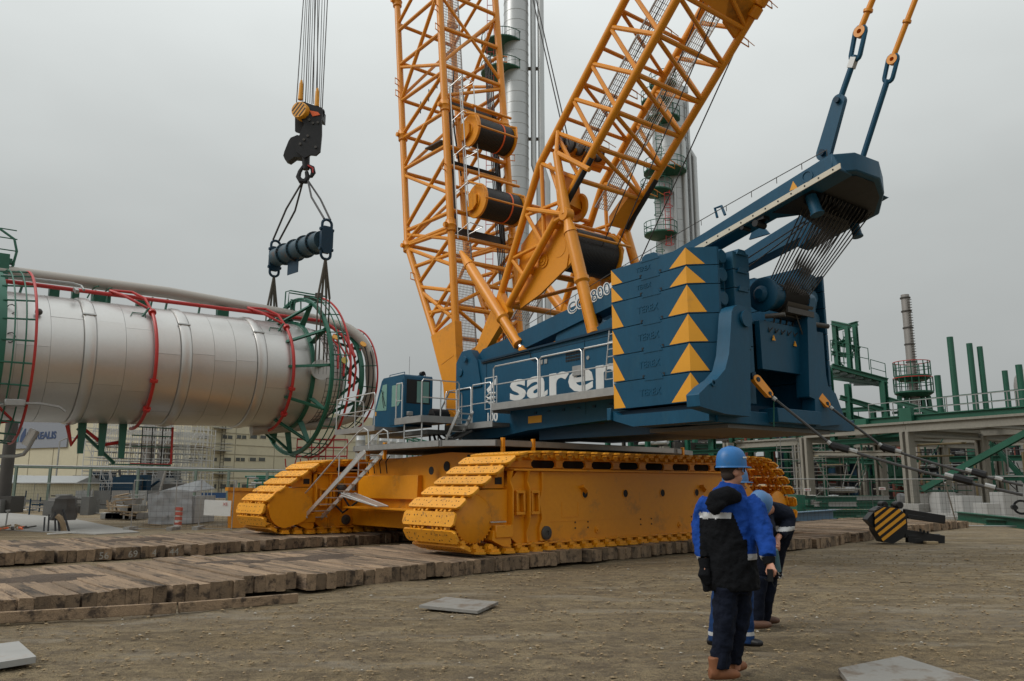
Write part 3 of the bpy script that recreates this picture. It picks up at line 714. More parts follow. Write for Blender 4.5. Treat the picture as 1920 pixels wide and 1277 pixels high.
m = MB(); m.path([cp(2.5, w0+.03, 3.8), cp(2.6, w0+.03, 4.1), cp(2.55, w0+.03, 4.3)], .01, 4); m.bar(cp(2.4, w0+.03, 3.85), cp(2.66, w0+.03, 4.35), .015, .01); part('wiper', m, BLK, cab)
m = MB(); m.box(1.22, 1.32, 2.95, 3.12, 3.5, 3.62, SF); m.box(1.05, 1.32, 3.0, 3.2, 3.3, 3.46, SF); part('storage_box', m, GALV, cab, bevel=.01)
m = MB(); m.box(3.0, 3.1, w0, w0+.01, 3.6, 3.72, SF); part('label', m, MARK, cab)
# cab platform and railings
mb = MB(); mb.box(1.7, 4.35, 3.0, 3.9, 3.08, 3.18, SF); mb.box(-.1, 1.32, 2.2, 3.45, 3.26, 3.34, SF); mb.box(.3, 3.2, 2.2, 3.0, 2.95, 3.06, SF)
cp_ = part('cab_platform', mb, GREYP, crane)
mb = MB(); mb.box(1.7, 4.35, 3.9, 3.92, 3.06, 3.22, SF); mb.box(-.12, 1.34, 3.45, 3.48, 3.22, 3.4, SF); mb.box(-.14, -.12, 2.2, 3.45, 3.22, 3.4, SF); part('platform_edge', mb, GALV, cp_)
rail([SF(1.75, 3.9, 3.2), SF(3.0, 3.9, 3.2), SF(4.3, 3.9, 3.2), SF(4.3, 3.0, 3.2)], .95, cp_)
rail([SF(1.32, 3.45, 3.4), SF(.98, 3.45, 3.4)], .98, cp_, post=3)
rail([SF(-.1, 3.45, 3.4), SF(-.1, 2.25, 3.4)], .98, cp_, post=.6)
mb = MB()
for s_, w_ in ((.9, 3.4), (-.05, 3.4)): mb.tube(SF(s_, w_, 3.3), SF(s_, w_, 2.6), .02, 6)
mb.tube(SF(.9, 3.4, 2.85), SF(-.05, 3.4, 2.85), .015, 6); part('access_ladder', mb, ALU, cp_)
mb = MB()
for k in range(4):
    mb.path([SF(1.2-.2*k, 2.4, 3.0), SF(1.0-.3*k, 2.5, 2.75+.03*k), SF(.6-.3*k, 2.6, 2.68+.03*k), SF(.1-.2*k, 2.4, 2.85), SF(-.1-.2*k, 2.2, 3.0)], .035, 6)
part('cable_loop', mb, RUBB, cp_)
mb = MB(); mb.cyl(SF(.3, 2.4, 3.5), W, .5, .14, 14); mb.box(.1, .5, 2.4, 2.9, 3.34, 3.5, SF); part('hose_reel', mb, BLK, cp_)

# --- counterweights
def onc(x, y): return onW(x, y, 2.43)[2]
JZ = [6.20] + [onW(x, y, 2.43)[2] for x, y in ((1286, 498), (1288, 533), (1291, 587.5), (1295, 642), (1298, 697))] + [3.13]
cwt = {}; _SF0 = SF
for side in (1, -1):
    lab = 'near counterweight stack with yellow triangles' if side > 0 else 'far counterweight stack'
    mb = MB(); mb.box(-8.5, -6.2, side*1.0, side*2.3, 3.0, 3.1, SF)
    st = part('counterweight_stack', mb, BLUD, crane, lab)
    def SF(s, w, z, side=side): return _SF0(s, w+(.25 if side < 0 else 0), z)
    for k in range(6):
        z1, z0 = JZ[k]-.008, JZ[k+1]+.008
        pl = [(-6.40, 2.43), (-8.5, 2.43), (-8.92, 2.0), (-8.92, 1.93), (-8.70, 1.93), (-8.70, 1.52), (-8.92, 1.50), (-8.95, 1.02), (-6.40, 1.02)]
        m = MB(); m.prism([SF(s, w*side, z0) for s, w in pl], V(0, 0, z1-z0))
        sl_ = part('counterweight_slab', m, BLU, st, bevel=.012)
        zt = JZ[k]
        m = MB()                                                              # locating hump on top of the slab
        for (s0_, ww, dd) in ((-7.55, 2.43, W*side*.012),):
            m.prism([SF(s0_+.26, ww*side-.002*side, zt-.05), SF(s0_+.20, ww*side-.002*side, zt+.06), SF(s0_+.12, ww*side-.002*side, zt+.10), SF(s0_-.12, ww*side-.002*side, zt+.10), SF(s0_-.20, ww*side-.002*side, zt+.06), SF(s0_-.26, ww*side-.002*side, zt-.05)], dd)
            if k == 0: m.prism([SF(s0_+.26, 2.4*side, zt-.05), SF(s0_+.12, 2.4*side, zt+.10), SF(s0_-.12, 2.4*side, zt+.10), SF(s0_-.26, 2.4*side, zt-.05)], -W*side*1.2)
        m.prism([SF(-8.965, side*w, z) for w, z in ((1.42, zt-.06), (1.36, zt+.05), (1.16, zt+.05), (1.1, zt-.06))], S*.02 if k else S*1.5)
        part('locating_hump', m, BLU, st)
        if k:
            m = MB()
            for e in (-1, 1): m.prism([SF(-7.55+e*.235, 2.435*side, zt+.07), SF(-7.55+e*.30, 2.435*side, zt+.07), SF(-7.55+e*.30, 2.435*side, zt+.0), ], W*side*.003)
            part('notch', m, DARK, st)
        m = MB(); m.lathe(SF(-8.70, 1.73*side, (z0+z1)/2+.05), -S, [(0, .15), (.12, .15), (.14, .13)], 20); part('lifting_boss', m, BLU, st)
        if side > 0:
            h = z1-z0; hw = .42*h/.35 if h < .45 else .50
            m = MB(); pr = .006
            n1 = W*pr; d2 = (SF(-8.92, 2.0, 0)-SF(-8.5, 2.43, 0)).normalized(); n2 = V(d2.y, -d2.x, 0); n2 = (n2 if n2.dot(W) > 0 else -n2)*pr
            e0 = SF(-8.5, 2.43, z0+.015)+n1; 
            A = SF(-8.5, 2.43, z1)+(n1+n2)/2*1.3; B_ = SF(-8.5, 2.43, z0+.015)+(n1+n2)/2*1.3
            m.add([A, B_, SF(-8.5+hw, 2.43, z0+.015)+n1], [(0, 2, 1)]); m.add([A, B_, SF(-8.5, 2.43, z0+.015)+d2*.36+n2], [(0, 1, 2)])
            m.add([SF(-6.404, 2.43, z1)+n1, SF(-6.404, 2.43, z0+.015)+n1, SF(-6.404-.34, 2.43, z0+.015)+n1], [(0, 1, 2)])
            part('warning_triangle', m, MARK, st, recalc=False)
            text('embossed_name', 'TEREX', lambda a_, b_, h_, z0=z0, h=h: SF(-7.15-a_, 2.43+h_, z0+h*.38+b_), .2 if h > .45 else .14, BLU, st, depth=.009, bold=.002)
SF = _SF0
# tray under the stacks
mb = MB()
for side in (1, -1):
    mb.prism([SF(s, side*2.5, z) for s, z in ((-6.35, 3.12), (-6.35, 2.92), (-7.0, 2.74), (-8.95, 2.74), (-8.95, 2.98), (-6.6, 3.0))], -W*side*1.6)
    mb.box(-6.42, -6.30, side*2.5, side*2.56, 2.9, 3.16, SF)
mb.box(-9.0, -8.2, -2.3, 2.3, 2.72, 2.98, SF)
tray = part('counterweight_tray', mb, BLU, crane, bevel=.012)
mb = MB(); mb.box(-8.9, -6.9, -1.6, 1.9, 2.64, 2.715, SF); part('underside_plate', mb, GREYP, tray)
# rear frame: flared arms, cross plate and hoist drum
mb = MB(); sr = -8.98
arm = [(.48, 2.76), (2.3, 2.72), (2.62, 2.86), (2.62, 3.15), (2.35, 3.4), (2.2, 3.46), (1.85, 3.75), (1.66, 4.2), (1.55, 4.7), (1.5, 5.1), (1.35, 5.25), (1.0, 5.28), (.85, 5.1), (.78, 3.0)]
arm = [(.70, 2.76), (2.5, 2.72), (2.62, 2.9), (2.62, 3.12), (2.3, 3.42), (2.1, 3.5), (1.88, 3.8), (1.74, 4.3), (1.66, 4.8), (1.62, 5.15), (1.5, 5.27), (1.2, 5.25), (1.05, 5.0), (.92, 3.6)]
mb.prism([SF(*onS(x, y, sr-.3)) for x, y in ((1376, 575), (1384, 571), (1397, 576), (1403, 590), (1406, 650), (1408, 781), (1360, 776), (1313, 762), (1311, 738), (1327, 722), (1345, 710), (1360, 692), (1367, 663), (1370, 619), (1372, 585))], S*.30)
arm2 = [(-1.35, 2.76), (-2.6, 2.72), (-2.85, 2.95), (-2.55, 3.3), (-2.25, 3.9), (-2.0, 4.6), (-1.9, 5.3), (-1.7, 5.5), (-1.5, 5.4), (-1.4, 4.0)]
mb.prism([SF(*onS(x, y, sr-.18)) for x, y in ((1514, 600), (1519, 560), (1528, 559), (1531, 619), (1538, 663), (1547, 693), (1553, 724), (1567, 738), (1588, 795), (1530, 800), (1528, 748), (1518, 744))], S*.30)
rf = part('rear_frame', mb, BLU, crane, 'blue rear frame that carries the hoist drum', bevel=.015)
mb = MB(); mb.prism([SF(sr+.02, w, z) for w, z in ((.80, 4.86), (-1.5, 4.86), (-1.5, 3.86), (.78, 3.86))], S*.12); mb.box(sr+.14, sr+1.2, -1.5, .85, 4.80, 4.86, SF)
mb.box(sr+1.1, sr+1.2, -1.5, .85, 2.76, 4.8, SF); mb.box(sr-.25, sr+.2, -.75, .75, 2.78, 3.06, SF)
part('cross_plate', mb, BLU, rf, bevel=.01)
mb = MB(); mb.lathe(SF(*onS(1397, 598, sr-.31)), -S, [(0, .16), (.05, .16)], 20); mb.lathe(SF(*onS(1337, 718, sr-.31)), -S, [(0, .06), (.02, .06), (.02, .035), (0, .035)], 16)
part('frame_boss', mb, BLU, rf)
for (x, y) in ((1450, 634), (1490, 645)):
    a = onS(x, y, sr); m = MB(); m.prism([SF(sr-.0, a[1]-.05, a[2]-.05), SF(sr, a[1]+.05, a[2]-.05), SF(sr, a[1], a[2]+.06)], -S*.02); part('warning_label', m, MARK, rf)
da = onS(1437, 553, -8.75); dw0 = .32; dz = 5.46; ds = -8.85
mb = MB(); mb.lathe(SF(ds, .50, dz), -W, [(0, .30), (.02, .36), (.10, .36), (.10, .27), (.45, .27), (.45, .27)], 28); mb.lathe(SF(ds, .56, dz), -W, [(-.06, .10), (.0, .17), (.08, .17)], 20)
mb.lathe(SF(ds, -.80, dz), -W, [(0, .26), (.30, .26)], 28)
hd = part('hoist_drum', mb, BLU, rf)
mb = MB()
for k in range(13):
    mb.lathe(SF(ds, .06-k*.066, dz), -W, [(0, .30), (.02, .22), (.044, .22), (.062, .30)], 24)
part('sheave', mb, DGREY, hd)
mb = MB()
for k in range(12): 
    g0 = PI*1.02+k*.09; g1 = PI*1.02+(k+1)*.09
    mb.add([SF(ds-.38*math.sin(g0-PI)*1-.0, ww, dz+.38*math.cos(g0)) for ww in (.1, -.82)] + [SF(ds-.38*math.sin(g1-PI), ww, dz+.38*math.cos(g1)) for ww in (-.82, .1)], [(0, 1, 2, 3)])
mb.bar(SF(ds+.0, .1, 5.06), SF(ds, -.85, 5.06), .3, .03); mb.bar(SF(ds-.3, .1, 5.14), SF(ds-.3, -.85, 5.14), .05, .12); part('drum_guard', mb, DGREY, hd)
mb = MB(); mb.tube(SF(sr-.0, .62, 4.95), SF(sr-.35, .45, 4.95), .05, 10); mb.tube(SF(sr, -.75, 4.98), SF(sr-.2, -1.35, 4.95), .055, 10); mb.tube(SF(sr-.05, -.4, 5.1), SF(sr-.05, -.6, 4.7), .015, 6); mb.tube(SF(sr-.05, -.6, 4.7), SF(sr-.05, -.8, 4.98), .015, 6); part('hydraulic_motor', mb, [DGREY], hd)
# yellow links with rear pendants running down to the right
def capsule_link(p, q, r, th, side, mb, mi=0):
    p = Vector(p); q = Vector(q); d = (q-p).normalized(); u = d.cross(side).normalized(); pts = []
    for i in range(9): g = PI/2+PI*i/8; pts.append(p + d*(r*math.cos(g)) + u*(r*math.sin(g)))
    for i in range(9): g = -PI/2+PI*i/8; pts.append(q + d*(r*.85*math.cos(g)) + u*(r*.85*math.sin(g)))
    mb.prism([x-side*th/2 for x in pts], side*th, mi)
for (x0, y0, x1, y1, x2, y2, x3, y3, s_) in ((1418, 712, 1440, 738, 1560, 835, 1918, 928, sr-.15), (1528, 735, 1548, 757, 1655, 838, 1918, 910, sr-.1)):
    a = SF(*onS(x0, y0, s_)); b = SF(*onS(x1, y1, s_-.1)); e = V(math.sin(math.radians(95)), math.cos(math.radians(95)), 0)
    m = MB(); capsule_link(a, b, .10, .09, S, m); pen = part('pendant_link', m, YELT, rf)
    m = MB(); m.lathe(a-S*.06, S, [(0, .05), (.12, .05)], 12); m.lathe(b-S*.06, S, [(0, .04), (.12, .04)], 12); m.prism([a+V(0, 0, .0), a+V(.0, 0, .16), a+W*.12+V(0, 0, .12), a+W*.1], S*.08); part('pin', m, BLUD, pen)
    dist = 13.0
    c = atY(x2, y2, b.y-.4); d_ = atY(x3, y3, b.y-2.0)
    m = MB(); m.tube(b, c, .026, 6); m.path([c+(d_-c)*k/8 - V(0, 0, .05*math.sin(PI*k/8)) for k in range(9)], .026, 6); part('pendant_rope', m, ROPE, pen)
    m = MB()
    for (p, q, f) in ((b, c, .08), (b, c, .93), (c, d_, .1), (c, d_, .62), (c, d_, .82)):
        x = p.lerp(q, f); y = p.lerp(q, f+.05); m.tube(x, y, .045, 8, mi=0)
    for (p, q, f) in ((b, c, .99), (c, d_, .02), (c, d_, .68)):
        x = p.lerp(q, f-.015); y = p.lerp(q, f+.08); m.tube(x, y, .075, 8, mi=1)
    part('rope_socket', m, [GALV, BLK], pen)

# ------------------------------------------------------------------ main boom
def member(p, q, r, parent, nm='brace', m_=None, n=8):
    d = (Vector(q)-Vector(p)).normalized(); mb = MB(); mb.tube(p, q, r, n); return part(nm, mb, m_ or YELT, parent)
BW = 1.25
def rear_s(z): return 1.42 + .113*(z-4.24)
def front_s(z):
    if z >= 9.8: return 4.86 + .128*(z-9.8)
    return 4.86 - (9.8-z)*(4.86-2.5)/(9.8-5.6)
mb = MB()
for e in (1, -1):
    pts = [(front_s(6.25)+.08, 6.25), (rear_s(6.4)-.12, 6.55), (rear_s(4.2)-.14, 4.1), (1.2, 3.25), (1.55, 3.05), (1.95, 3.5), (2.15, 4.6)]
    mb.prism([SF(s, e*(BW+.13), z) for s, z in pts], -W*e*.26)
boom = part('main_boom', mb, YEL, crane, 'nearly upright yellow lattice main boom', bevel=.012)
mb = MB(); mb.lathe(SF(1.5, BW+.2, 3.42), W, [(0, .3), (.06, .3), (.06, .12), (.16, .12)], 24); part('foot_pin', mb, YEL, boom)
mb = MB(); mb.bar(SF(rear_s(5.45)+.01, BW+.134, 5.45), SF(front_s(5.45)-.15, BW+.134, 5.25), .01, .02); part('weld_seam', mb, YELT, boom)
ZT = 46
for e in (1, -1):
    mb = MB(); mb.path([SF(rear_s(z), e*BW, z) for z in (4.1, 8, 14.2, 20, 30, ZT)], .125, 12); part('chord', mb, YELT, boom)
    mb = MB(); mb.path([SF(front_s(z), e*BW, z) for z in (6.1, 9.8)] + [SF(front_s(z), e*BW, z) for z in (14, 20, 30, ZT)], .12, 12); part('chord', mb, YELT, boom)
F_ = lambda z, e: SF(front_s(z), e*BW, z)
R_ = lambda z, e: SF(rear_s(z), e*BW, z)
for e in (1, -1):
    up = [(15.45, 'h'), (13.9, 'h'), (12.5, 'h'), (10.3, 'h'), (9.2, 'h')]
    for z in (9.85, 10.35, 12.75, 14.0, 15.55, 17.1, 18.6): member(F_(z, e), R_(z-.12, e), .072, boom)
    diag = [(15.55, 18.75), (14.15, 15.35), (12.85, 14.75), (10.5, 12.25), (9.95, 10.9)]
    for zf, zr in diag: member(F_(zf, e), R_(zr, e), .07, boom)
    for zf, zr in ((17.0, 15.7), (12.5, 10.9), (10.2, 9.3)): member(F_(zf, e), R_(zr, e), .062, boom)
    for zf, zr in ((9.8, 9.6), (9.65, 8.4), (8.25, 9.4), (8.9, 8.8), (8.1, 7.55), (7.9, 6.6), (6.9, 7.9), (7.1, 7.0), (6.4, 6.9)): member(F_(zf, e), R_(zr, e), .068, boom)
    z = 18.9
    while z < ZT-3:
        member(F_(z+1.5, e), R_(z+1.4, e), .065, boom); member(F_(z, e), R_(z+1.5, e), .065, boom); member(F_(z+3.0, e), R_(z+1.5, e), .065, boom); z += 3.0
for z in (17.2, 20.2): member(R_(z, 1), R_(z+.1, -1), .075, boom)
for z in (5.2, 7.0, 7.9, 8.6, 9.4, 10.3, 11.9, 12.6, 14.15, 14.45, 15.7, 18.7): member(R_(z, 1), R_(z+.02, -1), .075, boom)
for z in (6.3, 7.6, 9.8, 12.6, 14.1, 15.6, 17.2, 18.9): member(F_(z, 1), F_(z, -1), .07, boom)
for za, zb in ((5.3, 6.9), (7.1, 8.5), (15.8, 18.6), (14.5, 15.6)): member(R_(za, 1), R_(zb, -1), .06, boom); 
for za, zb in ((7.0, 5.4), (18.6, 15.9)): member(R_(za, 1), R_(zb, -1), .06, boom)
for za, zb in ((6.4, 9.7), (9.9, 12.5), (12.7, 15.5), (15.7, 18.8)): member(F_(za, 1), F_(zb, -1), .06, boom)
z = 18.8
while z < ZT-3: member(R_(z, 1), R_(z+3, -1), .06, boom); member(R_(z+3, 1), R_(z+3, -1), .06, boom); z += 3
# section joints
for e in (1, -1):
    for fn in (F_, R_):
        for zz in (14.1, 19.9, 9.75):
            mb = MB(); c = fn(zz, e); d = (fn(zz+1, e)-c).normalized(); mb.lathe(c-d*.22, d, [(0, .13), (.03, .17), (.18, .17), (.22, .20), (.26, .17), (.42, .17), (.45, .13)], 14); mb.lathe(c+W*e*.12-S*0, W*e, [(0, .08), (.14, .08)], 10); part('chord_joint', mb, YELT, boom)
# rope drums in the boom
def drum(parent, c, ax, hl, r, rf_, body=DRUM, strap=True, cheek=None):
    """c centre; ax axis; hl half length"""
    mb = MB()
    for e in (1, -1): mb.lathe(c+ax*e*hl, ax*e, [(-.02, rf_), (.03, rf_+.015), (.06, rf_), (.06, r*.5), (.10, r*.45)], 32)
    o = part('rope_drum', mb, YEL, parent)
    m = MB(); k = int(2*hl/.05); pr = []
    for i in range(k): a = -hl+.03+(2*hl-.06)*i/k; b = (2*hl-.06)/k; pr += [(a, r-.012), (a+b*.5, r), (a+b*.99, r-.012)]
    m.lathe(c, ax, pr, 32); part('rope_layers', m, body, o)
    if strap:
        m = MB(); m.lathe(c+ax*(-hl*.45), ax, [(0, r+.002), (0, r+.012), (.05, r+.012), (.05, r+.002)], 32); part('strap', m, ORNG, o)
    return o
for (s, z) in ((1.75, 13.15), (1.30, 10.55)):
    c = SF(s+.14, -.12, z); o = drum(boom, c, W, .74, .50, .56)
    mb = MB()
    for e in (1, -1):
        mb.prism([SF(s+a, e*.86-.12, z+b) for a, b in ((.5, .3), (.2, .32), (.0, .15), (.0, -.15), (.2, -.3), (.5, -.3))], W*e*.05)
    part('drum_bearing_plate', mb, YEL, o, bevel=.01)
    mb = MB(); mb.path([SF(s+.3, .86, z+.65), SF(s-.45, .84, z+.3), SF(s-.55, .8, z-.12), SF(s-.55, -.8, z-.12), SF(s-.45, -.84, z+.3), SF(s+.3, -.86, z+.65)], .035, 6); part('rope_guard', mb, YELT, o)
    mb = MB(); mb.tube(SF(s-.2, .8, z+.72), SF(s-.2, -.8, z+.72), .045, 8); part('roller', mb, YELT, o)
# dark lining frames round the drum bays, handrail ladders and catwalk
for zc in (13.3, 10.9):
    mb = MB(); sr0 = rear_s(zc)+.22
    for (wa, wb, za, zb) in ((1.08, .86, -1.3, 1.35), (-.92, -1.1, -1.3, 1.3), (.85, -.91, 1.1, 1.35), (.85, -.91, -1.3, -1.05)):
        mb.prism([SF(rear_s(zc+za)+.22, wa, zc+za), SF(rear_s(zc+za)+.22, wb, zc+za), SF(rear_s(zc+zb)+.22, wb, zc+zb), SF(rear_s(zc+zb)+.22, wa, zc+zb)], S*.04)
    part('lining_plate', mb, DGREY, boom)
for w_ in (1.12, .72):
    mb = MB(); mb.path([SF(rear_s(z)-.18, w_, z) for z in (9.3, 12, 14.8)], .022, 6); part('ladder_rail', mb, ALU, boom)
for w_ in (.95, .45):
    mb = MB(); mb.path([SF(rear_s(z)-.62, w_, z) for z in (10.3, 12, 14.9)], .018, 6); part('ladder_rail', mb, ALU, boom)
for z in (9.5, 10.9, 12.2, 13.5, 14.8):
    mb = MB(); mb.path([SF(rear_s(z)-.18, 1.12, z), SF(rear_s(z)-.62, .95, z+.25), SF(rear_s(z)-.62, .45, z+.2), SF(rear_s(z)-.18, .72, z)], .018, 6); part('ladder_hoop', mb, ALU, boom)
def catwalk(parent, f, u0, u1, hw, n, cross, th=.008, m_=GALV, rails=.03):
    """grating strip: f(u, v) with u along, v across"""
    mb = MB()
    for i in range(n): v = -hw+2*hw*i/(n-1); mb.path([f(u0, v), f((u0+u1)/2, v), f(u1, v)], th, 4, cap=False)
    k = int(abs(u1-u0)/cross)
    for i in range(k+1): u = u0+(u1-u0)*i/k; mb.tube(f(u, -hw), f(u, hw), th*.8, 3, cap=False)
    for v in (-hw, hw): mb.bar(f(u0, v), f(u1, v), rails, rails*1.6)
    o = part('catwalk_grating', mb, m_, parent, stuff=True, smooth=False, recalc=False); return o
catwalk(boom, lambda z, v: SF(rear_s(z)+1.0, .18+v, z), 14.9, 30, .42, 15, .12, .012)
catwalk(boom, lambda z, v: SF(rear_s(z)+.9, .25+v, z), 4.6, 10.0, .36, 14, .09, .010)
# clutter of small brackets on the boom
mb = MB()
for e, fn, z in ((1, F_, 16.4), (1, F_, 15.9), (1, R_, 18.0), (1, R_, 17.2), (-1, R_, 17.0), (-1, R_, 13.0), (-1, R_, 12.0), (1, R_, 9.8), (1, F_, 8.6), (1, R_, 11.9)):
    c = fn(z, e); mb.path([c, c+W*.28*e-S*.1, c+W*.28*e-S*.1-V(0, 0, .22), c-V(0, 0, .22)], .02, 5)
part('cable_bracket', mb, YELT, boom)
mb = MB()
for k in range(5): mb.path([SF(rear_s(z)+.15+.05*k, -.95+.03*k, z+.1*math.sin(z*2+k)) for z in (3.8, 6, 8, 10, 12, 14, 17)], .022, 5)
mb.path([SF(rear_s(z)+.3, .62+.12*math.sin(z), z) for z in (11.8, 12.5, 13.4, 14.2, 15, 16)], .03, 5)
part('hose_bundle', mb, BLK, boom)
mb = MB()
for k in range(3): c = F_(14.15+.05*k, 1).lerp(R_(14.9+.1*k, 1), .45+.2*k); mb.tube(c, c+V(0, 0, .45), .02, 5)
mb.bar(F_(13.2, 1).lerp(R_(12.7, 1), .6), F_(13.2, 1).lerp(R_(12.7, 1), .95)+V(0, 0, .1), .3, .04)
part('step_bracket', mb, DGREY, boom)
# hydraulic struts
def strut(parent, p, q, r0, r1, f=.68, rod=.1):
    p = Vector(p); q = Vector(q); d = (q-p).normalized(); mb = MB()
    a = p.lerp(q, .16); b = p.lerp(q, f); c = p.lerp(q, 1-rod)
    mb.path([p, a], .06, 10, rs=[.06, r0*1.15]); mb.tube(a, b, r0, 14); mb.lathe(b-d*.08, d, [(0, r0+.03), (.1, r0+.03), (.16, r1)], 16); mb.tube(b, c, r1, 14); mb.lathe(c-d*.02, d, [(0, r1+.03), (.1, r1+.03)], 14)
    o = part('backstop_strut', mb, YELT, parent, bevel=0)
    m = MB(); m.tube(c, q-d*.15, r1*.55, 12); part('piston_rod', m, CHRM, o)
    m = MB(); m.lathe(q-W*.11, W, [(0, .15), (.22, .15)], 18); m.tube(q-d*.24, q, .11, 8); part('clevis', m, YELT, o)
    m = MB(); sd_ = d.cross(W).normalized(); m.path([a+sd_*(r0+.04), p.lerp(q, .5)+sd_*(r0+.04), b+sd_*(r0+.04), c+sd_*(r1+.07)], .018, 5); part('oil_pipe', m, YELT, o)
    return o
strut(boom, SF(*onW(864, 472, 1.42)), SF(*onW(985, 664, 1.42)), .155, .135)
strut(boom, SF(*onW(864, 472, 1.42))-W*2.8, SF(*onW(985, 664, 1.42))-W*2.84, .155, .135)

# ------------------------------------------------------------------ derrick mast, leaning back
MW = 1.2
P0 = (0.41, 5.34)
def B_s(u): return (0.38 - u*.7305, 5.28 + u*.683)      # lower (rear) chord, u metres from the foot
def A_s(u):
    """upper chord: splays from the foot to 1.7 m off"""
    k = min(1, max(0, u-0.3)/5.2); off = 1.75*k; b = B_s(u)
    return (b[0]+.683*off, b[1]+.7305*off)
LM = 34
mb = MB()
for e in (1, -1):
    mb.prism([SF(*(lambda p: (p[0], e*(MW+.12), p[1]))(p)) for p in (B_s(2.2), B_s(0), (P0[0]+.05, P0[1]-.22), (P0[0]-.1, P0[1]-.2), (B_s(2.0)[0]-.1, B_s(2.0)[1]-.14))][:0] or [SF(.62, e*(MW+.12), 5.30), SF(.42, e*(MW+.12), 5.12), SF(.18, e*(MW+.12), 5.22), SF(-1.15, e*(MW+.12), 6.35), SF(-.75, e*(MW+.12), 7.0), SF(-.1, e*(MW+.12), 6.3)], -W*e*.2)
mast = part('derrick_mast', mb, YEL, crane, 'yellow lattice derrick mast leaning back over the superstructure', bevel=.01)
mb = MB(); mb.lathe(SF(.38, MW+.12, 5.3), W, [(0, .09), (.06, .09)], 16); part('foot_pin', mb, GALV, mast)
A = lambda u, e: SF(A_s(u)[0], e*MW, A_s(u)[1]); B = lambda u, e: SF(B_s(u)[0], e*MW, B_s(u)[1])
for e in (1, -1):
    mb = MB(); mb.path([B(u, e) for u in (1.4, 6, 12, LM)], .105, 12); part('chord', mb, YELT, mast)
    mb = MB(); mb.path([A(u, e) for u in (1.5, 5.5, 7, 12, LM)], .105, 12); part('chord', mb, YELT, mast)
# panels
US = [6.0, 6.95, 7.95, 8.95, 9.95, 10.95, 12.1, 13.3, 14.5]
u = 15.7
while u < LM: US.append(u); u += 1.2
for i, u in enumerate(US):
    for e in (1, -1):
        member(A(u-.45, e), B(u, e), .062, mast)
        if i < len(US)-1: member(A(US[i+1]-.48, e), B(u+.08, e), .058, mast)
    member(B(u, 1), B(u, -1), .066, mast); member(A(u, 1), A(u, -1), .055, mast)
    if i < len(US)-1: member(B(US[i+1]-.05, 1), B(u+.05, -1), .058, mast); 
    if i < len(US)-1 and i % 2: member(A(US[i+1], 1), A(u, -1), .05, mast)
for ua, ub in ((4.2, 4.0), (2.9, 2.9)):
    for e in (1, -1): member(A(ua, e), B(ub, e), .06, mast)
for e in (1, -1):
    member(A(5.6, e), B(4.1, e), .06, mast); member(A(4.1, e), B(5.4, e), .055, mast); member(A(2.9, e), B(4.0, e), .055, mast)
for u in (1.9, 3.1, 4.6): member(B(u, 1), B(u, -1), .09, mast)
for ua, ub in ((1.9, 3.1), (3.1, 4.6)): member(B(ua, 1), B(ub, -1), .06, mast)
member(A(4.4, 1), A(4.4, -1), .07, mast); member(A(3.0, 1), A(3.0, -1), .06, mast); member(A(3.0, 1), A(4.4, -1), .05, mast)
for e in (1, -1):
    for u in (11.4, 11.7):
        mb = MB(); c = B(u, e); d = (B(u+1, e)-c).normalized(); mb.lathe(c-d*.15, d, [(0, .12), (.03, .17), (.27, .17), (.3, .12)], 12); part('chord_joint', mb, YELT, mast)
# deflection plate across the mast
mb = MB(); mb.prism([B(11.6, 1)-W*.1, B(11.6, -1)+W*.1, B(10.9, -1)+W*.1, B(11.1, 1)-W*.1, ], V(0, 0, .1)); 
mb.prism([B(11.55, -.1), B(11.55, -1)+W*.1, B(10.7, -1)+W*.1, B(10.9, -.4)], S*.08)
part('cross_box', mb, YEL, mast, bevel=.01)
mb = MB(); c = SF(*onW(1085, 330, .7)); 
mb.prism([c, c+W*.55, c+W*.55-V(0, 0, .9)-S*.1, c-V(0, 0, 1.0)-S*.1], S*.35); mb.prism([A(6.2, 1)-W*.3, A(6.2, -1)+W*.3, A(5.8, -1)+W*.3, A(5.8, 1)-W*.3], V(0, 0, .08)); part('sheave_box', mb, YEL, mast, bevel=.01)
mb = MB()
for k in range(5): mb.lathe(A(6.3, .75-.3*k), W, [(0, .22), (.03, .16), (.05, .16), (.08, .22)], 16)
part('sheave', mb, DGREY, mast)
# catwalk gratings with ropes along the mast
def mfn(off, w_): return lambda u, v: SF(B_s(u)[0]+.683*off, w_+v, B_s(u)[1]+.7305*off)
catwalk(mast, mfn(1.2, .52), 6.5, LM, .24, 8, .14, .010); catwalk(mast, mfn(.55, -.55), 5.2, LM, .24, 8, .14, .010)
catwalk(mast, mfn(.4, .2), 1.2, 4.2, .30, 9, .12, .009)
# rigging sheaves and tubes near the drum
mb = MB(); p = B(4.85, 0); ax = W
mb.lathe(B(5.25, .55), ax, [(0, .36), (.04, .40), (.08, .36), (.08, .2), (0, .2)], 28); part('sheave', mb, YEL, mast)
# black padded sleeves on the lower chords
for e, u0, u1 in ((1, 5.0, 6.6), (-1, 5.0, 6.6)):
    d = (B(u1, e)-B(u0, e)).normalized(); mb = MB(); mb.tube(B(u0, e)-S*.10, B(u1, e)-S*.10, .085, 8); part('black_sleeve', mb, RUBB, mast)
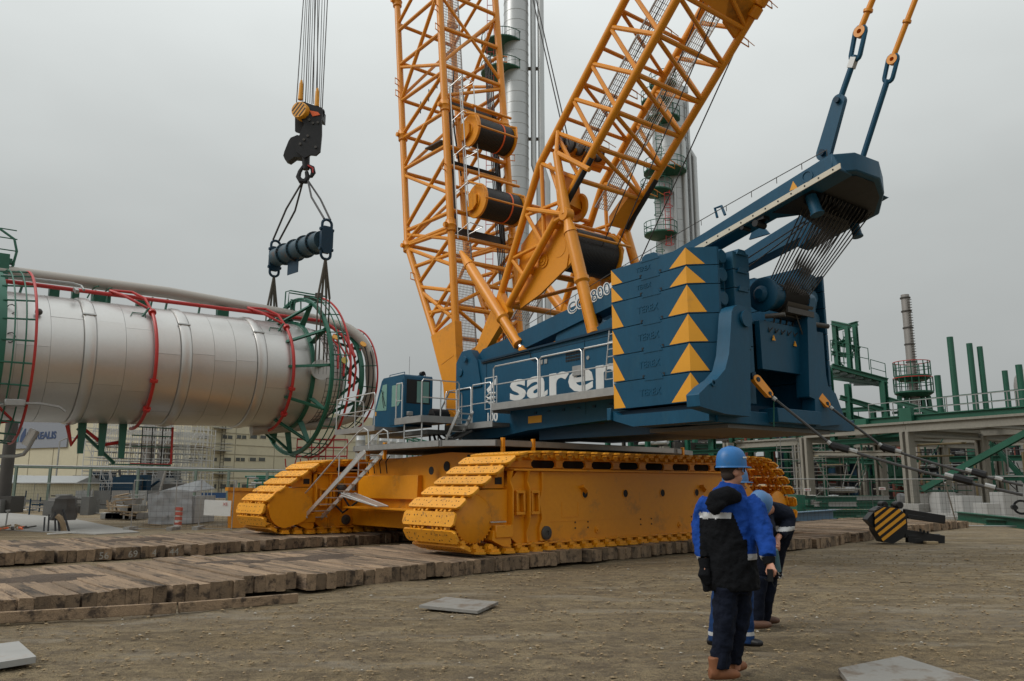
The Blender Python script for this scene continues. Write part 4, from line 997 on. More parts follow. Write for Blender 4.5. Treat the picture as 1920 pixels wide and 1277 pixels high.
# big drum hung in the mast
dc = SF(-3.02, .12, 7.82)
dd = drum(mast, dc, W, .80, .60, .66, strap=False)
mb = MB()
for e in (1,):
    mb.prism([SF(s, e*.95, z) for s, z in ((-1.15, 7.25), (-1.35, 8.3), (-2.55, 9.1), (-3.15, 8.55), (-3.5, 8.0), (-3.3, 7.2), (-2.2, 6.7), (-1.3, 6.45))], W*e*.06)
mb.prism([SF(s, -.9, z) for s, z in ((-1.8, 7.6), (-2.55, 8.7), (-3.15, 8.55), (-3.5, 8.0), (-3.3, 7.3), (-2.2, 6.9))], -W*.06)
part('drum_bearing_plate', mb, YEL, dd, bevel=.015)
mb = MB(); mb.lathe(SF(-2.35, 1.012, 7.6), W, [(0, .2), (.03, .2), (.03, .13), (.06, .13), (.06, .05), (.09, .05)], 20)
for k in range(10): g = 2*PI*k/10; mb.lathe(SF(-2.35+.165*math.cos(g), 1.04, 7.6+.165*math.sin(g)), W, [(0, .016), (.015, .016)], 6)
part('gear_cover', mb, YEL, dd)
mb = MB(); mb.path([SF(-3.2, 1.1, 8.5), SF(-3.75, 1.05, 8.0), SF(-3.78, -.9, 8.0), SF(-3.2, -1.0, 8.5)], .04, 6); mb.tube(SF(-2.9, .9, 8.62), SF(-2.9, -1.0, 8.62), .05, 8); part('rope_guard', mb, YELT, dd)
# A-shaped strut from the mast to the body and the cylinders
a0 = SF(*onW(1043, 286, 1.45)); a1 = SF(*onW(1062, 402, 1.45)); a2 = SF(*onW(1117, 635, 1.45))
strut(mast, a1, a2, .165, .145, f=.55, rod=.06)
mb = MB(); mb.path([a0, a1], .1, 10, rs=[.10, .14]); mb.lathe(a1-W*.12, W, [(0, .17), (.24, .17)], 14); part('strut_head', mb, YELT, mast)
member(a1, A(4.3, 1), .07, mast); member(a1, B(4.7, 1), .07, mast); member(a0, A(6.6, 1), .06, mast); member(a1, A(5.6, 1)-W*.3, .06, mast); member(a0, SF(*onW(1105, 318, 1.25)), .075, mast)
b1 = SF(*onW(1165, 405, -1.3)); b2 = SF(*onW(1198, 520, -1.3)); member(b1, b2, .13, mast, 'backstop_strut', n=12); member(b1, B(6.3, -1), .07, mast)
mb = MB(); mb.prism([B(6.0, -1)+W*.5, B(6.0, -1)-W*.1, B(5.2, -1)-W*.1-V(0, 0, .2), B(5.0, -1)+W*.6], V(0, 0, .25)); part('sheave_box', mb, YEL, mast, bevel=.01)
mb = MB()
for u, e in ((7.2, 1), (8.6, 1), (10.2, 1), (11.8, -1), (10.8, -1), (7.3, -1), (6.4, -1), (12.8, -1), (13.2, -1)):
    c = B(u, e); k = 1 if e > 0 else -1; mb.path([c, c-W*.30-V(0, 0, .05), c-W*.30-V(0, 0, .22), c-V(0, 0, .2)], .018, 5); mb.tube(c, c-W*.55-V(0, 0, .1), .01, 4)
part('cable_bracket', mb, YELT, mast)
# free ropes between mast head and drums
def rope(p, q, r, parent, nm='rope', m_=None):
    mb = MB(); mb.tube(p, q, r, 5); return part(nm, mb, m_ or ROPE, parent)
for (x0, y0, x1, y1, wa, wb) in ((1000, 0, 1062, 272, .5, .9), (1006, 0, 1068, 272, .3, .8)):
    rope(SF(*onW(x0-14*2, y0-60*2, 1.0)), SF(*onW(x1, y1, 1.0)), .018, mast)
rope(SF(*onW(1345, -60, .0)), SF(*onW(1105, 520, .0)), .016, mast); rope(SF(*onW(1378, -60, -.1)), SF(*onW(1150, 480, -.1)), .016, mast)
rope(SF(*onW(1255, -20, .6)), SF(*onW(1040, 400, .6)), .014, mast)
rope(SF(*onW(1448, -60, -1.6)), SF(*onW(1195, 500, -1.6)), .018, mast)

# ------------------------------------------------------------------ blue gantry frame with head, pendants and reeving
def beam_px(px, w, d):
    return [SF(*onW(x, y, w)) for x, y in px]
mb = MB()
mb.prism(beam_px([(893, 672), (905, 655), (978, 622), (1150, 538), (1320, 437), (1560, 287), (1576, 318), (1400, 420), (1300, 478), (1150, 572), (1000, 645), (985, 652), (905, 688)], 1.42, 0), -W*.42)
gan = part('gantry_frame', mb, BLU, crane, 'blue gantry frame with two long beams and a polygonal head', bevel=.02)
mb = MB(); mb.prism(beam_px([(1376, 482), (1500, 405), (1600, 352), (1648, 362), (1590, 396), (1500, 445), (1378, 507)], -.66, 0), -W*.40); mb.prism(beam_px([(1378, 480), (1378, 507), (1250, 566), (1100, 628), (1095, 612), (1250, 540)], -.66, 0), -W*.40); part('gantry_beam', mb, BLU, gan, bevel=.02)
mb = MB(); pts = [SF(*onW(x, y, 1.425)) for x, y in ((1285, 484), (1296, 468), (1576, 306), (1577, 316))]; mb.prism(pts, W*.02); part('cream_strip', mb, CREAM, gan)
mb = MB()
for k in range(12): c = pts[1].lerp(pts[2], (k+.5)/12)-V(0, 0, .05); mb.lathe(c+W*.02, W, [(0, .018), (.006, .018)], 6)
part('strip_bolt', mb, DARK, gan)
mb = MB(); pr = None
for k in range(13):
    x = 985+(1550-985)*k/12; y = 611 + (281-611)*k/12 - 6*math.sin(PI*k/12); a = SF(*onW(x, y, 1.36)); mb.tube(a, a-V(0, 0, .12), .008, 4)
    if pr is not None: mb.tube(pr, a, .009, 4)
    pr = a
part('safety_line', mb, DGREY, gan)
a = SF(*onW(1345, 408, 1.2)); mb = MB(); mb.path([a, a+V(0, 0, .22)+S*.05, a+V(0, 0, .22)-S*.12, a-S*.2], .03, 6); b = SF(*onW(1424, 445, -.8)); mb.prism([b+S*.25, b-S*.3, b-S*.08+V(0, 0, .3), b+S*.08+V(0, 0, .3)], W*.06); part('lifting_eye', mb, BLU, gan)
mb = MB(); a = SF(*onW(1413, 412, 1.3)); mb.box(-.3, .3, -.1, .1, -.08, .05, lambda p, q, r_: a+S*p+W*q+V(0, 0, r_)); mb.cyl(a-W*.12-S*.15-V(0, 0, .15), W, .3, .07, 10); mb.cyl(a-W*.12+S*.2-V(0, 0, .13), W, .25, .05, 10); a2_ = SF(*onW(1125, 600, 1.2)); mb.cyl(a2_, W, .2, .09, 10); mb.tube(a2_, a2_+V(0, 0, .25), .03, 6); part('pulley', mb, BLK, gan)
# model number painted on the beam
p0 = SF(*onW(1066, 592, 1.425)); p1 = SF(*onW(1146, 549, 1.425)); dx = (p1-p0).normalized(); dy = W.cross(dx); dy = dy if dy.z > 0 else -dy
L_ = (p1-p0).length
text('lettering', 'CC8800', lambda a, b, h: p0+dx*a+dy*(b+.02)+W*h, .40, WHT, gan, width=L_, bold=.022)
text('lettering', 'CC8800', lambda a, b, h: p0+dx*(a+.012)+dy*(b+.02)+W*(h+.006), .40, BLU, gan, width=L_-.024, bold=-.004)
# head
plan = [(-9.6, 1.43), (-11.14, 1.43), (-11.38, 1.05), (-11.42, .3), (-11.15, -.35), (-10.65, -1.08), (-9.0, -1.08), (-9.0, -.7), (-9.7, -.5), (-9.9, .6), (-9.6, 1.0)]
hp = plan
def hz(s): return 7.52 + .255*(-11.14-s)*-1 if False else 7.50 + .235*(-(s)-11.14)
mb = MB(); n = len(hp)
bot = [SF(s, w, hz(s)-.36) for s, w in hp]; tp = [SF(s, w, hz(s)) for s, w in hp]
mb.add(bot+tp, [tuple(range(n-1, -1, -1)), tuple(range(n, 2*n))] + [(i, (i+1) % n, n+(i+1) % n, n+i) for i in range(n)])
head = part('gantry_head', mb, BLU, gan, bevel=.02)
mb = MB()
for i in range(12): w = .95-.145*i; mb.lathe(SF(-10.45, w, hz(-10.45)-.34), W, [(0, .20), (.02, .16), (.06, .16), (.08, .20)], 20)
part('sheave', mb, BLK, gan)
mb = MB(); mb.prism([SF(s, w, hz(s)-.375) for s, w in ((-9.75, 1.3), (-11.05, 1.3), (-11.28, .9), (-11.3, .3), (-11.05, -.35), (-10.6, -.95), (-9.2, -.95), (-9.8, -.4), (-9.95, .6))], V(0, 0, .01)); part('underside_plate', mb, BLK, gan)
mb = MB(); c = SF(*onW(1518, 362, 1.1)); d = SF(*onW(1532, 400, 1.1)); mb.tube(c, d, .11, 14, r2=.11); mb.lathe(d, (d-c), [(0, .13), (.03, .13)], 14); c = SF(*onW(1593, 390, -.9)); d = SF(*onW(1608, 442, -.9)); mb.tube(c, d, .085, 14, r2=.095); mb.lathe(d, (d-c), [(0, .11), (.03, .11)], 14); part('stop_tube', mb, BLU, gan)
mb = MB(); a = onW(1488, 349, 1.425); mb.prism([SF(a[0]-.09, 1.426, a[2]-.07), SF(a[0]+.09, 1.426, a[2]-.07), SF(a[0], 1.426, a[2]+.1)], W*.006); part('warning_label', mb, MARK, gan)
mb = MB(); a = onW(1514, 331, 1.425); mb.lathe(SF(a[0], 1.425, a[2]), W, [(0, .12), (.02, .12), (.02, .09), (.0, .09)], 16); part('hand_wheel', mb, BLU, gan)
# reeving
rp = MB()
for i in range(13):
    f = i/12; w = .95-1.9*f
    
    for k, (so_, zo) in enumerate(((-.28, 0), (.28, 0))):
        q = SF(ds+so_*.85, .12-.90*f, dz+.06); mb = MB(); mb.tube(SF(-10.45+so_*.8, w*.85+.08, hz(-10.45)-.36), q, .0135, 4); part('reeving_rope', mb, ROPE, gan)
rope(SF(-10.0, .6, 6.7), SF(*onW(1378, 500, .9)), .014, gan); rope(SF(-10.0, .5, 6.7), SF(*onW(1378, 520, .6)), .014, gan)
# pendants from the head up to the mast tip
def pend(pts_px, w, ups, nm):
    P = [SF(*onW(x, y, w)) for x, y in pts_px]; mb = MB()
    for i in range(len(P)-1):
        pass
    return P
tip = A(LM, 0)
for w, px, wide in ((1.0, ((1546, 288), (1574, 190), (1604, 104), (1613, 60), (1636, 0)), True), (-1.0, ((1616, 300), (1664, 150), (1666, 146), (1674, 112), (1716, 0)), False)):
    P = [SF(*onW(x, y, w)) for x, y in px]
    ext = P[4] + (P[4]-P[3]).normalized()*22
    m = MB()
    if wide:
        capsule_link(P[0], P[1], .15, .10, W, m); lk = part('gantry_pendant', m, BLU, gan, bevel=.01); m = MB()
        m.tube(P[0]-W*.12, P[0]+W*.12, .06, 10); m.tube(P[1]-W*.12, P[1]+W*.12, .055, 10); part('pin', m, BLUD, lk)
        m = MB(); m.tube(P[1], P[2], .055, 10); part('pendant_bar', m, BLU, lk)
        m = MB(); m.bar(P[1].lerp(P[2], .72), P[1].lerp(P[2], .95), .115, .115); part('grey_band', m, GALV, lk)
    else:
        m.tube(P[0], P[1], .06, 10); lk = part('gantry_pendant', m, BLU, gan); m = MB()
        m.tube(P[0]-W*.1, P[0]+W*.1, .05, 10); part('pin', m, BLUD, lk)
    d = (P[3]-P[2]).normalized(); u = d.cross(W).normalized()
    m = MB(); ring = []
    a, b = P[2], P[3]
    for k in range(7): g = PI/2+PI*k/6; ring.append(a + d*(.09*math.cos(g)) + u*(.09*math.sin(g)))
    for k in range(7): g = -PI/2+PI*k/6; ring.append(b + d*(.10*math.cos(g)) + u*(.10*math.sin(g)))
    m.path(ring, .045, 8, closed=True); part('slotted_eye', m, BLU, lk)
    m = MB(); m.lathe(b-W*.05, W, [(0, .11), (.10, .11), (.10, .045), (0, .045)], 18); m.tube(b+d*.08, P[4], .055, 10); m.tube(P[4], ext, .055, 10)
    c = b.lerp(P[4], .62); m.lathe(c, d, [(0, .085), (.05, .085)], 12); part('pendant_bar', m, YELT, lk)

# ------------------------------------------------------------------ hook block
HW = 0.0
def hk(x, y, w=0.0): return SF(*onW(x, y, w))
hb0 = hk(577, 250)
hook = thing('hook_block', 'black hook block with striped yellow sheave cover hanging from many thin hoist ropes', 'hook block', hk(577, 345))
dp = C0 + S*18.2
def Hp(x, y, d=0.0): p = atY(x, y, 37.6+d); return p
def plate(px, d, th, nm, m_, parent, bevel=.02):
    mb = MB(); mb.prism([Hp(x, y, d) for x, y in px], V(0, th, 0)); return part(nm, mb, m_, parent, bevel=bevel)
plate([(556, 196), (566, 190), (604, 202), (605, 214), (603, 222), (603, 252), (600, 284), (592, 291), (582, 290), (571, 296), (556, 285), (553, 276), (561, 254), (570, 232), (556, 210)], -.3, .14, 'side_plate', BLK, hook)
plate([(553, 205), (553, 246), (570, 252), (572, 215)], .25, .12, 'side_plate', BLK, hook)
plate([(531, 292), (533, 284), (541, 264), (545, 258), (557, 253), (570, 256), (572, 296), (552, 294), (541, 302), (534, 299)], .1, .5, 'counter_arm', BLK, hook, .04)
plate([(556, 196), (566, 190), (605, 204), (604, 224), (566, 212)], .0, .7, 'block_body', BLK, hook)
mb = MB(); c = Hp(560, 205, -.5); mb.lathe(c, V(0.3, 1, 0), [(0, .42), (.12, .44), (.5, .44)], 28); part('sheave_cover', mb, MARK, hook)
for k in range(4):
    o_ = -.27+.18*k; L_ = math.sqrt(max(.38**2-o_*o_, .01)); ax = V(.3, 1, 0).normalized(); u_ = V(1, -.3, 0).normalized(); d_ = (u_*.64+V(0, 0, .77)); n_ = (u_*.77-V(0, 0, .64))
    mb = MB(); mb.bar(c-ax*.006+n_*o_-d_*L_, c-ax*.006+n_*o_+d_*L_, .07, .004, up=ax); part('stripe', mb, BLK, hook)
mb = MB()
for k in range(7):
    a = Hp(568+5.2*k, 201+2.0*k, 0); mb.lathe(a, V(.55, .83, 0), [(0, .30), (.03, .24), (.06, .24), (.09, .30)], 16)
part('sheave', mb, BLK, hook)
plate([(580, 207), (596, 210), (600, 215), (586, 218)], -.34, .03, 'orange_marking', ORNG, hook, 0)
for (x, y) in ((574, 217), (580, 225), (587, 231), (570, 262), (563, 270), (577, 255), (592, 276), (596, 230)):
    mb = MB(); mb.lathe(Hp(x, y, -.3), V(0, -1, 0), [(0, .07), (.05, .07)], 10); part('bolt', mb, DGREY, hook)
for (x0, y0, x1, y1) in ((565, 157, 563, 187), (595, 172, 594, 200)):
    mb = MB(); mb.tube(Hp(x0, y0), Hp(x1, y1), .10, 10, r2=.13); mb.lathe(Hp(x0, y0), V(0, 0, -1), [(-.2, .05), (0, .09), (.1, .09)], 10); part('rope_socket', mb, MARK, hook)
for i, (xt, xb, yb) in enumerate(((569, 556, 192), (573, 565, 158), (576, 568, 190), (580, 573, 192), (583, 577, 192), (587, 581, 193), (592, 585, 195), (590, 588, 195), (599, 592, 196), (596, 595, 173), (604, 598, 200), (609, 601, 203), (614, 604, 206))):
    a = Hp(xb, yb, .1*(i % 3)); b = Hp(xt, 0, .1*(i % 3)); mb = MB(); mb.tube(a, a+(b-a)*3.2, .020 if i % 3 else .028, 5); part('hoist_rope', mb, ROPE, hook)
# shank, double hook
mb = MB(); mb.tube(Hp(573, 288), Hp(574, 318), .22, 12, r2=.17); part('shank', mb, BLK, hook)
mb = MB(); a = Hp(573, 322)
mb.path([a+V(-.1, 0, .35), a+V(-.30, 0, .0), a+V(-.36, 0, -.28), a+V(-.22, 0, -.50), a+V(.02, 0, -.52), a+V(.12, 0, -.3), a+V(.05, 0, .0)], .12, 8, rs=[.08, .1, .13, .15, .15, .13, .1])
mb.path([a+V(.1, 0, .35), a+V(.34, 0, .2), a+V(.40, 0, -.05), a+V(.3, 0, -.25), a+V(.1, 0, -.28)], .1, 8, rs=[.08, .13, .13, .1, .06]); part('double_hook', mb, BLK, hook)
mb = MB(); mb.path([a+V(.12, -.1, .3), a+V(.38, -.1, .15), a+V(.4, -.1, -.1)], .05, 6); part('latch', mb, RED, hook)

# ------------------------------------------------------------------ the vessel being lifted
VP = V(-19.28, 28.9, 6.32); VA = V(0.7494, 0.6614, 0.0256).normalized(); VU = VA.cross(V(0, 0, 1)).normalized(); VV = VU.cross(VA).normalized()
def VF(a, g, r):
    g = math.radians(g); return VP + VA*a + VU*(r*math.cos(g)) + VV*(r*math.sin(g))
def prj(p): v = p-C; k = v.dot(FW); return (960+FPX*v.dot(RT)/k, 638.5-FPX*v.dot(UP)/k)
def vst(x, r):
    """station where a ring of radius r reaches its right-hand edge at sight line x"""
    lo, hi = -8.0, 22.0
    for _ in range(30):
        m = (lo+hi)/2; e = max(prj(VF(m, g, r))[0] for g in range(-60, 60, 6))
        if e < x: lo = m
        else: hi = m
    return m
VR = 2.45
ves = thing('process_column', 'long silver clad process vessel hanging level with red pipes and green platform rings', 'vessel', VP+V(0, 0, -VR))
B0, B1, B2, B3 = vst(-120, VR), vst(170, VR), vst(350, VR), vst(492, VR); E1 = vst(592, VR)
mb = MB(); mb.lathe(VP, VA, [(-14, VR-.03), (B0, VR-.03), (E1, VR-.03), (E1, VR-.2)], 120); shell = part('shell', mb, CLAD, ves)
# cladding sheets
def sheet(a0, a1, g0, g1, r, parent):
    mb = MB(); k = 15; vs = []
    for i in range(k+1):
        g = g0+(g1-g0)*i/k
        for a, rr in ((a0, r-.03), (a0, r), (a1, r), (a1, r-.03)): vs.append(VF(a, g, rr))
    fs = []
    for i in range(k):
        for j in range(3): fs.append((i*4+j, i*4+j+1, (i+1)*4+j+1, (i+1)*4+j))
    fs += [(0, 1, 2, 3), (k*4+3, k*4+2, k*4+1, k*4)]
    mb.add(vs, fs); return part('cladding_sheet', mb, CLAD, parent)
bands = [-13.0, B0, B1, B2, B3, E1]; cnt = 0
for i in range(5):
    a0 = bands[i]+.24; a1 = bands[i+1]-.24 if i < 4 else E1; nn = max(2, round((a1-a0)/1.05))
    for k in range(nn):
        x0 = a0+(a1-a0)*k/nn; x1 = a0+(a1-a0)*(k+1)/nn; off = random.uniform(0, 60)
        if prj(VF(x1, 0, VR))[0] < -30: continue
        for j in range(6): sheet(x0+.006, x1-.006 if k < nn-1 else x1, off+60*j, off+60*j+59.8, VR+random.choice((0, .004, .007, .002)), shell)
for b in (B0, B1, B2, B3):
    mb = MB(); mb.lathe(VP+VA*(b-.22), VA, [(0, VR-.01), (0.03, VR+.05), (.10, VR+.075), (.34, VR+.075), (.41, VR+.05), (.44, VR-.01)], 120); o = part('stiffener_band', mb, CLAD, shell)
    if b > B0:
        mb = MB(); q = VF(b, 38, VR+.08); mb.box(-.24, .24, -.02, .02, -.03, .03, lambda x, y, z: VF(b+x, 38+y*40, VR+.08+z)); part('band_clip', mb, GALV, o)
# end: cone, knuckle and inner head
E2 = vst(646, 2.15)
mb = MB(); mb.lathe(VP, VA, [(E1, 2.38), (E1+.5, 2.36), (E2-1.0, 2.30), (E2-.35, 2.2), (E2, 2.02), (E2+.4, 1.6), (E2+.7, .8), (E2+.8, 0.0)], 64); part('end_dome', mb, CLAD, ves)
mb = MB()
for k in range(48):
    g = k*7.5; mb.path([VF(a, g, r+.012) for a, r in ((E2-1.0, 2.30), (E2-.35, 2.2), (E2, 2.02))], .012, 4, cap=False)
for a, r in ((E2-1.0, 2.30), (E2-.8, 2.27), (E2-.6, 2.24), (E2-.4, 2.21), (E2-.2, 2.13), (E2, 2.02)): mb.path([VF(a, g, r+.01) for g in range(0, 360, 8)], .012, 4, closed=True)
part('lagging_seams', mb, DGREY, ves, stuff=True, smooth=False, recalc=False)
# pipes
def arc(a, r, g0, g1, n=24): return [VF(a, g0+(g1-g0)*i/n, r) for i in range(n+1)]
mb = MB(); pr_ = VR+.88; ae = vst(668, 2.4)
pth = [VF(-13, 96, pr_), VF(0, 96, pr_), VF(6, 95, pr_), VF(E2-.2, 88, pr_-.5)]
for i in range(9): t_ = i/8*PI/2; pth.append(VF(E2+.2+1.3*math.sin(t_), 80-9*i, pr_-.65-0.7*(1-math.cos(t_))))
pth += [VF(E2+1.5, -20, 2.2), VF(E2+1.4, -42, 2.2), VF(E2+1.0, -60, 2.25), VF(E2+.3, -76, 2.3), VF(E2-1.5, -86, 2.4), VF(E2-3.5, -90, 2.6)]
mb.path(pth, .25, 16); part('grey_pipe', mb, mat('beige_grey_pipe_jacket', (.36, .335, .30), .5, .3, var=.06, vscale=.8), ves)
a_r1, a_r2 = vst(294, 2.62), vst(551, 2.62)
mb = MB(); mb.path([VF(-13, 84, VR+.42), VF(E2-.4, 76, VR+.32), VF(E2, 70, VR+.1), VF(E2+.4, 50, VR-.1), VF(E2+.5, 20, VR-.1)], .085, 10); part('red_pipe', mb, RED, ves)
for a in (a_r1, a_r2):
    mb = MB(); mb.path(arc(a, VR+.18, 52, -96, 40), .068, 8); rr_ = part('red_ring_pipe', mb, RED, ves)
    mb = MB(); mb.path([VF(a, 52, VR+.18), VF(a-.35, 54, VR+.30), VF(a-.95, 68, VR+.42), VF(a-1.3, 80, VR+.50)], .055, 8)
    mb.path([VF(a, 52, VR+.18), VF(a-.15, 66, VR+.42), VF(a-.5, 78, VR+.55), VF(a-1.3, 82, VR+.52)], .055, 8); part('red_pipe_loop', mb, RED, rr_)
    for g in (48, -20, -48): 
        mb = MB(); c = VF(a, g, VR+.18); d = (VF(a, g-1, VR+.18)-c).normalized(); mb.lathe(c-d*.06, d, [(0, .15), (.04, .15), (.08, .15), (.12, .15)], 12); part('flange', mb, RED, rr_)
    mb = MB(); mb.tube(VF(a-.35, 46, VR), VF(a-.1, 52, VR+.25), .045, 6); mb.path([VF(a-.8, 44, VR+.03), VF(a-.7, 50, VR+.03), VF(a-.2, 50, VR+.03), VF(a-.25, 44, VR+.03)], .02, 5); part('pipe_support', mb, GRN, rr_)
for a in (.5, 3.0, 5.2, 7.2, a_r1-1.3, a_r1+1.0, 10.5):
    mb = MB(); mb.tube(VF(a-.12, 78, VR-.05), VF(a, 83, VR+.45), .05, 6); part('pipe_support', mb, GRN, ves)
for a, w_ in ((1.6, .35), (4.9, .5), (8.3, .5), (11.2, .4), (2.35, .25)):
    mb = MB(); mb.box(a-w_/2, a+w_/2, 86, 92, VR-.05, VR+.38, VF); part('support_saddle', mb, GRN, ves, bevel=.01)
for a in (a_r1-1.5,):
    mb = MB(); mb.box(a-.35, a+.35, 88, 93, VR, VR+.45, VF); mb.path(arc(a-.25, VR+.62, 80, 112, 6), .03, 6); mb.path(arc(a+.25, VR+.62, 80, 112, 6), .03, 6); part('pipe_clamp', mb, GRN, ves)
mb = MB(); a = vst(95, 3.2)-1.4; mb.box(a, a+.45, 92, 96, VR, VR+1.55, VF); mb.box(a+.45, a+.55, 93, 95, VR+1.2, VR+1.4, VF); part('lifting_lug_post', mb, GRN, ves, bevel=.01)
# trunnions
at = None; lo, hi = 0, 20
for _ in range(30):
    at = (lo+hi)/2
    if prj(VF(at, 0, 2.9))[0] < 604: lo = at
    else: hi = at
for e in (1, -1):
    mb = MB(); c = VP+VA*at+VU*e*2.2; mb.lathe(c, VU*e, [(0, .36), (.5, .36), (.5, .46), (.58, .46), (.58, 0)], 28); part('lifting_trunnion', mb, CLAD, ves)
mb = MB(); mb.path([VF(at-.6, 70, 2.42), VF(at, 40, 2.40), VF(at+.25, 0, 2.42)], .015, 4); part('seam', mb, DGREY, ves)
# green rings and radial brackets
def ring(a, r, w_, t_, m_, nm, parent=ves, g0=None, g1=None):
    mb = MB()
    if g0 is None: mb.lathe(VP+VA*(a-w_/2), VA, [(0, r-t_), (0, r), (w_, r), (w_, r-t_), (0, r-t_)], 64)
    else: mb.path(arc(a, r, g0, g1, 30), w_, 7)
    return part(nm, mb, m_, parent)
def rpipe(a, r, w_, m_, nm, parent=ves, g0=0, g1=360):
    mb = MB()
    if g1-g0 >= 360: mb.path([VF(a, g, r) for g in range(0, 360, 6)], w_, 6, closed=True)
    else: mb.path(arc(a, r, g0, g1, 40), w_, 6)
    return part(nm, mb, m_, parent)
RL = 3.75; aL = vst(624, RL); aI = vst(590, 2.62)
ring(aI, 2.58, .16, .16, GRN, 'green_stiffener_ring')
plat = ring(aL, RL, .16, .07, GRN, 'platform_ring')
ring(aL-.02, RL-.08, .05, .10, GRN, 'ring_web')
for g in (2, 30, 62, 92, 120, 150, 180, 210, 238, 268, 298, 330):
    mb = MB(); mb.ibeam(VF(a_r2-.15, g, VR), VF(aL, g, RL-.15), .11, .11, .03, up=VF(0, g, 1)-VP); p_ = part('radial_bracket', mb, GRN, ves)
    mb = MB(); mb.prism([VF(aI-.1, g, VR+.05), VF(aI+.2, g, VR+.05), VF(aL+.05, g, RL-.1), VF(aL-.15, g, RL-.1)], (VF(0, g+90, 1)-VP)*.05); part('gusset', mb, GRN, p_)
# railing cage between the big ring and its outer red rail
aR = vst(661, RL+.25); 
red1 = rpipe(aR, RL+.1, .05, RED, 'red_handrail', g0=-110, g1=78)
for k, f in enumerate((.4, .75)): rpipe(aL+(aR-aL)*f, RL+.08, .028, GRN, 'cage_hoop', g0=-120, g1=78)
for g in range(-110, 80, 17):
    mb = MB(); mb.tube(VF(aL, g, RL), VF(aR, g, RL+.1), .028, 5); part('cage_bar', mb, GRN, ves)
# second ring and cage towards the end
R2 = 2.3; a2 = vst(679, R2); a3 = vst(709, R2+.3)
ring(a2, R2, .24, .08, GRN, 'platform_ring')
rpipe(a3, R2+.25, .045, RED, 'red_handrail', g0=-95, g1=80)
for f in (.35, .7): rpipe(a2+(a3-a2)*f, R2+.2, .028, BLK, 'cage_hoop', g0=-120, g1=80)
for g in range(-110, 80, 24):
    mb = MB(); mb.tube(VF(a2, g, R2), VF(a3, g, R2+.25), .026, 5); part('cage_bar', mb, GRN, ves)
for g, h in ((-10, 20), (-35, -5), (-70, -35), (20, -10), (60, 35), (90, 60), (-100, -70), (120, 90)):
    mb = MB(); mb.ibeam(VF(E2-.1, g, 1.95), VF(a2, h, R2-.1), .13, .12, .03); part('brace', mb, GRN, ves)
for k in range(5):
    a = aR+(a2-aR)*.2*k; mb = MB(); mb.path([VF(a+.1*k, 58-6*k, 2.5-.05*k), VF(a+.3, 30-8*k, 2.5-.08*k), VF(a+.15, 4-8*k, 2.4)], .05, 6); part('red_branch_pipe', mb, RED, ves)
for (x, g) in ((aR+.4, 12), (aR+1.6, 34), (aR+.2, 40)):
    mb = MB(); mb.lathe(VF(x, g, 2.62), VF(0, g, 1)-VP, [(0, .16), (.04, .16)], 14); part('valve_wheel', mb, mat('valve_yellow', (.55, .42, .08), .5) if x == aR+.4 else MARK, ves)
# ladder baskets hanging under the end
for k in range(2):
    a = aL+.1+1.15*k; mb = MB()
    for zz in (0, .38, .8, 1.1): 
        pz = lambda x, y, z: VF(a+x, -90, 3.0)+VU*(y)-V(0, 0, z)
        mb.tube(pz(0, .3, zz), pz(1.5, .3, zz), .045 if zz < 1 else .03, 5)
    for xx in (0, .75, 1.5): mb.path([pz(xx, .3, 0), pz(xx, .3, .9), pz(xx-.1, .3, 1.25), pz(xx-.3, .3, 1.4), pz(xx-.5, .3, 1.25), pz(xx-.55, .3, .9)], .028, 5)
    part('ladder_cage', mb, RED, ves)
# platform bracket under the first red ring
for k, da_ in enumerate((-1.5, -.75, 0.0)):
    mb = MB(); a = a_r1-.5+da_; mb.prism([VF(a, -92, VR), VF(a+.3, -92, VR), VF(a+.22, -90, VR+1.2+.1*k), VF(a+.02, -90, VR+1.2+.1*k)], VU*.12); part('hanging_bracket', mb, GRN, ves, bevel=.01)
mb = MB(); mb.ibeam(VF(a_r1-2.0, -92, VR+.2), VF(a_r1-.6, -90, VR+1.6), .14, .12, .03); mb.bar(VF(a_r1-.8, -90, VR+1.62), VF(a_r1+1.6, -90, VR+1.7), .1, .05); part('hanging_bracket', mb, GRN, ves)
for z_ in (.1, .45, .9, 1.6):
    mb = MB(); mb.tube(VF(a_r1, -90, VR+z_), VF(a_r1+1.6, -90, VR+z_+.05), .026, 5); part('rail_bar', mb, GRN if z_ < 1 else RED, ves)
for x_ in (.4, .8, 1.2, 1.6):
    mb = MB(); mb.tube(VF(a_r1+x_, -90, VR+.1), VF(a_r1+x_, -90, VR+1.65), .022 if x_ < 1.6 else .05, 5); part('rail_bar', mb, BLK if x_ < 1.6 else RED, ves)
mb = MB(); mb.path([VF(a_r1-2.4, -88, VR+.1), VF(a_r1-2.2, -90, VR+.85), VF(a_r1-1.8, -92, VR+.2), VF(a_r1-1.0, -92, VR+.85), VF(a_r1-.2, -95, VR+.7)], .085, 7); part('red_pipe_bend', mb, RED, ves)
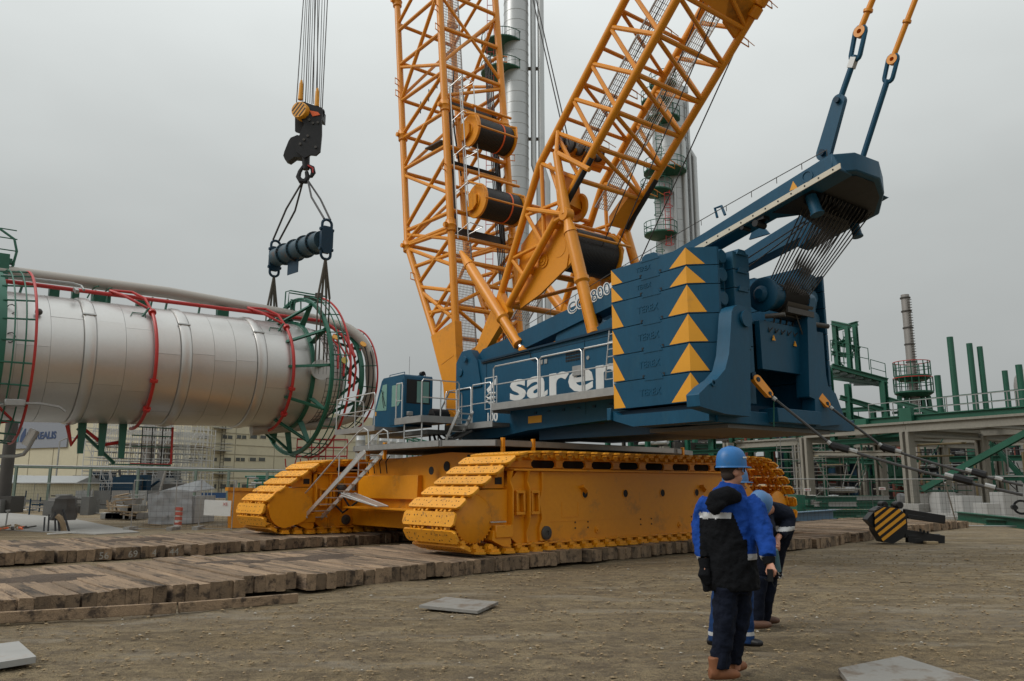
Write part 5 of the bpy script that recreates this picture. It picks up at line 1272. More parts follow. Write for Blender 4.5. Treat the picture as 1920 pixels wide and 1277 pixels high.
# left platform ring, cage and red rail
RG = 3.15; aG = vst(6, RG); aQ = vst(70, RG+.2)
ring(aG, RG, .26, .14, GRN, 'platform_ring')
rpipe(aQ, RG+.12, .05, RED, 'red_handrail', g0=-100, g1=86)
for f in (.35, .7): rpipe(aG+(aQ-aG)*f, RG+.1, .028, GRN, 'cage_hoop', g0=-100, g1=86)
for g in range(-95, 80, 14):
    mb = MB(); mb.tube(VF(aG, g, RG), VF(aQ, g, RG+.12), .035, 5); part('cage_bar', mb, GRN, ves)
mb = MB()
for f in (0, .5, 1): 
    a = aG-1.2+(aQ-aG+.8)*f; mb.path([VF(a, 96, RG+.2), VF(a+.1, 92, RG+1.0), VF(a, 93, RG+1.5), VF(a-.5, 95, RG+1.9), VF(a-1.2, 97, RG+2.0)], .03 if f < 1 else .05, 5)
part('ladder_hoop', mb, GRN, ves); mb = MB()
for (g, rr_) in ((96, RG+.25), (95, RG+.5), (92, RG+1.0), (93, RG+1.5), (96, RG+1.95)): mb.tube(VF(aG-2.5, g, rr_), VF(aQ-.3, g, rr_), .025, 5)
part('ladder_bar', mb, GRN, ves)
mb = MB(); mb.tube(VF(aG-1, 82, RG-.1), VF(aQ+1.0, 82, RG-.1), .035, 6); mb.path([VF(aG-1, 76, RG-.15), VF(aQ+1.5, 76, RG-.1), VF(aQ+1.8, 72, RG-.15), VF(aQ+1.8, 62, RG-.2)], .05, 6); part('conduit', mb, GALV, ves)
mb = MB(); mb.box(aQ+1.5, aQ+1.62, 60, 70, RG-.35, RG-.2, VF); part('conduit_box', mb, GALV, ves)
# lamps on bent brackets
mb = MB(); a = VF(aG+.6, -36, RG+.2); mb.box(-.32, .32, -.15, .15, -.12, .12, lambda x, y, z: a+VA*x+VU*y+V(0, 0, z)); part('floodlight', mb, GALV, ves, bevel=.03)
mb = MB(); mb.path([a, a+VA*.8, a+VA*1.4-V(0, 0, .1), a+VA*1.6-V(0, 0, .25)], .045, 6); mb.path([a, a-VA*.5-V(0, 0, .1), a-VA*.9-V(0, 0, .5)], .045, 6); part('lamp_arm', mb, GALV, ves)
mb = MB(); D_ = 28.8; pp = lambda x, y: atY(x, y, D_); mb.path([pp(-30, 856), pp(30, 855), pp(44, 852), pp(52, 842), pp(71, 809)], .07, 8); part('lamp_arm', mb, GALV, ves)
mb = MB(); mb.tube(pp(48, 834), pp(64, 806), .15, 12); part('tube_lamp', mb, WHT, ves)
mb = MB(); mb.path([VF(aG, -40, VR+.5), VF(aG+.8, -60, VR+.45), VF(aG-.5, -80, VR+.3)], .06, 6); part('red_branch_pipe', mb, RED, ves)
mb = MB()
for g in (35, 8): mb.path([VF(aG+.35, g, VR+.05)+V(.18*math.cos(t*.7), 0, .18*math.sin(t*.7)) for t in range(9)], .02, 5); 
mb.ball(VF(aG+1.2, 33, VR+.15), .13, 10); part('nozzle_eye', mb, DGREY, ves)
# top frames beside the sling
tf = lambda x, y, d=36.5: atY(x, y, d)
for px in (((534, 574), (536, 547), (545, 545), (610, 556)), ((540, 575), (542, 549), (604, 559)), ((569, 560), (605, 566)), ((545, 562), (580, 566), (607, 567)), ((544, 564), (545, 580)), ((552, 562), (552, 582)), ((564, 564), (564, 582))):
    mb = MB(); mb.path([tf(*p) for p in px], .035, 5); part('top_rail', mb, GRN, ves)
mb = MB(); mb.box(-.15, .15, -.15, .15, -.12, .12, lambda x, y, z: tf(598, 555)+V(x, y, z)); mb.bar(tf(570, 557), tf(603, 562), .1, .12); part('junction_box', mb, DGREY, ves)

# ------------------------------------------------------------------ lifting spreader and slings
spz = lambda p, y: None
nearT = VP+VA*at+VU*2.75; farT = VP+VA*at-VU*2.75
def zat(p, y):                                                     # height over plan point p on sight row y
    lo, hi = 0, 40
    for _ in range(30):
        m = (lo+hi)/2
        if prj(V(p.x, p.y, m))[1] > y: lo = m
        else: hi = m
    return m
nE = V(nearT.x, nearT.y, zat(nearT, 448)); fE = V(farT.x, farT.y, zat(farT, 484)); ax = (nE-fE).normalized()
spr = thing('spreader_beam', 'dark blue tubular spreader beam with shackles hanging under the hook by rope slings', 'spreader beam', (nE+fE)/2)
mb = MB(); L_ = (nE-fE).length; R_s = .46
pr = [(.25, R_s)]
for f in (.22, .43, .62, .80):
    x = L_*f; pr += [(x-.05, R_s), (x-.05, R_s+.10), (x+.05, R_s+.10), (x+.05, R_s)]
pr += [(L_-.35, R_s), (L_-.35, R_s-.04)]
mb.lathe(fE, ax, pr, 32); part('spreader_tube', mb, mat('scuffed_dark_blue', (.02, .055, .08), .5, var=.3, vscale=2, dirt=(.10, .045, .02, .8), dscale=1.5, dthr=.55), spr)
for f in (.22, .43, .62, .80):
    mb = MB()
    for k in range(20): g = 2*PI*k/20; c = fE+ax*(L_*f-.09)+VA*(R_s+.05)*math.cos(g)+ax.cross(VA)*(R_s+.05)*math.sin(g); mb.tube(c, c+ax*.18, .028, 5)
    part('flange_bolts', mb, BLK, spr)
for c, e in ((fE, -1), (nE, 1)):
    mb = MB(); mb.prism([c+VA*x+V(0, 0, z)-ax*.1 for x, z in ((-.2, .6), (.2, .6), (.30, .35), (.30, -.4), (.16, -.7), (-.16, -.7), (-.30, -.4), (-.30, .35))], ax*.2); part('end_plate', mb, BLUD, spr, bevel=.03)
    for z, nm in ((.45, 1), (-.5, -1)):
        mb = MB(); pts = []
        for i in range(13): g = PI*i/12; pts.append(c+V(0, 0, z)+VA*.24*math.cos(g)+V(0, 0, nm*(.26+.22*math.sin(g))))
        pts = [c+V(0, 0, z)+VA*.24] + pts + [c+V(0, 0, z)-VA*.24]; mb.path(pts, .065, 8); mb.tube(c+V(0, 0, z)+VA*.35, c+V(0, 0, z)-VA*.35, .08, 10); part('shackle', mb, BLUD, spr)
mb = MB(); c = fE.lerp(nE, .28)-V(0, 0, .4); mb.prism([c+ax*.0, c+ax*1.15, c+ax*1.15-V(0, 0, .75), c-V(0, 0, .75)], VA*.03); part('name_plate', mb, BLUD, spr)
hk_ = Hp(573, 335)
for c, off in ((fE, -.12), (nE, .12)):
    t_ = c+V(0, 0, .95)
    for d in (-.16, .16): mb = MB(); mb.path([hk_+V(off, 0, -.1), hk_.lerp(t_, .5)+VA*d*1.5, t_+VA*d], .05, 6); part('rope_sling', mb, ROPE, spr)
SLG = mat('rope_sling_brown', (.07, .06, .045), .8, var=.3, vscale=10)
for c, tr_ in ((fE, farT), (nE, nearT)):
    b = c-V(0, 0, .92)
    for d in (-.28, -.1, .12, .28):
        q = V(tr_.x, tr_.y, tr_.z)-V(0, 0, .2)+VA*d*1.0; m = b.lerp(q, .35)+VA*d*.7
        mb = MB(); mb.path([b, m], .055, 6); mb.path([m, q], .035, 6); part('rope_sling', mb, SLG, spr)

# ------------------------------------------------------------------ background, right: fireproofed steel pipe rack
RO = V(21.2, 42, 0); RE = az(-30); RD = az(60)
def RF(e, d, z): return RO + RE*e + RD*d + V(0, 0, z)
rack = thing('pipe_rack', 'long grey fireproofed steel pipe rack with columns, beams and green diagonal braces', 'pipe rack', RO)
es = [-14, -7, 0, 6.6, 13, 19.5]; dsr = [0, 7, 14, 21]
for j, d in enumerate(dsr):
    for i, e in enumerate(es):
        mb = MB(); mb.ibeam(RF(e, d, .55 if d == 0 else .3), RF(e, d, 4.3), .55, .50, .16, up=RE); part('column', mb, FIRE, rack)
        mb = MB(); mb.box(e-.7, e+.7, d-.6, d+.6, 0, .55 if d == 0 else .3, RF); part('footing', mb, CONC, rack, bevel=.02)
    for i in range(len(es)-1):
        if j == 0 and es[i] >= 6.6: continue
        mb = MB(); mb.ibeam(RF(es[i]+.01, d, 4.58), RF(es[i+1]-.01, d, 4.58), .4, .55, .12); part('beam', mb, FIRE, rack)
for i, e in enumerate(es):
    for j in range(3):
        if e > 7: continue
        mb = MB(); mb.ibeam(RF(e, dsr[j]+.3, 4.3), RF(e, dsr[j+1]-.3, 4.3), .4, .5, .12); part('cross_beam', mb, FIRE, rack)
for e in (-3, 3.3, -10):
    mb = MB(); mb.ibeam(RF(e, .3, 4.62), RF(e, 20.7, 4.62), .3, .35, .1); part('cross_beam', mb, FIRE, rack)
for (e0, z0, e1, z1, d) in ((-6.7, 4.3, -.6, 1.3, .1), (-7.3, 4.3, -13.6, 1.4, .1), (-7.2, 4.3, -9.8, 1.2, 7), (-6.8, 4.3, -4.6, 1.4, 7), (-7.2, 4.3, -13, 1.0, 14), (1.0, 1.2, 3.2, 4.2, 14)):
    mb = MB(); mb.ibeam(RF(e0, d, z0), RF(e1, d, z1), .28, .28, .05, up=RD); part('diagonal_brace', mb, GRNL, rack)
mb = MB(); mb.ibeam(RF(6.6, .4, 3.4), RF(.4, .4, 3.2), .22, .28, .06); part('beam', mb, FIRE, rack); 
# green deck steel and railings on top
def GP(x, y, D): return atY(x, y, D)
grs = thing('green_steel_structure', 'dark green steel platforms and beams above the grey pipe rack', 'steel structure', RF(0, 4, 4.9))
def gbeam(p, q, w=.3, h=.35, nm='beam', m_=GRNL): mb = MB(); mb.ibeam(p, q, w, h, .05); part(nm, mb, m_, grs)
gbeam(RF(13.5, .4, 5.05), RF(-14, .4, 5.05), .3, .36); gbeam(RF(13.5, 7, 5.05), RF(-14, 7, 5.05)); gbeam(RF(13.5, 3.5, 5.35), RF(-14, 3.5, 5.35), .3, .3); gbeam(RF(8, 10, 5.8), RF(-14, 10, 5.8), .3, .35)
for e in range(-13, 14, 2): gbeam(RF(e, .6, 5.05), RF(e, 10, 5.1), .2, .28, 'joist')
mb = MB(); mb.box(-.35, .35, .0, .3, 4.84, 5.6, RF); mb.box(2.4, 3.1, .0, .5, 4.86, 5.2, RF); part('gusset', mb, GRNL, grs)
def grail(pts, parent, h=1.1, m_=GRNL, r=.03, n=1.5):
    for i in range(len(pts)-1):
        a, b = pts[i], pts[i+1]; k = max(1, round((b-a).length/n)); mb = MB()
        for f in (.5, 1): mb.tube(a+V(0, 0, h*f), b+V(0, 0, h*f), r, 4, cap=False)
        for q in range(k+1): c = a.lerp(b, q/k); mb.tube(c, c+V(0, 0, h), r, 4, cap=False)
        part('railing', mb, m_, parent)
grail([RF(3.0, 1.2, 5.2), RF(-14, 1.2, 5.2)], grs, .9, GALV); grail([RF(8, 9.8, 6.0), RF(-14, 9.8, 6.0)], grs, 1.1)
# raised green frame left: columns, floors and tower
for (x, y0, y1, D, w) in ((1562, 825, 690, 46, .30), (1595, 820, 720, 46, .30), (1660, 790, 715, 46, .34), (1640, 830, 770, 50, .26), (1578, 835, 790, 50, .26), (1608, 700, 610, 52, .26), (1570, 700, 603, 52, .3), (1593, 700, 612, 50, .26)):
    a, b = GP(x+2, y0, D), GP(x, y1, D); b = V(a.x, a.y, b.z); mb = MB(); mb.ibeam(a, b, w, w, .05, up=RD); part('column', mb, GRNL, grs)
a, b, c = GP(1664, 712, 46), GP(1560, 680, 46), GP(1560, 704, 60)
for (p, q, D0, D1) in (((1664, 714), (1560, 686), 46, 46), ((1662, 722), (1560, 708), 46, 54), ((1668, 772), (1575, 745), 46, 46), ((1765, 778), (1664, 748), 44, 46), ((1700, 795), (1600, 800), 45, 47), ((1664, 765), (1570, 770), 47, 50), ((1560, 640), (1612, 655), 52, 52), ((1560, 605), (1594, 612), 52, 50), ((1565, 618), (1608, 606), 54, 52), ((1560, 662), (1600, 668), 52, 52), ((1600, 700), (1560, 704), 50, 54), ((1690, 812), (1590, 832), 45, 46), ((1560, 830), (1700, 822), 44, 44), ((1560, 650), (1597, 636), 53, 51), ((1560, 770), (1660, 800), 50, 50)):
    gbeam(GP(*p, D0), GP(*q, D1), .22, .28)
mb = MB(); q = [GP(1662, 713, 46), GP(1560, 684, 46), GP(1545, 688, 58), GP(1600, 716, 60)]; mb.prism(q, V(0, 0, -.12)); o = part('platform_deck', mb, GRNL, grs)
for k in range(7):
    mb = MB(); mb.ibeam(q[0].lerp(q[1], k/7)-V(0, 0, .22), q[3].lerp(q[2], k/7)-V(0, 0, .22), .12, .18, .02); part('joist', mb, GRNL, o)
grail([q[0], q[0].lerp(q[1], .27)], grs, 1.0, GRNL, .025, 1.2); grail([q[0].lerp(q[1], .3)+V(0, 0, .35), q[1]+V(0, 0, .2)], grs, 1.3, GRNL, .025, .9)
for (x, y) in ((1565, 660), (1582, 642), (1572, 690), (1585, 672)):
    grail([GP(x, y, 53), GP(x+22, y+2, 53)], grs, .8, GRNL, .025, .5)
for (p, q) in (((1562, 622), (1592, 655)), ((1566, 668), (1594, 702)), ((1592, 622), (1566, 655)), ((1596, 668), (1608, 640))):
    mb = MB(); mb.tube(GP(*p, 52), GP(*q, 52), .05, 5); part('tie_rod', mb, GRNL, grs)
mb = MB(); mb.tube(GP(1673, 865, 45), GP(1630, 830, 45), .05, 5)
# free standing green posts
for i, (x, yt, yb, D, r) in enumerate(((1757, 704, 790, 44, .17), (1786, 632, 770, 43, .17), (1822, 644, 772, 46, .17), (1841, 650, 772, 46, .16), (1883, 695, 768, 44, .15), (1912, 684, 778, 42, .17))):
    b = GP(x+9, yb, D); t = GP(x, yt, D); mb = MB(); mb.tube(V(b.x, b.y, b.z), V(b.x, b.y, t.z), r, 12)
    part('round_post', mb, GRNL, grs)
# chimney with platforms
CH = GP(1716, 760, 78)
chim = thing('chimney', 'slim grey steel chimney with two round railed platforms', 'chimney', V(CH.x, CH.y, 0))
ct = GP(1700, 553, 78).z; cx, cy = CH.x, CH.y
mb = MB(); mb.path([V(cx, cy, 0), V(cx, cy, ct)], .5, 24, rs=[.52, .40]); part('flue', mb, PIPEG, chim)
for y in (560, 585, 616, 647, 680): mb = MB(); z = GP(1705, y, 78).z; mb.lathe(V(cx, cy, z), V(0, 0, 1), [(0, .50), (.12, .50)], 24); part('stiffener', mb, DGREY, chim)
for y, R_ in ((705, 1.7), (735, 1.8)):
    z = GP(1716, y, 78).z; mb = MB(); mb.lathe(V(cx, cy, z-.5), V(0, 0, 1), [(0, 1.3), (.35, R_), (.5, R_)], 28); o = part('platform', mb, GRNL, chim)
    for h in (.75, 1.4): mb = MB(); mb.path([V(cx+R_*math.cos(a*PI/14), cy+R_*math.sin(a*PI/14), z+h) for a in range(28)], .05, 4, closed=True); part('handrail', mb, RED if h > 1 else GRNL, o)
    mb = MB()
    for a in range(18): mb.tube(V(cx+R_*math.cos(a*PI/9), cy+R_*math.sin(a*PI/9), z), V(cx+R_*math.cos(a*PI/9), cy+R_*math.sin(a*PI/9), z+1.4), .05, 4)
    part('baluster', mb, GRNL, o, stuff=True)
z0 = GP(1716, 735, 78).z
mb = MB()
for k in range(42): z = 9+(ct-9.4)*k/42; mb.box(-.2, .2, -.05, .05, 0, .06, lambda a, b, c: V(cx+.1+a, cy-.58+b, z+c))
part('rungs', mb, DGREY, chim, stuff=True)
for dx in (-1.5, 1.4, -.8, .8): mb = MB(); mb.ibeam(V(cx+dx*1.4, cy, 0), V(cx+dx, cy, z0-.4), .35, .35, .05, up=V(0, 1, 0)); part('support_leg', mb, GRNL, chim)
# dome topped vessel at the right edge
mb = MB(); c = GP(1930, 740, 62); mb.lathe(V(c.x, c.y, 3), V(0, 0, 1), [(0, 1.0), (c.z+.8-3, 1.0), (c.z+1.4-3, .9), (c.z+2.0-3, .5), (c.z+2.1-3, 0)], 28)
top('storage_vessel', mb, PIPEG, 'grey dome topped vessel behind the rightmost green post', 'vessel')

# --- process clutter under the rack: pipes, ducts, frames seen between columns
plant = thing('process_plant', 'dense dark process plant with pipes and equipment seen between the rack columns', 'plant', RF(0, 30, 0))
rr = random.Random(4)
PC = [GRNL, PIPEG, DGREY, mat('ochre_insulation', (.22, .17, .09), .8), BLUD, CLADT, mat('brick_red_primer', (.18, .045, .03), .7), DARK, DARK, BLK, DGREY]
for k in range(240):
    D = rr.uniform(62, 84); x = rr.uniform(1180, 1960); y = rr.uniform(812, 930); p = GP(x, y, D); m_ = rr.choice(PC); mb = MB(); r = rr.random()
    if r < .35: mb.tube(V(p.x, p.y, rr.uniform(0, 1.5)), V(p.x, p.y, rr.uniform(3.5, 7.2)), rr.uniform(.08, .35), 8); nm = 'upright_pipe'
    elif r < .65: L_ = rr.uniform(2, 9); mb.tube(p, p+RE*L_*rr.choice((1, -1)), rr.uniform(.06, .25), 8); nm = 'pipe_run'
    elif r < .8: mb.ibeam(p-RE*3, p+RE*3, .25, .3, .05); nm = 'beam'
    elif r < .92: 
        q = V(p.x, p.y, rr.uniform(0, 3)); w_, d_, h_ = rr.uniform(.5, 2), rr.uniform(.5, 2), rr.uniform(.8, 2.2); mb.prism([q+RE*w_*a+RD*d_*b for a, b in ((-1, -1), (1, -1), (1, 1), (-1, 1))], V(0, 0, h_)); nm = 'equipment_box'
    else: mb.cyl(V(p.x, p.y, .5), V(0, 0, 1), rr.uniform(2, 5), rr.uniform(.5, 1.0), 14); nm = 'tank'
    part(nm, mb, m_, plant)
for z in (1.8, 3.2, 4.6, 5.8):
    for D in (70, 80):
        a = GP(1160, 850, D); b = GP(1980, 850, D*.8); mb = MB(); mb.ibeam(V(a.x, a.y, z+.4*rr.random()), V(b.x, b.y, z+.4*rr.random()), .3, .4, .06); part('beam', mb, GRNL, plant)
for x in range(1170, 1960, 38):
    p = GP(x, 850, 76+rr.uniform(-4, 6)); mb = MB(); mb.ibeam(V(p.x, p.y, 0), V(p.x, p.y, 6.2), .3, .3, .05, up=RD); part('column', mb, rr.choice((GRNL, GRNL, FIRE, DGREY)), plant)
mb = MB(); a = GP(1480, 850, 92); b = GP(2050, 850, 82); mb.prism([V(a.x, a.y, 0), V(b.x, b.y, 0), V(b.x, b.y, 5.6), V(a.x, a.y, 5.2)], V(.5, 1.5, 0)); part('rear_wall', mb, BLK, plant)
# green rack behind the counterweights
gr2 = thing('green_pipe_bridge', 'green steel bridge with grey footed columns behind the track, under the counterweights', 'pipe bridge', GP(1335, 905, 62))
for (x0, y0, x1, y1, D0, D1, h) in ((1120, 823, 1500, 812, 64, 60, .45), (1180, 838, 1600, 835, 64, 60, .30), (1120, 858, 1500, 862, 70, 62, .3), (1290, 848, 1600, 838, 58, 58, .28), (1500, 860, 1700, 868, 60, 56, .35)):
    mb = MB(); mb.ibeam(GP(x0, y0, D0), GP(x1, y1, D1), .3, h, .06); part('beam', mb, GRNL, gr2)
for x in (1140, 1183, 1215, 1258, 1290, 1336, 1374, 1408, 1442, 1475, 1545):
    p = GP(x, 850, 62); g = x in (1336, 1442); mb = MB(); mb.ibeam(V(p.x, p.y, 3.3 if g else 0), V(p.x, p.y, 5.7), .3 if not g else .55, .35, .06, up=RD); part('column', mb, GRNL, gr2)
    if g: mb = MB(); mb.ibeam(V(p.x, p.y, 0), V(p.x, p.y, 3.3), .55, .5, .15, up=RD); part('column_casing', mb, FIRE, gr2)
mb = MB(); p = GP(1120, 845, 66); q = GP(1330, 848, 66); mb.prism([V(p.x, p.y, 3.2), V(q.x, q.y, 3.2), V(q.x, q.y, 4.1), V(p.x, p.y, 4.1)], V(0, .3, 0)); part('duct', mb, GALV, gr2)
# scaffold at the track's rear
def scaffold(name, label, o, ex, ey, nx, ny, lv, hs, m_, decks=(), diag=True, r=.024):
    t = thing(name, label, 'scaffold', o); o = Vector(o)
    for i in range(nx+1):
        for j in range(ny+1):
            p = o+ex*i+ey*j; mb = MB(); mb.tube(p, p+V(0, 0, hs*lv+rr.uniform(.2, 1.0)), r, 5); part('upright', mb, m_, t)
    for k in range(1, lv+1):
        for dz in (0, .55, 1.05):
            for j in range(ny+1): mb = MB(); mb.tube(o+ey*j+V(0, 0, hs*k+dz), o+ex*nx+ey*j+V(0, 0, hs*k+dz), r*.9, 4); part('ledger', mb, m_, t)
            if dz: continue
            for i in range(nx+1): mb = MB(); mb.tube(o+ex*i+V(0, 0, hs*k+dz), o+ex*i+ey*ny+V(0, 0, hs*k+dz), r*.9, 4); part('transom', mb, m_, t)
        if k in decks: mb = MB(); q = o+V(0, 0, hs*k+.05); mb.prism([q, q+ex*nx, q+ex*nx+ey*ny, q+ey*ny], V(0, 0, .06)); part('scaffold_deck', mb, mat('deck_boards', (.26, .21, .15), .9, var=.2), t)
    if diag:
        for k in range(lv):
            for i in range(0, nx): 
                if rr.random() < .6: mb = MB(); mb.tube(o+ex*(i+(k % 2))+V(0, 0, hs*k), o+ex*(i+1-(k % 2))+V(0, 0, hs*(k+1)), r*.9, 4); part('diagonal', mb, m_, t)
    return t
scaffold('scaffold', 'small aluminium tube scaffold beyond the rear end of the near track', GP(1462, 935, 52)*1+V(0, 0, 0)-V(0, 0, GP(1462, 935, 52).z), V(1.3, -.5, 0), V(.6, 1.0, 0), 2, 1, 3, 1.3, GALV)

# --- yard things at right
def onG(x, y): return atZ(x, y, 0)
def block(name, label, cat, x0, x1, yt, yb, dep, m_, group=None, bevel=.02, ang=None, zb=0.0):
    a, b = atZ(x0, yb, zb), atZ(x1, yb, zb); d = (b-a); d.z = 0
    if ang is not None: d = ang*(d.length/max(.3, abs(ang.dot(RT)))); 
    nrm = V(-d.y, d.x, 0).normalized(); h = atY(x0, yt, a.y).z-zb
    mb = MB(); mb.prism([a, a+d, a+d+nrm*dep, a+nrm*dep], V(0, 0, h)); return top(name, mb, m_, label, cat, group, bevel=bevel)
PRE = mat('precast_concrete', (.36, .355, .34), .85, var=.1, vscale=1.5, bump=.15, bscale=15)
for i, (x0, x1, yt, yb, lab) in enumerate(((1741, 1760, 926, 957, 'leftmost of the pale precast concrete blocks'), (1764, 1796, 923, 966, 'wide tall precast concrete block behind the leaning fence brace'), (1806, 1846, 930, 972, 'large precast concrete block in the middle of the row'), (1852, 1880, 944, 976, 'low precast concrete block right of the row middle'), (1884, 1930, 923, 972, 'precast concrete block at the right edge of the photo'), (1722, 1738, 945, 962, 'short precast block beside the big grey column foot'), (1796, 1810, 925, 958, 'narrow precast block between two wider blocks'))):
    block('concrete_block', lab, 'concrete block', x0, x1, yt, yb, 1.0, PRE, 'precast concrete blocks in the yard')
mb = MB(); a = onG(1700, 972); b = onG(1930, 978); mb.prism([a, b, b+V(3, 9, 0), a+V(2, 9, 0)], V(0, 0, .12)); top('foundation_slab', mb, CONC, 'flat concrete foundation slab under the precast blocks', 'slab')
mb = MB(); mb.bar(atZ(1868, 925, 0)+V(0, 0, 1.45), atZ(1912, 926, 0)+V(0, 0, 1.5), .6, .4); o = top('wrapped_load', mb, RED, 'dark red wrapped bale lying on top of the concrete blocks', 'bale', bevel=.1)
mb = MB(); c = atY(1915, 951, 30); mb.lathe(c, V(-.5, -1, 0), [(0, .28), (.06, .28), (.06, .2), (0, .2), (0, .28)], 20); mb.lathe(c+V(-.3, 0, 0), V(-.5, -1, 0), [(0, .1), (.5, .1)], 12); top('cable_reel', mb, BLK, 'black round cable coil leaning at the right edge', 'cable coil')
def beamon(x0, y0, x1, y1, w_, h_, m_, name, lab, cat, grp=None, up=0):
    a, b = onG(x0, y0), onG(x1, y1); mb = MB(); mb.ibeam(a+V(0, 0, h_/2+up), b+V(0, 0, h_/2+up), w_, h_, .03); return top(name, mb, m_, lab, cat, grp)
beamon(1797, 975, 1935, 993, .3, .36, GRNL, 'steel_beam', 'green steel beam lying on the ground at far right', 'beam'); beamon(1850, 985, 1935, 989, .35, .25, GRNL, 'steel_beam', 'shorter dark green beam in front of the long one at right', 'beam')
beamon(1410, 1000, 1563, 984, .30, .36, mat('blue_grey_steel', (.08, .15, .22), .5), 'steel_beam', 'blue grey steel beam lying behind the two bending workers', 'beam', up=.22)
stk = thing('steel_stack', 'stack of green steel sections lying behind the striped hook block', 'steel stack', onG(1580, 975))
for k in range(16):
    x0 = rr.uniform(1500, 1560); x1 = rr.uniform(1600, 1690); y = rr.uniform(966, 981); a, b = onG(x0, y), onG(x1, y+rr.uniform(-3, 3)); z = .12+.2*(k % 5); mb = MB(); mb.ibeam(a+V(0, 0, z), b+V(0, 0, z), .16, .18, .02); part('section', mb, GRNL if k % 4 else GALV, stk)
block('equipment_skid', 'green boxed machine skid behind the rear end of the track', 'machine', 1495, 1512, 928, 972, 1.5, GRNL); 
sk = thing('fabricated_frame', 'green fabricated steel frame with grey hopper beside the wrapped bundle', 'steel frame', onG(1535, 968))
for (x0, x1, yt, yb) in ((1512, 1555, 958, 968), (1515, 1520, 930, 960), (1535, 1540, 935, 960), (1548, 1553, 930, 962)):
    a, b = onG(x0, 970), onG(x1, 970); D = a.y; mb = MB(); mb.prism([atY(x0, yb, D), atY(x1, yb, D), atY(x1, yt, D), atY(x0, yt, D)], V(0, 1.0, 0)); part('frame_member', mb, GRNL, sk)
mb = MB(); D = onG(1535, 970).y; mb.prism([atY(1516, 955, D), atY(1548, 955, D), atY(1542, 942, D), atY(1536, 930, D), atY(1530, 928, D), atY(1522, 944, D)], V(0, .8, 0)); part('hopper', mb, PIPEG, sk)
PLAS = mat('clear_plastic_wrap', (.34, .345, .35), .35, var=.18, vscale=2, bump=.5, bscale=4, dist=.08, stretch=(1, 1, .4))
def lump(name, lab, cat, x0, x1, yt, yb, m_, seed=1):
    a, b = onG(x0, yb), onG(x1, yb); w_ = (b-a).length/2; c = (a+b)/2+V(0, w_*.7, 0); h = atY((x0+x1)/2, yt, c.y).z; mb = MB(); n, k = 18, 8; vs = []
    for i in range(k+1):
        ph = PI/2*i/k
        for j in range(n):
            g = 2*PI*j/n; q = 1+.22*mn.noise(V(math.cos(g)*2+seed, math.sin(g)*2, ph*2+seed)); vs.append(c+V(w_*q*math.cos(g)*math.cos(ph)**.4, w_*.7*q*math.sin(g)*math.cos(ph)**.4, h*math.sin(ph)*(1+.15*(q-1))))
    mb.add(vs, [(i*n+j, i*n+(j+1) % n, (i+1)*n+(j+1) % n, (i+1)*n+j) for i in range(k) for j in range(n)]); return top(name, mb, m_, lab, cat)
lump('wrapped_bundle', 'pale plastic wrapped bundle behind the fence near the track', 'bundle', 1552, 1588, 928, 962, PLAS, 3); lump('wrapped_bundle', 'small plastic wrapped bundle beside the big grey column', 'bundle', 1684, 1704, 925, 950, PLAS, 5)
# mesh fence panels
def fence(name, lab, px, yt_rel, grp, m_=GALV, banner=None, mesh=True, h=None, step=.2):
    """px: feet as ground sight points"""
    P = [onG(x, y) for x, y in px]; t = thing(name, lab, 'fence', P[0], grp)
    for i in range(len(P)-1):
        a, b = P[i], P[i+1]; hh = h or 1.9
        mb = MB(); mb.path([a+V(0, 0, .05), a+V(0, 0, hh), b+V(0, 0, hh), b+V(0, 0, .05)], .022, 5, closed=True); o = part('panel_frame', mb, m_, t)
        if mesh:
            mb = MB(); k = int((b-a).length/step)
            for q in range(1, k): c = a.lerp(b, q/k); mb.tube(c+V(0, 0, .08), c+V(0, 0, hh-.02), .0035, 3, cap=False)
            for q in range(1, 8): mb.tube(a+V(0, 0, hh*q/8), b+V(0, 0, hh*q/8), .0035, 3, cap=False)
            part('wire_mesh', mb, DGREY, t, stuff=True, smooth=False, recalc=False)
        mb = MB(); mb.box(-.35, .35, -.1, .1, 0, .12, lambda x, y, z, a=a: a+V(y, x, z)); part('fence_foot', mb, CONC, t)
    return t
GP_ = 'temporary mesh fence panels round the yard'
f1 = fence('mesh_fence', 'temporary mesh fence right of the tracks with two small white signs', [(1480, 992), (1640, 985), (1795, 990)], 0, GP_, h=1.75)
f2 = fence('mesh_fence', 'temporary mesh fence at the right edge in front of the concrete blocks', [(1778, 988), (1960, 990)], 0, GP_, h=1.85)
mb = MB(); a = onG(1795, 988); mb.tube(a+V(0, 0, 0), atY(1772, 905, a.y-1), .025, 5); part('fence_brace', mb, GALV, f2)
for x, y in ((1514, 918), (1654, 916)):
    D = onG(1640, 985).y-.05; c = atY(x, y, D); mb = MB(); mb.box(-.13, .13, -.005, .005, -.055, .055, lambda p, q, r_: c+V(p, q, r_)); sg = part('sign', mb, WHT, f1)
    text('lettering', 'NEMO', lambda a_, b_, h_, c=c: c+V(-.1+a_, -.006-h_, -.035+b_), .09, RED, f1, width=.2, depth=.002)
mb = MB(); a = onG(1699, 995); mb.tube(a, a+V(0, 0, .35), .025, 6); top('marker_post', mb, WHT, 'short white marker post standing in the gravel by the green beams', 'post')

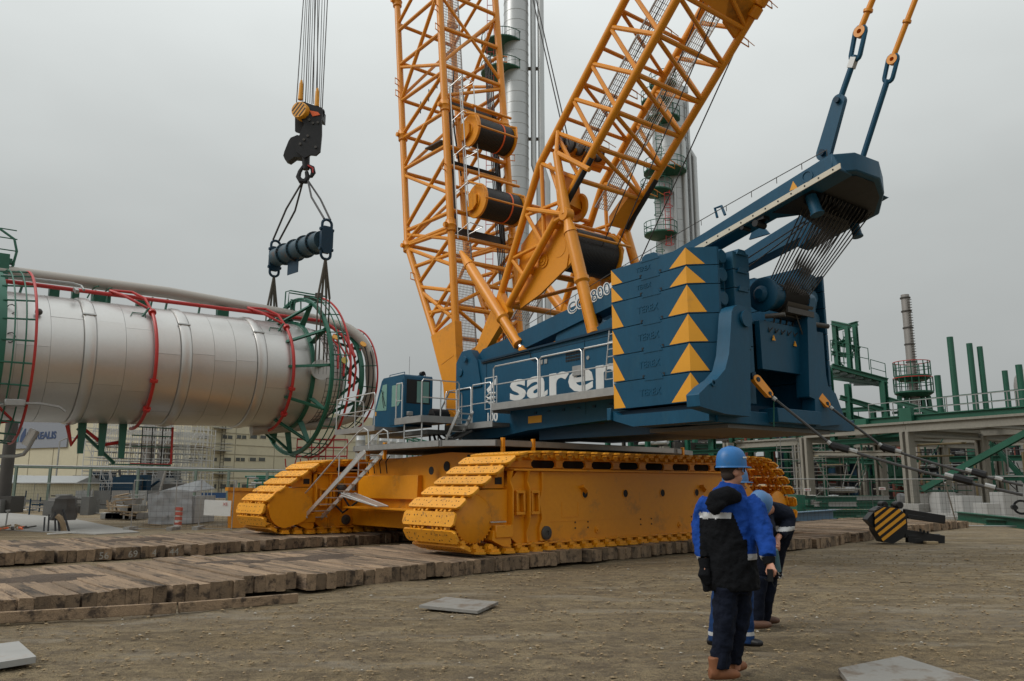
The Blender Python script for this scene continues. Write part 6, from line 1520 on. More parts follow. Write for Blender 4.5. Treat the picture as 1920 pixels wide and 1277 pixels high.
# --- striped hook block lying on the ground
hb = thing('spare_hook_block', 'black hook block with yellow diagonal stripes lying on the gravel', 'hook block', onG(1690, 1020))
D = onG(1690, 1021).y
def HB(x, y, d=0): return atY(x, y, D+d)
mb = MB(); mb.prism([HB(x, y) for x, y in ((1640, 957), (1660, 948), (1684, 953), (1700, 965), (1702, 990), (1695, 1008), (1676, 1019), (1656, 1017), (1642, 995))], V(.05, .5, 0)); part('block_body', mb, BLK, hb, bevel=.02)
mb = MB(); mb.prism([HB(x, y, .08) for x, y in ((1625, 975), (1645, 952), (1662, 946), (1650, 1000))], V(.05, .4, 0)); mb.cyl(HB(1660, 946, .1), V(0, 1, 0), .3, .09, 12); mb.cyl(HB(1688, 947, .1), V(0, 1, 0), .3, .10, 12); part('side_plate', mb, BLK, hb, bevel=.02)
octo = [(1640, 962), (1658, 951), (1684, 953), (1697, 964), (1700, 990), (1692, 1008), (1676, 1016), (1656, 1015), (1641, 993)]
def clip_poly(poly, f0, f1):
    def cl(poly, f):
        o = []
        for i in range(len(poly)):
            a, b = poly[i], poly[(i+1) % len(poly)]; fa, fb = f(a), f(b)
            if fa >= 0: o.append(a)
            if fa*fb < 0: t = fa/(fa-fb); o.append((a[0]+(b[0]-a[0])*t, a[1]+(b[1]-a[1])*t))
        return o
    return cl(cl(poly, f0), f1)
for k in range(5):
    c0 = 1608+k*18.5; f = lambda p: p[0]+.0*p[1]+ (p[1]-985)*1.25
    lo, hi_ = c0+2, c0+11.5
    q = clip_poly(octo, lambda p: f(p)-lo-0, lambda p: hi_-f(p))
    if len(q) > 2:
        m = MB(); m.prism([HB(x, y, -.012) for x, y in q], V(0, .01, 0)); part('stripe', m, MARK, hb)
for (x0, y0, x1, y1, h) in ((1695, 962, 1770, 974, .22), (1700, 968, 1768, 978, .12), (1695, 1000, 1769, 1012, .22), (1700, 1012, 1766, 1019, .14), (1700, 1006, 1760, 1004, .08)):
    m = MB(); m.bar(HB(x0, y0, .2), HB(x1, y1, .5), .12, h, V(0, 0, 1)); part('side_arm', m, BLK, hb, bevel=.01)
for (x, y) in ((1726, 997), (1733, 1000), (1740, 1002), (1690, 950), (1672, 950), (1643, 968)):
    m = MB(); m.cyl(HB(x, y, .2), V(0, 0, 1), .08, .03, 8); part('bolt', m, BLK, hb)
mb = MB(); c = onG(1745, 1020); mb.box(-.16, .16, -.1, .1, 0, .07, lambda p, q, r_: c+V(p, q, r_)); top('wood_chock', mb, mat('raw_wood', (.32, .24, .14), .8), 'small raw wood chock under the spare hook block', 'chock', bevel=.01)

# ------------------------------------------------------------------ tall columns far behind
def tower(name, lab, x, yb, D, R_, top_z, extra=()):
    p = GP(x, yb, D); t = thing(name, lab, 'process column', V(p.x, p.y, 0)); mb = MB(); pr = [(0, R_)]; z = 3
    while z < top_z: pr += [(z, R_), (z+.02, R_+.03), (z+.12, R_+.03), (z+.14, R_)]; z += 1.3
    mb.lathe(V(p.x, p.y, 0), V(0, 0, 1), pr+[(top_z, R_)], 32); part('shell', mb, CLADT, t); return t, V(p.x, p.y, 0)
t1, tp1 = tower('process_column', 'tall silver column with pipes partly hidden behind the main boom', 968, 400, 84, 1.45, 70)
for dx, r in ((2.0, .32), (2.9, .38)):
    zb = GP(1000, 312, 84).z; mb = MB(); mb.path([tp1+V(dx+.6, -.3, 0), tp1+V(dx+.6, -.3, zb-2), tp1+V(dx, -.3, zb), tp1+V(dx, -.3, 70)], r, 10); part('riser_pipe', mb, CLADT, t1)
for y in (130, 262): mb = MB(); z = GP(1000, y, 84).z; mb.box(1.4, 3.2, -.3, .3, z, z+.15, lambda a, b, c: tp1+V(a, b, c)); part('pipe_guide', mb, DGREY, t1)
for y in (88, 140): 
    z = GP(920, y, 84).z; mb = MB(); mb.lathe(tp1+V(-1.6, 0, z), V(0, 0, 1), [(0, 2.5), (.15, 2.5)], 20); o = part('platform', mb, GRNL, t1)
    mb = MB(); mb.path([tp1+V(-1.6+2.5*math.cos(a*PI/10), 2.5*math.sin(a*PI/10), z+1.1) for a in range(20)], .05, 4, closed=True)
    for a in range(20): c = tp1+V(-1.6+2.5*math.cos(a*PI/10), 2.5*math.sin(a*PI/10), z); mb.tube(c, c+V(0, 0, 1.1), .04, 4)
    part('platform_railing', mb, GRNL, o, stuff=True)
mb = MB(); 
for a in (-.4, .4): mb.tube(tp1+V(-3.0+a, -1, 0), tp1+V(-3.0+a, -1, 60), .05, 4)
for k in range(40): mb.tube(tp1+V(-3.4, -1, 20+k), tp1+V(-2.6, -1, 20+k), .04, 4)
part('caged_ladder', mb, RED, t1, stuff=True)
t2, tp2 = tower('process_column', 'silver column with green railed platforms behind the leaning mast', 1262, 400, 88, 2.1, GP(1262, 172, 88).z)
for (dx, dy, r, y0, y1, j) in ((1.1, -2.0, .30, 470, 280, .9), (2.6, -.6, .34, 470, 300, .8), (1.9, -1.4, .18, 470, 200, 0), (-.2, -2.2, .22, 470, 350, 0)):
    z0_, z1_ = 0, GP(1262, y1, 88).z; mb = MB(); pts = [tp2+V(dx, dy, 0), tp2+V(dx, dy, z1_)] + ([tp2+V(dx-j, dy, z1_+1.5), tp2+V(dx-j, dy, GP(1262, 178, 88).z-1)] if j else []); mb.path(pts, r, 10); part('riser_pipe', mb, CLADT, t2)
mb = MB(); z = GP(1262, 172, 88).z; mb.lathe(tp2+V(0, 0, z), V(0, 0, 1), [(0, 2.1), (.8, 1.4), (1.1, 0)], 24); mb.box(1.0, 2.2, -1, 1, z-.6, z+.2, lambda a, b, c: tp2+V(a, b, c)); part('top_cap', mb, CLADT, t2)
for (x, y, R_, full) in ((1240, 168, 1.6, 1), (1228, 200, 1.8, 1), (1244, 330, 2.5, 1), (1228, 366, 1.8, 1), (1236, 445, 1.9, 1), (1240, 232, 2.0, 1)):
    p = GP(x, y, 87); mb = MB(); mb.lathe(V(p.x, p.y-1, p.z-.4), V(0, 0, 1), [(0, R_*.7), (.3, R_), (.45, R_)], 16); o = part('platform', mb, GRNL, t2); mb = MB()
    for h in (.6, 1.3): mb.path([V(p.x+R_*math.cos(a*PI/8), p.y-1+R_*math.sin(a*PI/8), p.z+h) for a in range(16)], .05, 4, closed=True)
    for a in range(16): c = V(p.x+R_*math.cos(a*PI/8), p.y-1+R_*math.sin(a*PI/8), p.z); mb.tube(c, c+V(0, 0, 1.3), .04, 4)
    part('platform_railing', mb, GRN, o, stuff=True)
for (x, y0, y1, m_) in ((1232, 352, 405, GRN), (1250, 345, 460, RED), (1233, 210, 330, GRN), (1236, 455, 520, GRN)):
    p = GP(x, y0, 85); q = GP(x, y1, 85); mb = MB(); zt, zb = p.z, q.z
    for a in (-.3, .3): mb.tube(V(p.x+a, p.y, zb), V(p.x+a, p.y, zt), .05, 4)
    k = int((zt-zb)/.5)
    for i in range(k): mb.tube(V(p.x-.3, p.y, zb+.5*i), V(p.x+.3, p.y, zb+.5*i), .03, 4)
    for i in range(0, k, 3): mb.path([V(p.x+.5*math.cos(a*PI/5), p.y-.4+.5*math.sin(a*PI/5), zb+.5*i) for a in range(10)], .04, 4, closed=True)
    part('caged_ladder', mb, m_, t2, stuff=True)

# ------------------------------------------------------------------ background, left
CRW = mat('cream_wall_panels', (.47, .43, .31), .75, var=.06, vscale=.12, dirt=(.36, .33, .25, .6), dscale=.15, fine=.08)
CORN = GP(352, 905, 108); CORN.z = 0; EL = az(-63); ER = az(27)
def BF(a, z, w=0.0): return CORN + ER*a - EL.cross(V(0, 0, 1))*0 + V(0, 0, z) - EL*0 + (ER.cross(V(0, 0, 1)))*w
bA = thing('factory_building', 'cream panelled factory building with rows of small windows behind the scaffold', 'building', CORN)
HB_ = 13.5
mb = MB(); La, Lb = 62, 45
mb.prism([CORN, CORN+ER*Lb, CORN+ER*Lb+EL*La, CORN+EL*La], V(0, 0, HB_)); part('wall', mb, CRW, bA)
nR = ER.cross(V(0, 0, 1)); nR = nR if nR.dot(V(0, -1, 0)) > 0 else -nR          # outward normals
nL = -ER
def onER(x, y): p = cut(x, y, CORN, nR); return ((p-CORN).dot(ER), p.z)
def onEL(x, y): p = cut(x, y, CORN, nL); return ((p-CORN).dot(EL), p.z)
def wbox(a0, a1, z0, z1, dep, nm, m_, parent, fr='R'):
    d, n = (ER, nR) if fr == 'R' else (EL, nL); mb = MB(); mb.prism([CORN+d*a0+V(0, 0, z0), CORN+d*a1+V(0, 0, z0), CORN+d*a1+V(0, 0, z1), CORN+d*a0+V(0, 0, z1)], n*dep); return part(nm, mb, m_, parent)
WIN = mat('dark_window_glass', (.06, .065, .06), .2, var=.3, vscale=2)
for (xs, y0, y1) in (([(371, 391), (416, 436), (443, 462), (468, 482), (487, 499)], 815.5, 822), ([(353, 369), (371, 389), (400, 407), (419, 433), (441, 459), (467, 480), (484, 497)], 858, 864.5), ([(380, 387), (400, 406), (412, 424), (430, 442), (452, 466), (474, 492)], 908, 916)):
    for (x0, x1) in xs:
        a0, z1 = onER(x0, y0); a1, _ = onER(x1, y0); z0 = onER(x0, y1)[1]
        o = wbox(a0, a1, z0, z1, .06, 'window', WIN, bA)
        k = max(1, round((a1-a0)/1.1))
        for i in range(k+1): a = a0+(a1-a0)*i/k; wbox(a-.05, a+.05, z0, z1, .10, 'mullion', CRW, o)
for y in (806, 829, 848, 876, 895, 905):
    a0, z = onER(352, y); wbox(.05, Lb-.05, z-.04, z+.04, .07, 'panel_joint', mat('joint_beige', (.30, .27, .2), .8) if y == 806 else bpy.data.materials['joint_beige'], bA)  # panel joints in a darker beige than the wall
for x in (392, 396): a, z = onER(x, 860); wbox(a-.12, a+.12, .2, HB_-.3, .12, 'down_pipe', CRW, bA)
for a in (8, 16, 24, 33, 41): wbox(a, a+.08, 0, HB_, .05, 'panel_joint', bpy.data.materials['joint_beige'], bA)
for a in (6, 12, 18, 24, 30, 36): wbox(a, a+.08, 0, HB_, .05, 'panel_joint', bpy.data.materials['joint_beige'], bA, 'L')
# sign panel
a0, z0 = onEL(19, 842); a1, z1 = onEL(127, 838); _, zt = onEL(127, 782)
SGN = mat('blue_grey_sign_panel', (.21, .225, .26), .6, var=.05)
sg = wbox(min(a0, a1), max(a0, a1), min(z0, z1), HB_-.2, .25, 'sign_panel', SGN, bA, 'L')
def lfn(x, y):
    a, z = onEL(x, y); return a, z
SGT = mat('navy_sign_lettering', (.02, .045, .12), .5); SGG = mat('teal_sign_logo', (.02, .16, .20), .5)
a_l, z_l = onEL(52, 824); a_r, _ = onEL(108, 822)
text('lettering', 'BOREALIS', lambda x, y, h: CORN+EL*(a_l-x)+nL*(.26+h)+V(0, 0, z_l+y), 1.5, SGT, bA, width=a_l-a_r, depth=.05, bold=.05)
la, lz = onEL(43, 816)
mb = MB(); mb.prism([CORN+EL*(la+x)+nL*.26+V(0, 0, lz+z) for x, z in ((1.1, -1.1), (1.1, 1.1), (-.2, 1.2), (.5, .2), (.6, -1.1))], nL*.04); part('logo_leaf', mb, SGG, bA)
mb = MB(); mb.prism([CORN+EL*(la+x)+nL*.26+V(0, 0, lz+z) for x, z in ((.2, -1.1), (.0, 0), (-.8, 1.0), (-1.1, 1.0), (-1.1, -1.1))], nL*.04); part('logo_leaf', mb, SGT, bA)
# ladder with landings on the wall
for y in (803, 845, 888):
    a, z = onER(412, y); mb = MB()
    for h in (0, .5, 1.0): mb.path([CORN+ER*(a-1.2)+V(0, 0, z+h), CORN+ER*(a-1.2)+nR*1.2+V(0, 0, z+h), CORN+ER*(a+1.2)+nR*1.2+V(0, 0, z+h), CORN+ER*(a+1.2)+V(0, 0, z+h)], .05, 4)
    mb.prism([CORN+ER*(a-1.2)+V(0, 0, z-.1), CORN+ER*(a+1.2)+V(0, 0, z-.1), CORN+ER*(a+1.2)+nR*1.2+V(0, 0, z-.1), CORN+ER*(a-1.2)+nR*1.2+V(0, 0, z-.1)], V(0, 0, .08)); part('landing', mb, GALV, bA)
mb = MB(); a, _ = onER(414, 850)
for e in (-.3, .3): mb.tube(CORN+ER*(a+e)+nR*.3, CORN+ER*(a+e)+nR*.3+V(0, 0, 12), .05, 4)
for k in range(24): mb.tube(CORN+ER*(a-.3)+nR*.3+V(0, 0, .5*k), CORN+ER*(a+.3)+nR*.3+V(0, 0, .5*k), .04, 4)
part('wall_ladder', mb, DGREY, bA, stuff=True)
# silos and concrete tower behind the crane
def silo(x0, x1, yt, D, lab, m_, grp=None, legs=False):
    a, b = GP(x0, 850, D), GP(x1, 850, D); R_ = (b.x-a.x)/2; c = V((a.x+b.x)/2, D, 0); h = GP(x0, yt, D).z; mb = MB(); pr = [(0, R_)]; z = 1.5
    while z < h-.5: pr += [(z, R_), (z+.02, R_*1.015), (z+.1, R_*1.015), (z+.12, R_)]; z += 1.6
    mb.lathe(c, V(0, 0, 1), pr+[(h, R_), (h+R_*.25, R_*.5), (h+R_*.3, 0)], 24); t = thing('silo', lab, 'silo', c, grp); part('shell', mb, m_, t)
    mb = MB(); mb.path([c+V(R_*math.cos(k*PI/8), R_*math.sin(k*PI/8), h+.9) for k in range(16)], .05, 4, closed=True)
    for k in range(16): q = c+V(R_*math.cos(k*PI/8), R_*math.sin(k*PI/8), h); mb.tube(q, q+V(0, 0, .9), .04, 4)
    part('roof_railing', mb, GALV, t, stuff=True)
SG = 'row of stainless silos between the ladder and the cab'
for x0, x1, yt, D, lab in ((666, 684, 810, 118, 'leftmost stainless silo of the row'), (693, 707, 811, 118, 'narrow second stainless silo right of the vertical grey post'), (709, 728, 809, 120, 'third stainless silo, in the middle of the row'), (730, 742, 810, 122, 'fourth, narrower stainless silo of the row'), (743, 756, 811, 124, 'last stainless silo of the row, nearest the cab stairs')):
    silo(x0, x1, yt, D, lab, CLADT, SG)
for x0, x1, yt, D, lab in ((507, 522, 812, 125, 'grey concrete silo left, just beyond the cream building'), (524, 540, 808, 126, 'second dark grey concrete silo from the cream building'), (542, 556, 812, 128, 'brownish concrete silo behind the green brackets'), (557, 571, 806, 130, 'rightmost grey concrete silo before the open sky')):
    silo(x0, x1, yt, D, lab, CONC, 'grey concrete silos beyond the cream building')
block('concrete_tower', 'square grey concrete tower showing above the far track', 'tower', 603, 629, 836, 919, 4, CONC)
block('steel_mast', 'slim grey vertical steel box mast in front of the stainless silos', 'mast', 687, 691, 795, 921, .5, GALV)
ppl = thing('pipe_bank', 'long bank of upright green topped exchanger pipes right of the silos', 'pipe bank', GP(800, 905, 115))
for k in range(22):
    x = 762+k*3.6; p = GP(x, 905, 115); p.z = 0; z = GP(x, 818+k*.9, 115).z; mb = MB(); mb.tube(p, p+V(0, 0, z), .12, 6); part('upright_pipe', mb, CLADT if k % 3 else GRN, ppl)
for y0, y1 in ((817, 838), (822, 842)): mb = MB(); mb.tube(GP(758, y0, 114), GP(842, y1, 114), .12, 5); part('header_pipe', mb, GRN, ppl)
mb = MB(); p = GP(845, 905, 116); mb.prism([V(p.x, p.y, 0), V(p.x+9, p.y+2, 0), V(p.x+9, p.y+2, 6.4), V(p.x+5, p.y+1, 8.4), V(p.x, p.y, 7.0)], V(-1, 5, 0)); top('far_shed', mb, CRW, 'small cream gabled shed far behind the lower stairs', 'shed')
# scaffold left around silos
fo = onG(152, 934); fo = V(fo.x, 76, 0); p0 = GP(152, 905, 70); p1 = GP(375, 905, 78); exv = (V(p1.x, p1.y, 0)-V(p0.x, p0.y, 0))/14
scl = scaffold('scaffold', 'big tube scaffold with board decks in front of the cream building', V(p0.x, p0.y, 0), exv, V(-.2, 1.6, 0), 14, 3, 5, 1.30, mat('pale_scaffold_tube', (.46, .46, .45), .5), decks=(2, 4), r=.036)
cs = thing('concrete_supports', 'pinkish grey concrete cylinders standing inside the big scaffold', 'columns', GP(300, 905, 80))
for x, w_ in ((277, 18), (298, 12), (312, 10), (265, 8)):
    c = GP(x, 905, 79); c.z = 0; mb = MB(); mb.cyl(c, V(0, 0, 1), 8.4, w_/2*79/FPX, 16); part('concrete_cylinder', mb, mat('warm_concrete', (.23, .20, .18), .9), cs)
NET = mat('debris_netting', (.38, .39, .38), .9, var=.3, vscale=1.5)
mb = MB(); a = GP(322, 905, 76); b = GP(352, 905, 76)
for k in range(26): 
    q = V(a.x, a.y, .5).lerp(V(b.x, b.y, .5), k/25); mb.tube(q+V(0, .15*math.sin(k), 0), q+V(.1*math.sin(k*2), .15*math.sin(k*1.7), 6.5+.4*math.sin(k)), .012, 3)
for k in range(60): mb.tube(V(a.x, a.y, .5+.1*k), V(b.x, b.y, .5+.1*k), .012, 3)
top('debris_net', mb, NET, 'pale debris netting hung on the right end of the big scaffold', 'net', kind=None, smooth=False, recalc=False)
cont = block('site_cabin', 'blue grey site cabin under the big scaffold', 'cabin', 141, 262, 886, 926, 3, BLUD)
block('site_container', 'blue container with a dark roof edge seen behind the fence at far left', 'container', 28, 108, 921, 943, 2.4, mat('blue_container', (.015, .06, .16), .6)); 
pb = thing('pipe_bundle', 'bundle of dark pipes laid on top of the blue container', 'pipe bundle', atY(60, 920, onG(60, 943).y))
for k in range(7): D = onG(60, 943).y+.3*k; mb = MB(); mb.tube(atY(6+3*k, 914+k*.8, D), atY(98+2*k, 922-.6*k, D), .09, 6); part('pipe', mb, BLK, pb)
# low sheds
for (x0, x1, yt, ys, D, lab) in ((24, 139, 896, 905, 62, 'low cream shed with a shallow grey roof beside the container'), (-40, 20, 895, 905, 60, 'low cream shed cut by the left edge of the photo')):
    a, b = GP(x0, 905, D), GP(x1, 905, D+3); a.z = b.z = 0; h = GP(x0, ys, D).z; hr = GP(x0, yt, D).z; n = V(-.1, 1, 0)
    t = thing('shed', lab, 'shed', a); mb = MB(); mb.prism([a, b, b+n*5, a+n*5], V(0, 0, h)); part('wall', mb, CRW, t)
    mb = MB(); mb.prism([a-n*.3+V(-.3, 0, h), a+n*2.5+V(-.3, 0, hr+.2), a+n*5.3+V(-.3, 0, h)], b-a+V(.6, 0, 0)); part('roof', mb, GALV, t)
# green pipe line on posts
PGRN = mat('pale_grey_green_paint', (.15, .20, .165), .6)
pl_ = thing('pipe_line', 'long grey green pipe line carried on posts across the left background', 'pipe line', onG(30, 960)); D = 47
for (y0, y1) in ((871, 881), (874, 884)): mb = MB(); mb.tube(GP(-60, y0, D), GP(640, y1+3, D+3), .05 if y0 == 871 else .06, 8); part('pipe', mb, GALV if y0 == 871 else PGRN, pl_)
for x in (28, 92, 168, 258, 366, 428, 500): 
    p = GP(x, 905, D); mb = MB(); mb.ibeam(V(p.x, p.y, 0), V(p.x, p.y, GP(x, 874+x*.017, D).z), .13, .13, .03, up=V(0, 1, 0)); part('post', mb, PGRN, pl_)
pc = thing('piping_cluster', 'dark green equipment cluster behind the far track on the left', 'equipment', GP(470, 905, 60))
for k in range(24):
    x = rr.uniform(440, 498); y = rr.uniform(893, 915); D2 = rr.uniform(56, 62); p = GP(x, y, D2); mb = MB()
    if k % 2: mb.tube(V(p.x, p.y, 0), p, .06, 5)
    else: mb.tube(p, p+V(rr.uniform(.5, 2), .3, 0), .08, 5)
    part('pipe', mb, GRN if k % 3 else GALV, pc)
mb = MB(); c = GP(10, 905, 44); c.z = 0; mb.cyl(c, V(0, 0, 1), GP(10, 790, 44).z+2, .32, 14); mb.box(-.8, .8, -.6, .6, 0, .9, lambda a_, b_, z: c+V(a_, b_, z)); top('dark_duct', mb, DGREY, 'dark vertical duct at the left edge below the vessel', 'duct')
lm = thing('street_lamp', 'thin lamp pole standing before the cream factory wall', 'lamp', GP(104, 905, 80)); c = GP(104, 905, 80); c.z = 0; h = GP(108, 820, 80).z
mb = MB(); mb.path([c, c+V(0, 0, h-.4), c+V(.8, 0, h), c+V(3.4, 0, h-.2)], .07, 6, rs=[.1, .08, .06, .05]); part('pole', mb, GALV, lm)
# concrete road strip on the left
mb = MB(); q = [onG(x, y) for x, y in ((-400, 975), (20, 963), (130, 972), (262, 999), (180, 1003), (0, 994), (-400, 1010))]; mb.prism([p+V(0, 0, -.05) for p in q], V(0, 0, .08)); top('concrete_road', mb, CONC, kind='structure')
# yellow container and barrier
yc = thing('yellow_container', 'yellow steel skip standing left of the far track', 'container', onG(450, 992)); D = onG(428, 992).y
mb = MB(); mb.prism([atY(427, 990, D), atY(540, 990, D+4), atY(540, 919, D+4), atY(427, 917, D)], V(-.4, 2.2, 0)); part('body', mb, YEL, yc, bevel=.02)
mb = MB(); mb.bar(atY(425, 917, D-.05), atY(540, 920, D+3.95), .12, .12); part('top_rim', mb, YEL, yc)
f3 = fence('mesh_fence', 'temporary mesh fence with a white banner left of the yellow skip', [(245, 994), (325, 994), (372, 993), (434, 995)], 0, GP_, h=1.7)
D = onG(434, 995).y; mb = MB(); mb.prism([atY(382, 966, D-.05), atY(432, 968, D-.05), atY(434, 939, D-.05), atY(384, 937, D-.05)], V(0, -.02, 0)); part('banner', mb, WHT, f3)
cc_ = atY(423, 948, D-.09); text('lettering', 'XE', lambda a_, b_, h_: cc_+V(a_-.1, -h_, b_), .14, RED, f3, depth=.003)
f4 = fence('mesh_fence', 'temporary mesh fence in front of the sheds at far left', [(-40, 957), (60, 958), (150, 962), (245, 968)], 0, GP_, h=1.6)
mb = MB(); c = onG(333, 988); h = atY(333, 951, c.y).z; mb.lathe(c, V(0, 0, 1), [(0, .13), (h, .11)], 12); o = top('barrier_sleeve', mb, WHT, 'red and white striped post sleeve in front of the tent', 'barrier')
for k in range(4): 
    mb = MB(); z = h*(.1+.24*k); mb.lathe(c+V(0, 0, z), V(0, .12, 1), [(0, .137), (.12, .135)], 12); part('red_band', mb, mat('faded_red', (.45, .10, .07), .7), o)
# tarpaulin tent, boards, pallets
tent = thing('tarpaulin_shelter', 'pale grey plastic covered shelter behind the mesh fence', 'shelter', onG(318, 985)); D = onG(318, 984).y
mb = MB(); K = 12; vs = []
A0, A1, A2, A3 = atY(278, 984, D), atY(360, 982, D+.3), atY(360, 921, D+.3), atY(277, 927, D)
for i in range(K+1):
    for j in range(K+1):
        a = A0.lerp(A1, i/K); b = A3.lerp(A2, i/K)+V(0, 0, .12*math.sin(PI*i/K)); q = a.lerp(b, j/K); vs.append(q+V(0, .10*mn.noise(V(i*.9, j*.5, 2)), .03*mn.noise(V(i, j, 7))))
mb.add(vs, [(i*(K+1)+j, (i+1)*(K+1)+j, (i+1)*(K+1)+j+1, i*(K+1)+j+1) for i in range(K) for j in range(K)]); mb.prism([A3+V(0, .1, 0), A2+V(0, .1, 0), A2+V(0, 2.4, .1), A3.lerp(A2, .8)+V(0, 1.8, .5), A3+V(0, 2.4, .1)], V(0, 0, -.05)); mb.prism([A0+V(0, .2, 0), A1+V(0, .2, 0), A1+V(0, 2.3, 0), A0+V(0, 2.3, 0)], V(0, 0, A3.z-A0.z-.1)); part('plastic_cover', mb, PLAS, tent)
bp_ = thing('timber_pile', 'untidy pile of brown boards and grey blocks left of the plastic shelter', 'timber pile', onG(240, 975))
RAW = mat('raw_boards', (.24, .17, .10), .85, var=.25, vscale=2)
for k in range(26):
    x0 = rr.uniform(190, 235); x1 = x0+rr.uniform(18, 45); y = rr.uniform(960, 977); a = onG(x0, y); b = onG(x1, y+rr.uniform(-2, 2)); z = rr.uniform(.05, 1.1)*(1 if x0 > 205 else .6); mb = MB(); mb.bar(a+V(0, 0, z), b+V(0, 0, z+rr.uniform(-.1, .1)), .2, .05); part('board', mb, RAW if k % 3 else GALV, bp_)
for (x0, y0, x1, y1) in ((201, 938, 206, 968), (213, 940, 208, 970), (215, 940, 221, 968), (230, 938, 250, 975), (134, 940, 145, 964)):
    D = onG(x0, 972).y; mb = MB(); mb.bar(atY(x0, y0, D), atY(x1, y1, D-.4), .07, .04); part('trestle_leg', mb, RAW, bp_)
tr_ = thing('wrapped_machine', 'machine wrapped in dark grey netting with boards leaning on it', 'machine', onG(100, 997)); D = onG(100, 997).y
mb = MB(); n = 14; vs = []; c0 = onG(101, 996)+V(0, .5, 0); H = atY(101, 930, D).z
for i in range(9):
    f = i/8; w_ = .40 - .10*f + .015*math.sin(i*2.1)
    if i == 8: w_ *= .6
    for j in range(n): g = 2*PI*j/n; q = 1+.35*mn.noise(V(math.cos(g)*2, math.sin(g)*2, i*.15)); vs.append(c0+V(w_*q*math.cos(g), w_*q*math.sin(g), .35+f*(H-.35)))
mb.add(vs, [(i*n+j, i*n+(j+1) % n, (i+1)*n+(j+1) % n, (i+1)*n+j) for i in range(8) for j in range(n)]+[tuple(range(8*n, 9*n))]); part('netting', mb, DGREY, tr_)
for (x0, y0, x1, y1) in ((84, 970, 82, 997), (92, 965, 90, 998), (103, 960, 104, 998), (118, 955, 130, 998), (108, 966, 112, 998)): mb = MB(); mb.bar(atY(x0, y0, D), atY(x1, y1, D-.2), .05, .04); part('leg', mb, BLK, tr_)
mb = MB(); mb.path([atY(107, 968, D), atY(113, 972, D), atY(118, 984, D), atY(120, 998, D)], .1, 6); part('leaning_board', mb, RAW, tr_)
mb = MB(); a = onG(10, 990); mb.tube(a, atY(15, 958, a.y), .03, 6); mb.bar(atY(12, 958, a.y), atY(18, 957, a.y), .1, .06); top('survey_post', mb, GALV, 'thin metal post standing by the road edge at far left', 'post')
db = thing('rubble_heap', 'low heap of orange and brown rubbish beside the thin post', 'rubbish heap', onG(20, 994))
for k in range(16): c = onG(rr.uniform(0, 55), rr.uniform(990, 996)); mb = MB(); mb.bar(c+V(0, 0, .05), c+V(rr.uniform(-.4, .4), rr.uniform(-.2, .2), rr.uniform(.02, .15)), .08, .05); part('scrap', mb, (ORNG, RAW, DGREY, RAW)[k % 4], db)
for i, (x0, y0, x1, y1, lab) in enumerate(((90, 1003, 140, 1000, 'thin pale board lying on the soil near the netting machine'), (268, 984, 300, 986, 'thin board lying before the plastic shelter'))):
    mb = MB(); mb.bar(onG(x0, y0)+V(0, 0, .03), onG(x1, y1)+V(0, 0, .03), .12, .03); top('board', mb, WHT if i == 0 else RAW, lab, 'board')
# distant hedge line and sheds to close the horizon
for i, (x0, x1, yt, D, m_) in enumerate(((-900, -80, 880, 130, CRW), (1960, 2600, 850, 100, GRNL), (560, 900, 893, 240, DGREY), (880, 1180, 885, 200, GALV))):
    a, b = GP(x0, 905, D), GP(x1, 905, D); mb = MB(); mb.prism([V(a.x, D, 0), V(b.x, D, 0), V(b.x, D, GP(960, yt, D).z), V(a.x, D, GP(960, yt, D).z)], V(0, 12, 0))
    top('far_building', mb, m_, ('long cream building beyond the left edge', 'green plant building beyond the right edge', 'low dark building on the horizon behind the car body', 'low grey building on the horizon behind the track')[i], 'building')

# ------------------------------------------------------------------ plates and stones in front
def slab(px, th, name, lab, m_, cat='plate'):
    q = [onG(x, y) for x, y in px]; mb = MB(); mb.prism(q, V(0, 0, th)); return top(name, mb, m_, lab, cat, bevel=.006)
STP = mat('weathered_plate', (.22, .21, .19), .7, var=.2, vscale=3, bump=.3, bscale=25, dirt=(.12, .085, .055, .9), dscale=3, dthr=.5)
slab([(785, 1140), (835, 1124), (935, 1133), (896, 1151)], .035, 'ground_plate', 'thin square grey board lying flat in the middle foreground', STP)
slab([(-70, 1226), (34, 1213), (67, 1243), (-50, 1262)], .055, 'ground_plate', 'thick pale stone slab at the lower left corner', mat('pale_slab', (.30, .295, .28), .7, var=.2, vscale=2, dirt=(.22, .12, .07, .7), dscale=2))
slab([(1572, 1262), (1690, 1238), (1850, 1290), (1700, 1320), (1600, 1300)], .04, 'ground_plate', 'grey plate at the lower right edge of the photo', STP)
pool = []
mb = MB(); rs_ = random.Random(9)
ico = [(0, 0, 1), (.9, 0, .3), (.28, .85, .3), (-.72, .53, .3), (-.72, -.53, .3), (.28, -.85, .3), (0, 0, -.6)]; icf = [(0, 1, 2), (0, 2, 3), (0, 3, 4), (0, 4, 5), (0, 5, 1), (6, 2, 1), (6, 3, 2), (6, 4, 3), (6, 5, 4), (6, 1, 5)]
def gz(x, y): return 0.035*mn.noise(V(x*0.35, y*0.7, 1)) + 0.022*mn.noise(V(x*1.1, y*2.0, 5)) + .014*mn.noise(V(x*3.1, y*4.3, 9)) - .02
mb2 = MB()
